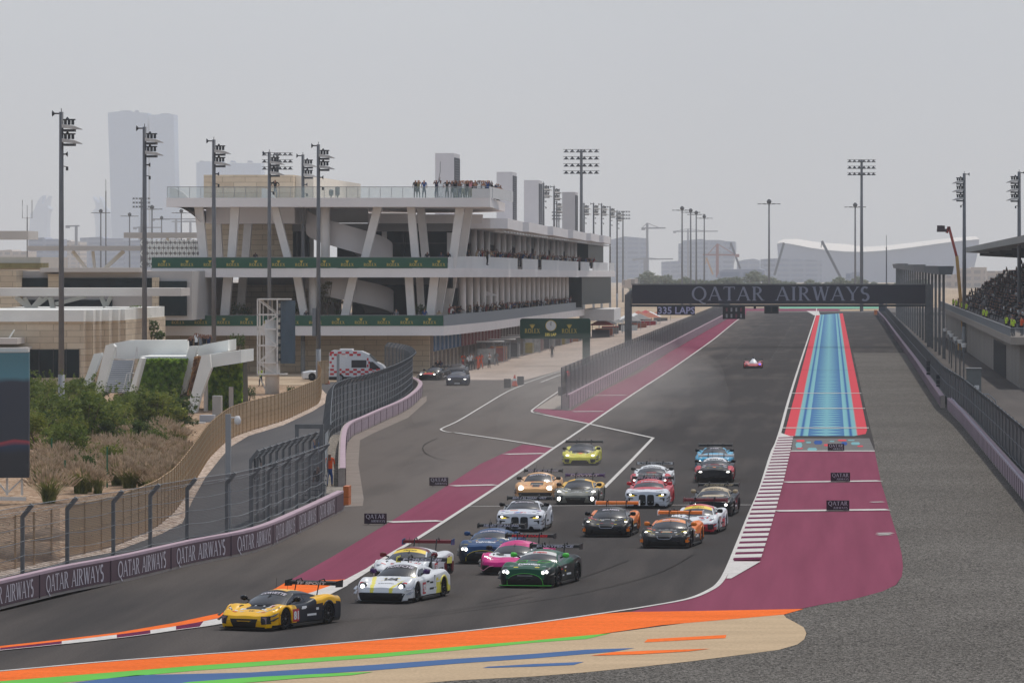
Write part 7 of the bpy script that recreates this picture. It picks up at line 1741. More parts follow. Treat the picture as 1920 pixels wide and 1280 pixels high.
# 1 leading yellow car
def liv_c8(x, y, z):
    if y > 2.35 and z < .86-.0*(y-2.35) and not (y > 2.9 and z > .66+.0 and y < 4.7 and z > .58+.10*(3.9-y)): return 'k'
    if 1.7 < y <= 2.35 and z < .80 and abs(x) > .6: return 'k'
    if y < 1.35 and y > .62 and abs(x) < .36 and z > .5: return 'b'
    return 'y'
def ex_c8(c):
    c['quad'](.52, .98, .34, .26, m_w, "hood_patch", skew=.1); c['quad'](.52, .99, .18, .14, mb_red, "hood_number", lift=.014)
    c['side'](1.62, .40, .42, .40, mb_red, "number_panel", "81", m_w); c['drape']("TF", 0, .42, .09, .22, m_b)
    mb = MB(); bv = c['bv']
    for s in (1, -1):
        pts = [(.60, .30), (.93, .62), (.90, .70), (.66, .42)]
        vs_ = [];
        for x, y in pts: h = bv.ray_cast(Vector((s*x, y, 4)), Vector((0, 0, -1))); vs_.append((s*x, y, h[0].z+.012 if h[0] else .6))
        mb = MB(); mb.add(vs_, [(0, 1, 2, 3)]); lpart("headlamp_glass", mb, DK, c['root'])
        mb = MB(); mb.add([(vs_[0][0], vs_[0][1], vs_[0][2]+.01), (vs_[1][0]*.97, vs_[1][1]-.02, vs_[1][2]+.01), (vs_[1][0]*.94, vs_[1][1]+.0, vs_[1][2]+.015)], [(0, 1, 2)]); lpart("lamp_strip", mb, C_LENS, c['root'])
    for s in (1, -1): mb = MB(); mb.boxc((s*.72, .03, .33), (.16, .02, .2)); lpart("grille_emblem", mb, M("emblem_grey", (150, 130, 140), .5, 0), c['root'])
CARS.append(dict(fp=FP_C8, type='mid', label="leading yellow and dark navy racing car with a red 81 on its door", at=(457, 1182), yaw=23.5, mats=dict(y=YEL, k=NAVY, b=BLK, banner=BLK, mirror=BLK), liv=liv_c8, roof=lambda x, y: 'y' if (abs(x) < .36 and y > 2.1) or y > 3.4 else 'k',
  front=front_wedge(.46, .38, .58), lamps=[(.80, ('t', .52), .0, .04, .05, .02, C_LENS)], btext="CORVETTE", wtext="TF SPORT", wtw=1.1, extra=ex_c8))
# 2 white and yellow
def liv_p(x, y, z):
    a = abs(x)
    if y < 1.5 and z > .2 and abs(a-(.34+.28*max(0, y-.1))) < .065: return 'y'
    if y > 2.9 and z < .62-.25*(y-2.9)+.1 and a > .8: return 'y'
    return 'w'
def ex_p(c):
    c['drape']("VA", 0, .92, .26, .5, m_b, shear=.3); c['drape']("PURE RXCING", 0, .5, .05, .55, m_b); c['side'](1.75, .42, .36, .40, mb_red, "number_panel", "92", m_w)
    for s in (1, -1): mb = MB(); mb.box((s*.93 if s > 0 else -.965, 2.78, .45), (.965 if s > 0 else -.93, 3.02, .80)); lpart("side_intake", mb, C_BLK, c['root'])
def lamps_round(z=.56, x=.69, y=.33): return [(x, ('f', .05), z, .145, .07, .145, DK), (x, ('f', .03), z, .115, .07, .115, C_LENS), (x, ('f', -.0), z+.0, .08, .06, .085, C_LAMP)]
CARS.append(dict(fp=FP_POR, type='round', label="white racing car with soft yellow stripes and round lit lamps, second from the front", at=(714, 1131), yaw=14.5, mats=dict(w=W, y=SYEL, banner=BLK, mirror=PURP, plane=GREYP, wingface=DK, endplate=SYEL), liv=liv_p,
  front=front_wedge(.74, .28, .5, False), lamps=lamps_round(), btext="PORSCHE", btw=.95, wtext="PORSCHE", wtw=1.45, extra=ex_p))
# 3 white red ferrari behind
def ex_fer(num, txt):
    def f(c):
        c['drape'](txt, 0, c['T']['gl'][1]-.2, .10, .5, m_b, "sun_strip_lettering", shear=.2); c['drape'](num, .38, .62, .13, .4, m_r); c['side'](2.0, .42, .5, .34, m_r, "number_panel", num, m_w)
    return f
CARS.append(dict(fp=FP_FER, type='mid', label="white racing car with red and yellow sun strip mostly hidden behind the second one", at=(744, 1092), yaw=10, mats=dict(w=W, r=DRED, banner=M("strip_yellow", (244, 206, 40), .4, 0), mirror=DRED, wing=DRED, endplate=BLU), liv=lambda x, y, z: 'r' if (y > 3.0 and z < .55) or (y < .25 and z < .2) else 'w', roof=lambda x, y: 'r' if 2.0 < y < 2.4 else 'w',
  front=front_wedge(.5, .36, .6), lamps=[(.78, ('t', .42), -.0, .09, .14, .03, C_LENS)], extra=ex_fer("150", "Ferrari")))
# 4 blue aston
def ex_ast(htxt, col, trim):
    def f(c):
        c['drape'](htxt, 0, .55, .2, .8, col); c['drape']("777", 0, 1.28, .09, .26, m_r)
        bv = c['bv']
        for s in (1, -1):
            pts = [(.20, 1.0), (.26, 1.36), (.58, 1.40), (.62, 1.15), (.48, .98), (.20, 1.0)]; v = []
            for x, y in pts: h = bv.ray_cast(Vector((s*x, y, 4)), Vector((0, 0, -1))); v.append((s*x, y, h[0].z+.008))
            if trim:
                mb = MB(); mb.add(v[:-1], [(0, 1, 2, 3, 4)]); lpart("hood_vent", mb, C_BLK, c['root']); mb = MB(); mb.tube(v, .014, seg=5, cap=False); lpart("vent_trim", mb, trim, c['root'])
        g = []
        for k in range(15):
            a = math.pi*k/14; x = .66*math.cos(a)*1.0; z = .11+.40*math.sin(a)**.7; h = bv.ray_cast(Vector((x, -1, z)), Vector((0, 1, 0))); g.append((x, (h[0].y if h[0] else .02)-.012, z))
        mb = MB(); mb.tube(g, .013, seg=5); lpart("grille_surround", mb, trim or m_y, c['root'])
        if trim: mb = MB(); mb.tube([(-.95, .1, .085), (-.86, -.01, .085), (-.5, -.075, .085), (.5, -.075, .085), (.86, -.01, .085), (.95, .1, .085)], .014, seg=5); lpart("splitter_trim", mb, trim, c['root'])
        mb = MB(); mb.bar((-.28, -.0, .43), (.28, -.0, .43), .03, .03); lpart("grille_bar", mb, C_RIML, c['root'])
    return f
def front_arch(x, y, z):
    if y < .5 and z <= .12: return 'skirt'
    return None
LA = [(.72, ('f', .05), .55, .15, .08, .10, C_LENS), (.655, ('f', .0), .54, .062, .05, .062, C_LAMP), (.785, ('f', .0), .56, .055, .05, .055, C_LAMP)]
CARS.append(dict(fp=FP_ARCH, type='front', label="dark blue racing car with thin yellow grille outline left of the magenta one", at=(905, 1057), yaw=5.5, mats=dict(b=BLU, k=paint("grey_blue", (52, 62, 78)), banner=BLU, mirror=BLU), liv=lambda x, y, z: 'k' if (abs(x) > .62 and y < 1.2 and z < .75) or z < .4 else 'b', front=front_arch, lamps=LA, btext="ASTON MARTIN RACING", btw=.98, wtext="HEART OF RACING", extra=ex_ast("Valvoline", m_w, None)))
# 5 magenta
def ex_lam(c):
    bv = c['bv']
    for s in (1, -1):
        pts = [(.22, .82), (.26, 1.06), (.56, 1.10), (.52, .90), (.38, .80)]; v = []
        for x, y in pts: h = bv.ray_cast(Vector((s*x, y, 4)), Vector((0, 0, -1))); v.append((s*x, y, h[0].z+.01))
        mb = MB(); mb.add(v, [(0, 1, 2, 3, 4)]); lpart("hood_vent", mb, C_BLK, c['root'])
        zz_ = [(.58, .20), (.66, .36), (.72, .28), (.80, .44), (.86, .40), (.90, .58), (.78, .50), (.70, .42), (.62, .40)]; v = []
        for x, y in zz_: h = bv.ray_cast(Vector((s*x, y, 4)), Vector((0, 0, -1))); v.append((s*x, y-.0, (h[0].z if h[0] else .5)+.014))
        mb = MB(); mb.add(v, [tuple(range(len(v)))]); lpart("headlight", mb, M("lamp_white_soft", (250, 250, 250), .3, 0, emis=1.2), c['root'])
        g = [(.95, .10, .22), (.80, .0, .16), (.60, -.02, .30), (.42, -.02, .34)]; mb = MB(); mb.tube([(s*a, b-.01, z) for a, b, z in g], .014, seg=5); lpart("front_trim", mb, M("pale_pink_trim", (226, 150, 170), .4, 0), c['root'])
CARS.append(dict(fp=FP_LAM, type='mid', label="magenta and white racing car with jagged white headlights between the blue and green cars", at=(946, 1078), yaw=9, mats=dict(p=PINK, w=W, k=BLK, banner=PINK, mirror=BLK), liv=lambda x, y, z: 'k' if z < .3 else ('w' if (y > .62 and y < 1.4 and abs(x) < .72) else 'p'), roof=lambda x, y: 'w' if y < 2.0 and abs(x) > .5 else 'p',
  front=front_arch, lamps=[], btext="IRON DAMES", btw=.8, btc=m_pk, wtext="IRON DAMES", wtc=m_r, extra=ex_lam, wz=1.15))
# 6 green
CARS.append(dict(fp=FP_ARCH, type='front', label="dark green racing car with lime trim and mirrors in front of the magenta one", at=(984, 1102), yaw=11, mats=dict(g=GRN, k=paint("green_black", (30, 40, 40)), banner=M("strip_white", (206, 204, 200), .4, 0), mirror=LIME, splitter=BLK), liv=lambda x, y, z: 'k' if (abs(x) > .7 and z < .72) or z < .3 or y > 3.2 else 'g', front=front_arch, lamps=LA, btext="D station", btc=m_r, btw=.5, wtext="BODYFENCE", wtw=1.4, extra=ex_ast("D'station", m_w, LIME)))
# 7 bmws
def front_kidney(x, y, z):
    if y < .5 and z <= .11: return 'skirt'
    return None
def sq(cx, cz, rx, rz, p=4, n=20): return [(cx+rx*math.copysign(abs(math.cos(a))**(2/p), math.cos(a)), cz+rz*math.copysign(abs(math.sin(a))**(2/p), math.sin(a))) for a in [2*math.pi*k/n for k in range(n)]]
FP_BMW = [(sq(.195, .39, .165, .25, 5), C_BLK, "kidney_grille"), ([(.40, .11), (.62, .11), (.56, .23), (.44, .25)], DK, "lower_intake"), ([(.42, .60), (.60, .575), (.93, .60), (.95, .70), (.70, .70), (.45, .63)], DK, "headlamp_housing"), ([(.62, .48), (.86, .50), (.84, .34), (.80, .34), (.80, .45), (.62, .44)], DK, "air_duct")]
def ex_bmw(c1, c2, num, hood):
    def f(c):
        c['quad'](-.33, .98, .34, .2, m_o if c1 is W else m_r, "hood_patch"); 
        if hood:
            for k, m in enumerate((m_bl, m_lb, m_r)): c['quad'](-.14+k*.10, .26, .12, .20, m, "stripe", skew=.12)
        c['side'](2.1, .45, .45, .4, m_w if c1 is not W else m_b, "number_panel", num, m_b if c1 is not W else m_w)
    return f
LB = [(.66, ('f', .0), .595, .17, .03, .018, C_LAMPY), (.76, ('f', .0), .635, .065, .04, .05, C_LAMP)]
CARS.append(dict(fp=FP_BMW, type='blunt', label="white and silver racing car with tall twin grilles and blue and red hood stripes", at=(974, 997), yaw=2, mats=dict(w=paint("pale_silver", (222, 222, 226)), k=BLK, banner=BLK, lamp=DK), liv=lambda x, y, z: 'k' if y > 1.25 and (z > .78 or y > 4) and abs(x) < .95 else 'w', roof=lambda x, y: 'w' if abs(x) > .45 else 'k', front=front_kidney, lamps=LB, btext="M Motorsport", btw=.8, wtext="BMW M TEAM WRT", wtw=1.5, extra=ex_bmw(W, BLK, "46", True), ww=.97))
CARS.append(dict(fp=FP_BMW, type='blunt', label="white fronted red racing car with tall twin grilles right of centre", at=(1212, 953), yaw=1.8, mats=dict(w=paint("pale_silver", (222, 222, 226)), r=RED, banner=M("strip_red", (200, 50, 60), .4, 0), lamp=DK, mirror=RED), liv=lambda x, y, z: 'r' if (y > .75 and z > .5) or y > .6 and abs(x) > .9 and y > 1.2 else 'w', roof=lambda x, y: 'r', front=front_kidney, lamps=LB, btext="M Motorsport", btw=.8, wtext="BMW M TEAM WRT", wtw=1.5, extra=ex_bmw(RED, BLK, "31", False), ww=.97))
# mclarens
def ex_mcl(a):
    def f(c):
        c['drape']("RICHARD MILLE", 0, .92, .07, .72, m_w); c['quad'](-.66, .86, .34, .16, mb_red, "number_panel"); 
        if a: c['quad'](0, .62, .34, .20, M("teal_crest", (90, 140, 130), .5, .4, 12), "hood_crest"); c['quad'](0, .62, .46, .06, m_o, "hood_crest", lift=.012)
        for s in (1, -1):
            mb = MB(); bv = c['bv']; v = []
            for x, y in ((.92, .52), (.66, .18), (.64, .28), (.80, .50)): h = bv.ray_cast(Vector((s*x, y, 4)), Vector((0, 0, -1))); v.append((s*x, y, (h[0].z if h[0] else .5)+.01))
            mb.add(v, [(0, 1, 2, 3)]); lpart("headlamp_glass", mb, DK, c['root'])
            mb = MB(); mb.boxc((s*.93, .06, .30), (.12, .04, .12)); lpart("corner_flash", mb, ORG, c['root'])
            mb = MB(); mb.tube([(s*.30, .1, .50), (s*.28, -.0, .42), (s*.22, -.02, .38), (0, -.03, .37)], .012, seg=5); lpart("nose_line", mb, GREYP, c['root'])
    return f
def liv_mcl(x, y, z): return 'o' if (y > 2.2 and abs(x) > .66 and z > .45) or (y < .5 and abs(x) > .86 and .24 < z < .42) else 'k'
for at, yaw, lab, a, bn in (((1136, 1007), 3.8, "black racing car with orange rear wing, the left one of the two alike cars", False, BLK), ((1245, 1028), 7, "black racing car with orange wing, mirrors and sun strip, nearer of two", True, M("strip_orange", (238, 136, 54), .4, 0))):
    CARS.append(dict(fp=FP_MCL, type='mid', label=lab, at=at, yaw=yaw, mats=dict(k=BLK, o=ORG, banner=bn, mirror=ORG if a else BLK, wing=ORG, endplate=W), liv=liv_mcl, roof=lambda x, y: 'k', front=front_wedge(.55, .34, .62), lamps=[(.80, ('t', .42), .0, .06, .07, .03, C_LAMP)], btext="McLAREN", btw=.7, wz=1.16, extra=ex_mcl(a)))
CARS.append(dict(fp=FP_FER, type='mid', label="white racing car with yellow sun strip behind the nearer black and orange one", at=(1299, 1001), yaw=5.5, mats=dict(w=W, r=RED, banner=M("strip_yellow", (244, 206, 40), .4, 0), mirror=BLK, wing=DRED, plane=GREYP), liv=lambda x, y, z: 'r' if (y < .45 and z < .42) or (y > 2.6 and z < .5) else 'w', roof=lambda x, y: 'r' if 2.0 < y < 2.45 else 'w',
  front=front_wedge(.5, .34, .6), lamps=[(.78, ('t', .42), -.0, .09, .14, .03, C_LENS)], extra=lambda c: (ex_fer("21", "Ferrari")(c), c['quad'](-.2, .95, .5, .10, m_b, "hood_vent"))))
# orange porsche like
def ex_por(c): c['quad'](0, .95, .62, .5, m_b, "hood_panel"); c['quad'](0, .55, .34, .4, m_b, "hood_panel"); c['drape']("BAXCO", 0, .78, .13, .5, m_w)
CARS.append(dict(fp=FP_POR, type='round', label="pale orange racing car with black hood wedge and bright round lamps", at=(1003, 937), yaw=2, mats=dict(o=PORG, banner=BLK), liv=lambda x, y, z: 'o', front=front_wedge(.74, .28, .5, False), lamps=[(.69, ('f', .0), .55, .13, .06, .13, C_LAMP)], btext="MANTHEY", wtext="MANTHEY 1ST PHORM", wtw=1.5, extra=ex_por))
# dark c8 with yellow
CARS.append(dict(fp=FP_C8, type='mid', label="dark camouflage racing car with yellow roof and four glaring lamps in the dusty pack", at=(1079, 947), yaw=3, mats=dict(k=paint("camo_grey", (116, 116, 106)), y=YEL, banner=BLK, wing=PURP), liv=lambda x, y, z: 'y' if (y > 2.4 and z > .7) else 'k', roof=lambda x, y: 'y' if abs(x) > .25 else 'k', front=front_wedge(.5, .38, .66), lamps=[(.82, ('t', .40), .0, .09, .1, .05, C_LAMP), (.78, ('f', .0), .30, .10, .06, .10, C_LAMP)], wtext="DXVYNT", extra=lambda c: (c['drape']("CORVETTE", 0, .5, .07, .5, m_w), c['quad'](0, .98, .66, .3, C_BLK, "hood_vent"))))
# lemon
CARS.append(dict(fp=FP_LAM, type='mid', label="lemon yellow racing car running alone behind the dusty pack", at=(1087, 872.5), yaw=0.5, mats=dict(y=LYEL, k=BLK, banner=BLK), liv=lambda x, y, z: 'k' if y > .75 and y < 1.3 and abs(x) < .5 and z > .6 else 'y', roof=lambda x, y: 'k', front=front_arch, lamps=[(.72, ('t', .24), .0, .09, .07, .04, C_LAMP)], ww=1.05, wz=1.12,
  extra=lambda c: (c['quad'](0, .72, .2, .2, m_o, "hood_patch"), c['quad'](.58, .9, .3, .24, m_w, "hood_patch"))))
# white/red behind red bmw
CARS.append(dict(fp=FP_ARCH, type='front', label="white and red racing car with black hood right behind the red one", at=(1218, 921), yaw=1.5, mats=dict(w=W, r=RED, k=BLK, banner=W, mirror=BLK, wing=DK, wingface=M("wing_white", (200, 200, 200), .4, 0)), liv=lambda x, y, z: 'r' if abs(x) > .74 and y < 1.3 else ('k' if abs(x) < .62 and y < 1.6 else 'w'), roof=lambda x, y: 'w', front=front_arch, lamps=[(.78, ('f', 0), .55, .05, .05, .04, C_LAMP)], btext="MUSTANG", btc=m_b, wtext="PROTON COMPETITION", wtc=m_b, wtw=1.6,
  extra=lambda c: (c['drape']("MUSTANG", 0, .75, .08, .5, m_w), c['quad'](0, 1.3, .5, .1, m_r, "hood_patch"))))
# black gold
CARS.append(dict(fp=FP_ARCH, type='front', label="black racing car with champagne gold roof near the striped kerb", at=(1332, 968), yaw=3.5, mats=dict(k=BLK, g=GOLD, banner=GOLD, mirror=GOLD), liv=lambda x, y, z: 'g' if y > 1.15 and y < 1.62 and abs(x) < .5 and z > .7 else 'k', roof=lambda x, y: 'g', front=front_arch, lamps=[(.70, ('f', 0), .52, .07, .05, .06, C_LAMP)], btext="IRISGAL", btc=m_b, wtext="AKKODIS ASP", wtc=M("decal_gold", (206, 186, 150), .5, 0), extra=lambda c: c['drape']("IRIBGAI", 0, 1.0, .11, .6, M("decal_gold", (206, 186, 150), .5, 0))))
# lexus
CARS.append(dict(fp=FP_LEX, type='front', label="black and red racing car directly in front of the sky blue one", at=(1339, 905), yaw=0, mats=dict(k=BLK, r=RED, banner=W, mirror=BLK, wing=M("wing_white", (200, 200, 200), .4, 0), splitter=BLK), liv=lambda x, y, z: 'r' if abs(x) > .72 and .2 < y < 1.4 and z > .42 else 'k', roof=lambda x, y: 'w' if abs(x) < .5 else 'k', front=front_arch, lamps=[(.72, ('f', 0), .56, .09, .05, .035, C_LAMP)], btext="LEXUS", btc=m_b,
  extra=lambda c: (c['drape']("Lexus RC F", 0, .85, .11, .62, m_w), c['quad'](0, .58, .16, .12, m_o, "hood_patch"), c['quad'](0, 1.34, .5, .08, m_r, "hood_patch"), c['quad'](.55, 1.1, .18, .2, m_w, "hood_lamp"), c['quad'](-.55, 1.1, .18, .2, m_w, "hood_lamp")) and None))
CARS[-1]['mats']['w'] = W
# sky blue
CARS.append(dict(fp=FP_ARCH, type='front', label="sky blue racing car at the back right of the pack", at=(1338, 882), yaw=0, mats=dict(s=SKY, k=BLK, banner=BLK), liv=lambda x, y, z: 's', roof=lambda x, y: 's' if abs(x) > .47 else 'k', front=front_arch, lamps=[(.76, ('f', 0), .50, .07, .05, .05, C_LAMP)], btext="ISTER", btw=.5, extra=lambda c: c['drape']("FORD", 0, .9, .07, .3, m_w)))
for S in CARS: build_car(S)
# hypercar alone up the straight
def build_proto():
    t = thing("prototype_racing_car", "small white, red and dark low prototype racing car alone far up the straight", "racing car", (0, 0, 0), group="racing cars fanned out behind the leading yellow car")
    mb = MB(); rows = []
    for y, w_, z0, z1 in ((0, .9, .12, .30), (.3, .98, .1, .48), (.9, 1.0, .1, .60), (1.6, .9, .1, .48), (2.6, .9, .1, .55), (3.6, 1.0, .1, .68), (4.6, .98, .1, .66)):
        rows.append([(-w_, y, z0), (-w_, y, z1), (-w_*.6, y, z1), (-w_*.45, y, z1*.75), (w_*.45, y, z1*.75), (w_*.6, y, z1), (w_, y, z1), (w_, y, z0), (-w_, y, z0)])
    mb.grid(rows); mb.poly(rows[0][:-1]); lpart("body", mb, paint("proto_red", (186, 60, 60)), t)
    mb = MB(); rows = []
    for y, w_, h in ((1.2, .45, .5), (1.6, .44, .85), (2.1, .38, 1.03), (2.8, .3, 1.02), (4.0, .06, .9)): rows.append([(w_*math.cos(a), y, .45+(h-.45)*math.sin(a)) for a in [math.pi*k/8 for k in range(9)]])
    mb.grid(rows); lpart("cockpit", mb, W, t, True)
    mb = MB(); mb.add([(-.36, 1.52, .66), (.36, 1.52, .66), (.3, 1.95, .97), (-.3, 1.95, .97)], [(0, 1, 2, 3)]); lpart("windscreen", mb, C_GLASS, t)
    mb = MB(); mb.box((-.92, 4.45, .88), (.92, 4.75, .92)); mb.box((-.94, 4.4, .6), (-.92, 4.8, .98)); mb.box((.92, 4.4, .6), (.94, 4.8, .98)); mb.box((-.02, 2.9, .95), (.02, 4.6, 1.02)); lpart("rear_wing", mb, C_BLK, t)
    mb = MB(); mb.tube([(0, 2.0, 1.02), (0, 2.15, 1.12), (0, 2.5, 1.12)], .09, seg=8); lpart("air_intake", mb, C_BLK, t)
    for x in (-.93, .93):
        for y in (.95, 3.75): mb = MB(); mb.tube([(x-.12, y, .34), (x+.08, y, .34)], .34, seg=16); lpart("wheel", mb, C_TYRE, t)
    mb = MB(); mb.box((-.8, -.02, .1), (.8, .05, .22)); lpart("splitter", mb, C_BLK, t)
    mb = MB(); mb.boxc((.72, .1, .42), (.2, .1, .12)); lpart("headlight", mb, M("lamp_blue", (110, 110, 255), .3, 0, emis=3), t); mb = MB(); mb.boxc((-.72, .1, .42), (.2, .1, .10)); lpart("headlight", mb, C_LENS, t)
    p = G(1412, 690.5); t.location = (p.x, p.y, .04)
build_proto()
# ---------------- service vehicles and small things
for S in (dict(fp=[([(-.45, .58), (.45, .58), (.35, .30), (-.35, .30)], C_BLK, "grille")], kind="road_car", cat="car", grp=None, type='blunt', label="dark blue road car with lit headlamps waiting at the pit exit", at=(857, 723), yaw=-2, mats=dict(b=paint("road_navy", (48, 56, 84)), banner=C_GLASS), liv=lambda x, y, z: 'b', front=front_arch, lamps=[(.72, ('f', 0), .60, .13, .05, .04, C_LAMP)], nowing=1, extra=lambda c: c['cast']([(-.25, .26), (.25, .26), (.25, .16), (-.25, .16)], m_w, "number_plate")),
          dict(fp=FP_POR, kind="road_car", cat="car", grp=None, type='blunt', label="dark silver road car parked right behind the dark blue one at the pit exit", at=(856, 707), yaw=-2, mats=dict(b=paint("road_grey", (70, 74, 84)), banner=C_GLASS), liv=lambda x, y, z: 'b', front=front_arch, lamps=[(.72, ('f', 0), .60, .10, .05, .04, C_LENS)], nowing=1),
          dict(fp=FP_POR, kind="road_car", cat="car", grp=None, type='round', label="black sports car with red bonnet stripe beside the stone wall at the pit exit", at=(801, 713), yaw=14, mats=dict(b=BLK, r=RED, banner=C_GLASS), liv=lambda x, y, z: 'r' if y < .9 and y > .2 and abs(x) < .5 and z > .45 else 'b', front=front_arch, lamps=[(.69, ('f', 0), .56, .09, .05, .08, C_LAMP)]),
          dict(kind="road_car", cat="car", grp=None, type='blunt', label="white and red road car half hidden behind the lattice tower", at=(566, 712), yaw=80, mats=dict(b=W, r=RED, banner=C_GLASS), liv=lambda x, y, z: 'r' if z > .9 and y < 1.2 else 'b', front=front_arch, lamps=[(.72, ('f', 0), .60, .10, .05, .04, C_LENS)], nowing=1)):
    build_car(S)
# ambulance, side on, facing right
YA = F/19.6; XA = (617-VX)/19.6; t = thing("ambulance", "white ambulance van with red check bands parked side on by the stone wall", "ambulance", (XA+2.7, YA, 0))
k_ = 1/19.6
prof = [(617, 708), (617, 662), (622, 657), (676, 658), (690, 664), (704, 678), (716, 684), (722, 691), (723, 704), (721, 709)]
pp = [((x-VX)*k_, H-(y-VY)*k_) for x, y in prof]; n = len(pp)
mb = MB(); mb.add([(x, YA, z) for x, z in pp]+[(x, YA+2.1, z) for x, z in pp], [tuple(range(n)), tuple(range(2*n-1, n-1, -1))]+[(i, i+n, (i+1) % n+n, (i+1) % n) for i in range(n)]); 
part("body", mb, paint("van_white", (226, 226, 228)), t)
def ax(px): return (px-VX)*k_
def az(py): return H-(py-VY)*k_
for nm, q in (("side_window", [(659, 675), (687, 675), (687, 689), (659, 689)]), ("cab_window", [(693, 678), (699, 678), (713, 690), (713, 693), (693, 693)])):
    mb = MB(); mb.poly([(ax(a), YA-.015, az(b)) for a, b in q[::-1]]); part(nm, mb, C_GLASSW, t)
mb = MB(); mb.add([(ax(691), YA-.0, az(665)), (ax(705), YA-.0, az(679)), (ax(705)+.02, YA+2.0, az(679)), (ax(691)+.02, YA+2.0, az(665))], [(0, 1, 2, 3)]); mb.v = [(a+.03, b, c+.03) for a, b, c in mb.v]; part("windscreen", mb, C_GLASS, t)
mb = MB()
for y0, cols_ in ((659, 8), (663, 8), (691, 14), (695, 14), (699, 14)):
    for c in range(cols_):
        if (c+y0//4) % 2 == 0: x0 = 619+c*7.2; mb.box((ax(x0), YA-.02, az(y0+4)), (ax(x0+7), YA-.012, az(y0)))
for r_ in range(4): x0 = 618+(r_ % 2)*4; mb.box((ax(x0), YA-.024, az(667+r_*7)), (ax(x0+4), YA-.016, az(663+r_*7)))
for r_ in range(3): x0 = 688+(r_ % 2)*2.5; mb.box((ax(x0), YA-.024, az(676+r_*6)), (ax(x0+3), YA-.016, az(671+r_*6)))
part("check_bands", mb, RED, t)
mb = MB(); mb.box((ax(636), YA+.3, az(657)), (ax(660), YA+1.7, az(654))); part("light_bar", mb, m_wht, t)
mb = MB(); mb.box((ax(617), YA-.03, az(712)), (ax(722), YA+2.1, az(706))); part("sill", mb, C_BLK, t)
for px in (638, 708):
    mb = MB(); mb.tube([(ax(px), YA-.06, .36), (ax(px), YA+.2, .36)], .36, seg=18); wh = part("wheel", mb, C_TYRE, t); mb = MB(); mb.tube([(ax(px), YA-.08, .36), (ax(px), YA-.05, .36)], .2, seg=14); o = mb.build("rim", C_RIML, None); o.parent = wh; o.location = tuple(-Vector(t.location))
def cone(px, py, lab, s=1.0):
    c = G(px, py); t = thing("traffic_cone", lab, "cone", tuple(c)); mb = MB(); mb.tube([(c.x, c.y, .03), (c.x, c.y, .75*s)], [.2*s, .04*s], seg=10); part("cone", mb, M("cone_orange", (236, 84, 50), .5, 0), t)
    mb = MB(); mb.tube([(c.x, c.y, .36*s), (c.x, c.y, .52*s)], [.145*s, .105*s], seg=10); part("white_band", mb, m_wht, t); mb = MB(); mb.box((c.x-.22, c.y-.22, 0), (c.x+.22, c.y+.22, .035)); part("foot", mb, C_BLK, t)
cone(965, 724, "orange cone between two dark blocks on the pit exit line", 1.4); cone(614, 720, "orange and white cone at the rear of the ambulance"); cone(686, 712, "orange cone in front of the ambulance's rear door", 1.1); cone(677, 714, "pale red cone beside another cone at the ambulance's side")
for px, py, lb in ((951, 727, "left dark block on the pit exit line"), (975.5, 722, "right dark block on the pit exit line")):
    c = G(px, py); t = thing("track_block", lb, "block", tuple(c)); mb = MB(); mb.box((c.x-.3, c.y, 0), (c.x+.3, c.y+.6, .82)); part("block", mb, M("block_dark", (58, 54, 56), .6, .1, 3), t); mb = MB(); mb.box((c.x-.31, c.y-.01, .4), (c.x+.31, c.y+.61, .43)); part("strap", mb, C_BLK, t)

# ---------------- people
def body_mesh(J, bones):
    """one skinned surface; J joint -> (x, y, z, radius)"""
    ks = list(J); me = bpy.data.meshes.new("person_base"); me.from_pydata([J[k][:3] for k in ks], [(ks.index(a), ks.index(b)) for a, b in bones], [])
    ob = bpy.data.objects.new("tmp_body", me); COL.objects.link(ob); ob.modifiers.new("s", 'SKIN'); sub = ob.modifiers.new("u", 'SUBSURF'); sub.levels = 1
    for i, k in enumerate(ks): me.skin_vertices[0].data[i].radius = (J[k][3], J[k][3]*.85); me.skin_vertices[0].data[i].use_root = (k == 'pel')
    dg = bpy.context.evaluated_depsgraph_get(); dg.update(); ev = ob.evaluated_get(dg); out = bpy.data.meshes.new_from_object(ev); bpy.data.objects.remove(ob)
    def seg(p, a, b): a = Vector(a[:3]); b = Vector(b[:3]); d = b-a; t = max(0, min(1, (p-a).dot(d)/max(1e-9, d.length_squared))); return (p-a-d*t).length
    zone = {'hd': 1, 'nk': 1, 'ch': 0, 'pel': 0, 'kn': 2, 'ft': 3, 'el': 0, 'ha': 1, 'to': 3}
    mi = []
    for pl_ in out.polygons:
        c = pl_.center; best = min(bones, key=lambda e: seg(c, J[e[0]], J[e[1]])); k = best[1].rstrip('LR'); z = zone.get(k, 0)
        if k == 'hd' and (c.z > J['hd'][2]+.02 or c.y > J['hd'][1]+.03): z = 4
        if k == 'ft' and c.z > J['ft'+best[1][-1]][2]+.07: z = 2
        if k == 'kn' and False: z = 2
        mi.append(z)
    out.materials.clear()
    for _ in range(5): out.materials.append(None)
    out.polygons.foreach_set('material_index', mi); out.polygons.foreach_set('use_smooth', [True]*len(mi)); out.update()
    return out
BN = [('pel', 'ch'), ('ch', 'nk'), ('nk', 'hd')]
for s_ in 'LR': BN += [('ch', 'sh'+s_), ('sh'+s_, 'el'+s_), ('el'+s_, 'ha'+s_), ('pel', 'kn'+s_), ('kn'+s_, 'ft'+s_), ('ft'+s_, 'to'+s_)]
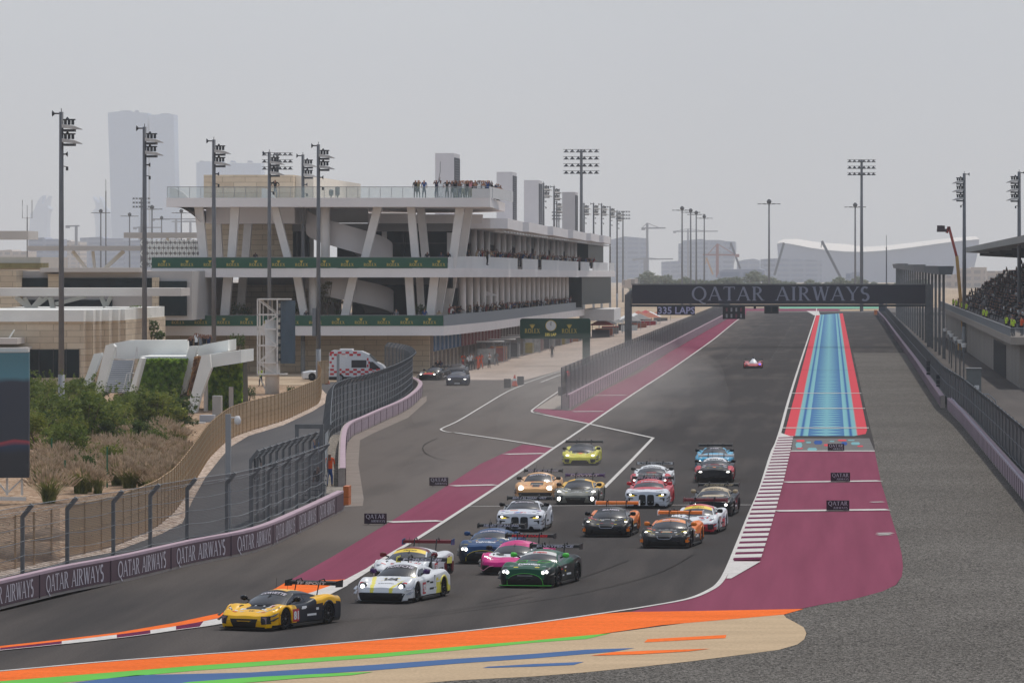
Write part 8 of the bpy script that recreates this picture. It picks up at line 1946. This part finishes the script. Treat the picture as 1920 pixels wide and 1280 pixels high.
def pose(arms, lean=0, stride=0.0, sit=False, wide=0):
    J = dict(pel=(0, 0, .95, .145), ch=(0, -.03-lean*.35, 1.30-abs(lean)*.05, .165), nk=(0, -.04-lean*.5, 1.50-abs(lean)*.08, .06), hd=(0, -.06-lean*.62, 1.64-abs(lean)*.1, .105))
    for s_, sx in (('L', 1), ('R', -1)):
        J['sh'+s_] = (sx*.19, -.03-lean*.45, 1.42-abs(lean)*.07, .065); a = arms if not isinstance(arms, dict) else arms[s_]
        e, h = dict(down=((.24, .02, 1.14), (.25, -.06, .90)), phone=((.26, -.20, 1.30), (.10, -.32, 1.62)), rail=((.27, -.22, 1.20), (.24, -.45, 1.12)), up=((.30, -.05, 1.66), (.34, -.12, 1.92)), hip=((.38, .06, 1.18), (.20, -.08, 1.02)), cross=((.25, -.10, 1.18), (.02, -.22, 1.22)))[a]
        J['el'+s_] = (sx*e[0], e[1]-lean*.4, e[2]-abs(lean)*.06, .048); J['ha'+s_] = (sx*h[0], h[1]-lean*.5, h[2]-abs(lean)*.08, .036)
        st = sx*stride
        J['kn'+s_] = (sx*.11, -.03+st*.5, .50, .075); J['ft'+s_] = (sx*(.12+wide), .03+st, .08, .05); J['to'+s_] = (sx*(.13+wide), -.13+st, .045, .035)
        if sit: J['kn'+s_] = (sx*.14, -.44, .98, .075); J['ft'+s_] = (sx*.14, -.46, .56, .05); J['to'+s_] = (sx*.14, -.6, .52, .035)
    return body_mesh(J, BN)
PM = [pose('down'), pose('phone'), pose('rail', .25), pose(dict(L='phone', R='down'), 0, .08), pose(dict(L='up', R='phone')), pose('cross', 0, 0, False, .03), pose('down', 0, .2), pose('hip')]
SITM = pose('cross', .1, 0, True)
SK = [M("skin_a", (170, 124, 98), .6, 0), M("skin_b", (128, 88, 68), .6, 0), M("skin_c", (106, 72, 56), .6, 0)]
CLO = {n: M("cloth_"+n.replace(' ', '_'), c, .9, .08, 6, spec=.1) for n, c in dict(black=(34, 34, 38), white=(224, 224, 224), navy=(40, 48, 72), grey=(120, 120, 124), red=(140, 48, 54), beige=(190, 168, 140), pink=(204, 140, 150), blue=(52, 78, 128), orange=(226, 92, 50), lime=(196, 222, 70), khaki=(120, 112, 84)).items()}
TRO = [CLO['black'], CLO['navy'], CLO['grey'], CLO['khaki']]; HAIR = [M("hair_dark", (30, 26, 26), .8, 0), M("hair_brown", (70, 52, 42), .8, 0), CLO['white']]
rp = random.Random(77); NP = [0]
def person(x, y, z, rz, label, group=None, shirt=None, m=None, tro=None, s=None):
    me = m or rp.choice(PM[:6]); o = bpy.data.objects.new("person", me); COL.objects.link(o); o.location = (x, y, z); o.rotation_euler = (0, 0, rz); s = s or rp.uniform(.95, 1.06); o.scale = (s, s, s)
    shirt = shirt or rp.choice(['black', 'black', 'black', 'black', 'white', 'navy', 'grey', 'grey', 'red', 'beige', 'navy', 'black', 'blue'])
    for i, mt in enumerate((CLO[shirt], rp.choice(SK), CLO[tro] if tro else rp.choice(TRO), CLO['black'], rp.choice([HAIR[0], HAIR[0], HAIR[1], HAIR[2]]))):
        o.material_slots[i].link = 'OBJECT'; o.material_slots[i].material = mt
    NP[0] += 1
    return tag(o, label.replace('{c}', shirt), "person", group)
zr = zz['r1']
for px, sh, k, tr, lb in ((779, 'black', 0, 'black', "person in long black robe standing leftmost of the roof terrace crowd"), (784, 'khaki', 3, 'black', "person in dull vest beside the black robed one on the roof terrace"), (795, 'blue', 6, 'navy', "person in light blue shirt walking alone on the roof terrace"), (818, 'navy', 4, 'navy', "person on the roof terrace holding up a long thin pole"), (826, 'white', 0, 'white', "person in white robe beside the pole holder"),
    (838, 'black', 7, 'black', "person in black before the nearest white roof shaft"), (853, 'black', 1, 'grey', "person in black photographing right of the shaft's left edge"), (862, 'grey', 5, 'navy', "person in grey on the roof terrace in front of the louvred shaft side"), (868, 'white', 1, 'khaki', "person in white top right of the nearest roof shaft"), (876, 'black', 1, 'black', "tall person in black filming on the roof terrace"), (882, 'pink', 3, 'khaki', "person in pinkish top next to the tall black clad one"), (891, 'grey', 5, 'grey', "smaller person in grey in the roof terrace row"), (898.5, 'white', 1, 'black', "person in white shirt with raised camera in the terrace row"), (906.5, 'white', 5, 'khaki', "person in white beside the blue clad one on the roof terrace"), (914, 'blue', 1, 'navy', "person in blue dress raising arms at the roof terrace corner")):
    person(X_(px, 494), 494.2, zr, 0, lb, None, sh, PM[k], tr, 1.13)
o = [o for o in COL.objects if o.get('label', '').startswith("person on the roof terrace holding up")][0]
t = thing("selfie_pole", "long thin pole held up above the roof terrace crowd", "pole", (X_(824, 494), 494, zr+1.9)); mb = MB(); mb.tube([tuple(P(822, 339, 494)), tuple(P(825.5, 322, 494)), tuple(P(825.5, 303, 494))], .025, seg=5); part("pole", mb, C_BLK, t)
for k in range(9): person(-35.6+rp.uniform(-.5, .1), 495+k*3.1, zr+drop(495+k*3.1)*.0, R(90), "person in {c} leaning over the white side screen of the roof terrace", "people leaning over the terrace side screen", rp.choice(['black', 'navy', 'black', 'grey']), PM[2], None, 1.08)
person(X_(516, 494), 494, zr, 0, "lone person in black shirt and shorts at the glass rail before the stone roof room", None, 'black', PM[7], 'grey', 1.15)
for k in range(12): person(X_(848+k*6.2, 495), 495+(k % 3)*.5, zr, rp.uniform(-.4, .4), "spectator in {c} top packed into the second row of the roof terrace crowd", "second row of the roof terrace crowd", rp.choice(['black', 'black', 'navy', 'grey', 'white']), rp.choice(PM[:4]), None, 1.12)
gl1, gl2 = "spectators along the upper balcony", "spectators along the middle balcony"
for k in range(126):
    Y = 500+230*(k/126)**1.15+rp.uniform(-.6, .6); person(side_x(s2, Y)-.55-rp.choice([0, 0, .7]), Y, zz['s21']+.30+drop(Y), R(90)+rp.uniform(-.4, .4), "spectator in {c} top in the packed row along the upper balcony", gl1, None, rp.choice(PM[:6]))
for k in range(140):
    Y = 497+218*(k/140)**1.1+rp.uniform(-.6, .6); person(max(-39.6, side_x(s1, max(Y, 500))-.6-rp.choice([0, 0, .8])), Y, zz['s11']+.30+drop(Y), R(90)+rp.uniform(-.4, .4), "spectator in {c} top in the packed row along the middle balcony", gl2, None, rp.choice(PM[:6]))
for px, sh, fl, lb in ((480, 'black', 's21', "lone person in black above the upper green banner near its third mast"), (802, 'black', 's21', "person in black seated behind the upper green banner's right part"), (828, 'navy', 's21', "first dark clad person at the right end of the upper green banner"), (841, 'black', 's21', "second dark clad person at the right end of the upper green banner"), (797, 'blue', 's11', "person in light blue shirt above the lower green banner between columns"), (744, 'grey', 's11', "faint person in grey behind the lower green banner below the ramp"), (824, 'beige', 's11', "person in beige at the right end of the lower green banner"), (575, 'black', 's11', "person in black at the foot of the round column on the middle deck")):
    person(X_(px, 494), 493.5, zz[fl], 0, lb, None, sh, rp.choice(PM[:2]))
for k, (px, py, sh, lb) in enumerate(((358, 632, 'black', "person in black with white cap on the white viewing terrace, lowest of the group"), (368, 625, 'white', "person in pale shirt filming, tallest on the white viewing terrace"), (376, 627, 'grey', "person in grey camera in hand in the middle of the viewing terrace group"), (383, 628, 'black', "second person from the right on the white viewing terrace"), (391, 628, 'navy', "rightmost person on the white viewing terrace"))):
    a = P(px, py, 376.5); person(a.x, 376.5, a.z-1.58, .2, lb, None, sh, PM[1], None, 1.0)
for px, py, sh, tr, lb in ((820, 707, 'black', 'black', "person in black walking between the parked cars at the pit exit"), (826, 705, 'navy', 'black', "person in navy just behind the black clad one at the pit exit"), (868, 694, 'orange', 'red', "first marshal in orange red by the garages"), (877, 694, 'white', 'black', "person in white shirt left of three by the garages"), (882, 693, 'white', 'black', "person in white shirt middle of three by the garages"), (887, 692, 'grey', 'black', "person in grey right of three by the garages"), (896, 692, 'orange', 'orange', "marshal in orange overalls at the edge of the pit lane"), (902, 690, 'orange', 'orange', "second orange overall marshal behind the first at the pit lane edge"), (917, 688, 'white', 'black', "person in white shirt at the first equipment stand"), (931, 684, 'grey', 'grey', "person in grey beside the second equipment stand"), (1035, 668, 'black', 'black', "small dark person standing on the pale pit lane")):
    g = G(px, py); person(g.x, g.y, min(0, drop(g.y)) if g.y > 510 else 0, rp.uniform(-.6, 1.2), lb, None, sh, rp.choice([PM[0], PM[5], PM[6]]), tr)
for px, py, z, sh, tr, lb in ((618, 912, 0, 'orange', 'blue', "marshal in orange top and light blue trousers beside the pink barrier's near end"), (594, 915, .9, 'blue', 'grey', "person in pale blue at the portal frame"), (481, 907, 0, 'black', 'black', "person in black behind the mesh fence on the service road"), (597, 940, 0, 'black', 'grey', "person in black at the marshal steps"), (489, 724, 0, 'lime', 'navy', "person in yellow vest left of the lattice tower")):
    g = G(px, py); person(g.x, g.y, z-(.5 if 'sitting' in lb else 0), R(rp.uniform(-60, 60)), lb, None, sh, SITM if 'sitting' in lb else rp.choice([PM[0], PM[3]]), tr)
# grandstand: stewards in vests and the seated crowd
for k, (px, py, sh) in enumerate(((1772, 571, 'lime'), (1778, 573, 'lime'), (1796, 577, 'lime'), (1800, 580, 'lime'), (1824, 592, 'lime'), (1830, 594, 'lime'), (1870, 608, 'lime'), (1887, 613, 'lime'), (1898, 626, 'lime'), (1916, 627, 'orange'))):
    p_ = (py-VY)/(H-5.55); p_ = max(p_, 12.6); Y = F/p_; Y = Y if k < 8 else 440; X = max(GSX+.35, (px-VX)*Y/F)
    person(X, Y, 4.68, R(-60), ["steward in yellow vest %s along the grandstand parapet" % w_ for w_ in ("farthest", "second farthest", "third from the far end", "fourth from the far end", "in the middle pair, left,", "in the middle pair, right,", "above the deck's front part", "next to the near corner")][k] if k < 8 else ["steward in yellow vest at the grandstand deck corner", "steward in orange vest rightmost on the grandstand deck"][k-8], "stewards on the grandstand", sh, PM[0], 'black', 1.05)
V0 = [tuple(v.co) for v in SITM.vertices]; F0 = [tuple(p_.vertices) for p_ in SITM.polygons]; M0 = [p_.material_index for p_ in SITM.polygons]
mb = MB(); cl_ = [CLO[k] for k in ('black', 'black', 'navy', 'grey', 'black', 'white', 'black', 'black', 'navy')]
for r_ in range(19):
    for k in range(64):
        if rp.random() < (.18 if r_ > 2 else .35): continue
        y = 450+k*4.1+rp.uniform(-.8, .8)
        if r_ > 8 and y > 690: continue
        x = 18.8+r_*.85; z = 4.9+r_*.52-.5; c = math.cos(R(-90)); s_ = math.sin(R(-90)); st = rp.random() < .2
        b = len(mb.v); dz = .45 if st else 0
        mb.v += [(x+c*a-s_*b_, y+s_*a+c*b_, z+h_+dz) for a, b_, h_ in V0]; sh = mb.mi(rp.choice(cl_)); sk = mb.mi(rp.choice(SK)); tr = mb.mi(CLO['black']); hr_ = mb.mi(HAIR[0]); mp_ = (sh, sk, tr, tr, hr_)
        mb.f += [tuple(i+b for i in f) for f in F0]; mb.m += [mp_[i] for i in M0]
o = mb.build("crowd", None, None); tag(o, "dense seated crowd in mostly dark clothes filling the covered grandstand", "crowd", kind='stuff')
# ---------------- air
def volume_mat(name, dens, col, aniso=0.2):
    m = bpy.data.materials.new(name); m.use_nodes = True
    n = m.node_tree.nodes; l = m.node_tree.links; n.remove(n['Principled BSDF'])
    v = n.new("ShaderNodeVolumePrincipled"); v.inputs['Density'].default_value = dens; v.inputs['Color'].default_value = col
    v.inputs['Anisotropy'].default_value = aniso
    l.new(v.outputs[0], n['Material Output'].inputs['Volume'])
    return m
mb = MB(); mb.box((-3700, -90, -60), (1800, 14000, 620))
tag(mb.build("haze", volume_mat("haze_air", HAZE, (.86, .90, .95, 1))), "pale dusty air lying over the whole circuit and the far towers", "haze", kind='stuff')
m_dust = volume_mat("dust_air", .0015, (.95, .90, .84, 1), 0.1)
mb = MB()
for (px, py, rx, ry, rz, z) in ((1080, 770, 12, 60, 5, 1.0), (1120, 745, 8, 40, 3.5, .8), (1160, 720, 10, 60, 3.5, .6), (1100, 790, 6, 40, 2.5, .4), (1040, 915, 8, 26, 2.4, .5), (1050, 925, 5, 14, 1.8, .5)):
    c = G(px, py); rows = []
    for i in range(13):
        ph = math.pi*i/12-math.pi/2; rows.append([(c.x+rx*math.cos(ph)*math.cos(2*math.pi*j/20), c.y+ry*math.cos(ph)*math.sin(2*math.pi*j/20), z+rz*math.sin(ph)) for j in range(21)])
    m2 = MB(); m2.grid(rows); tag(m2.build("dust_cloud", m_dust), "pale dust hanging over the asphalt around the pit wall end and the lit rear cars", "dust", kind='stuff')
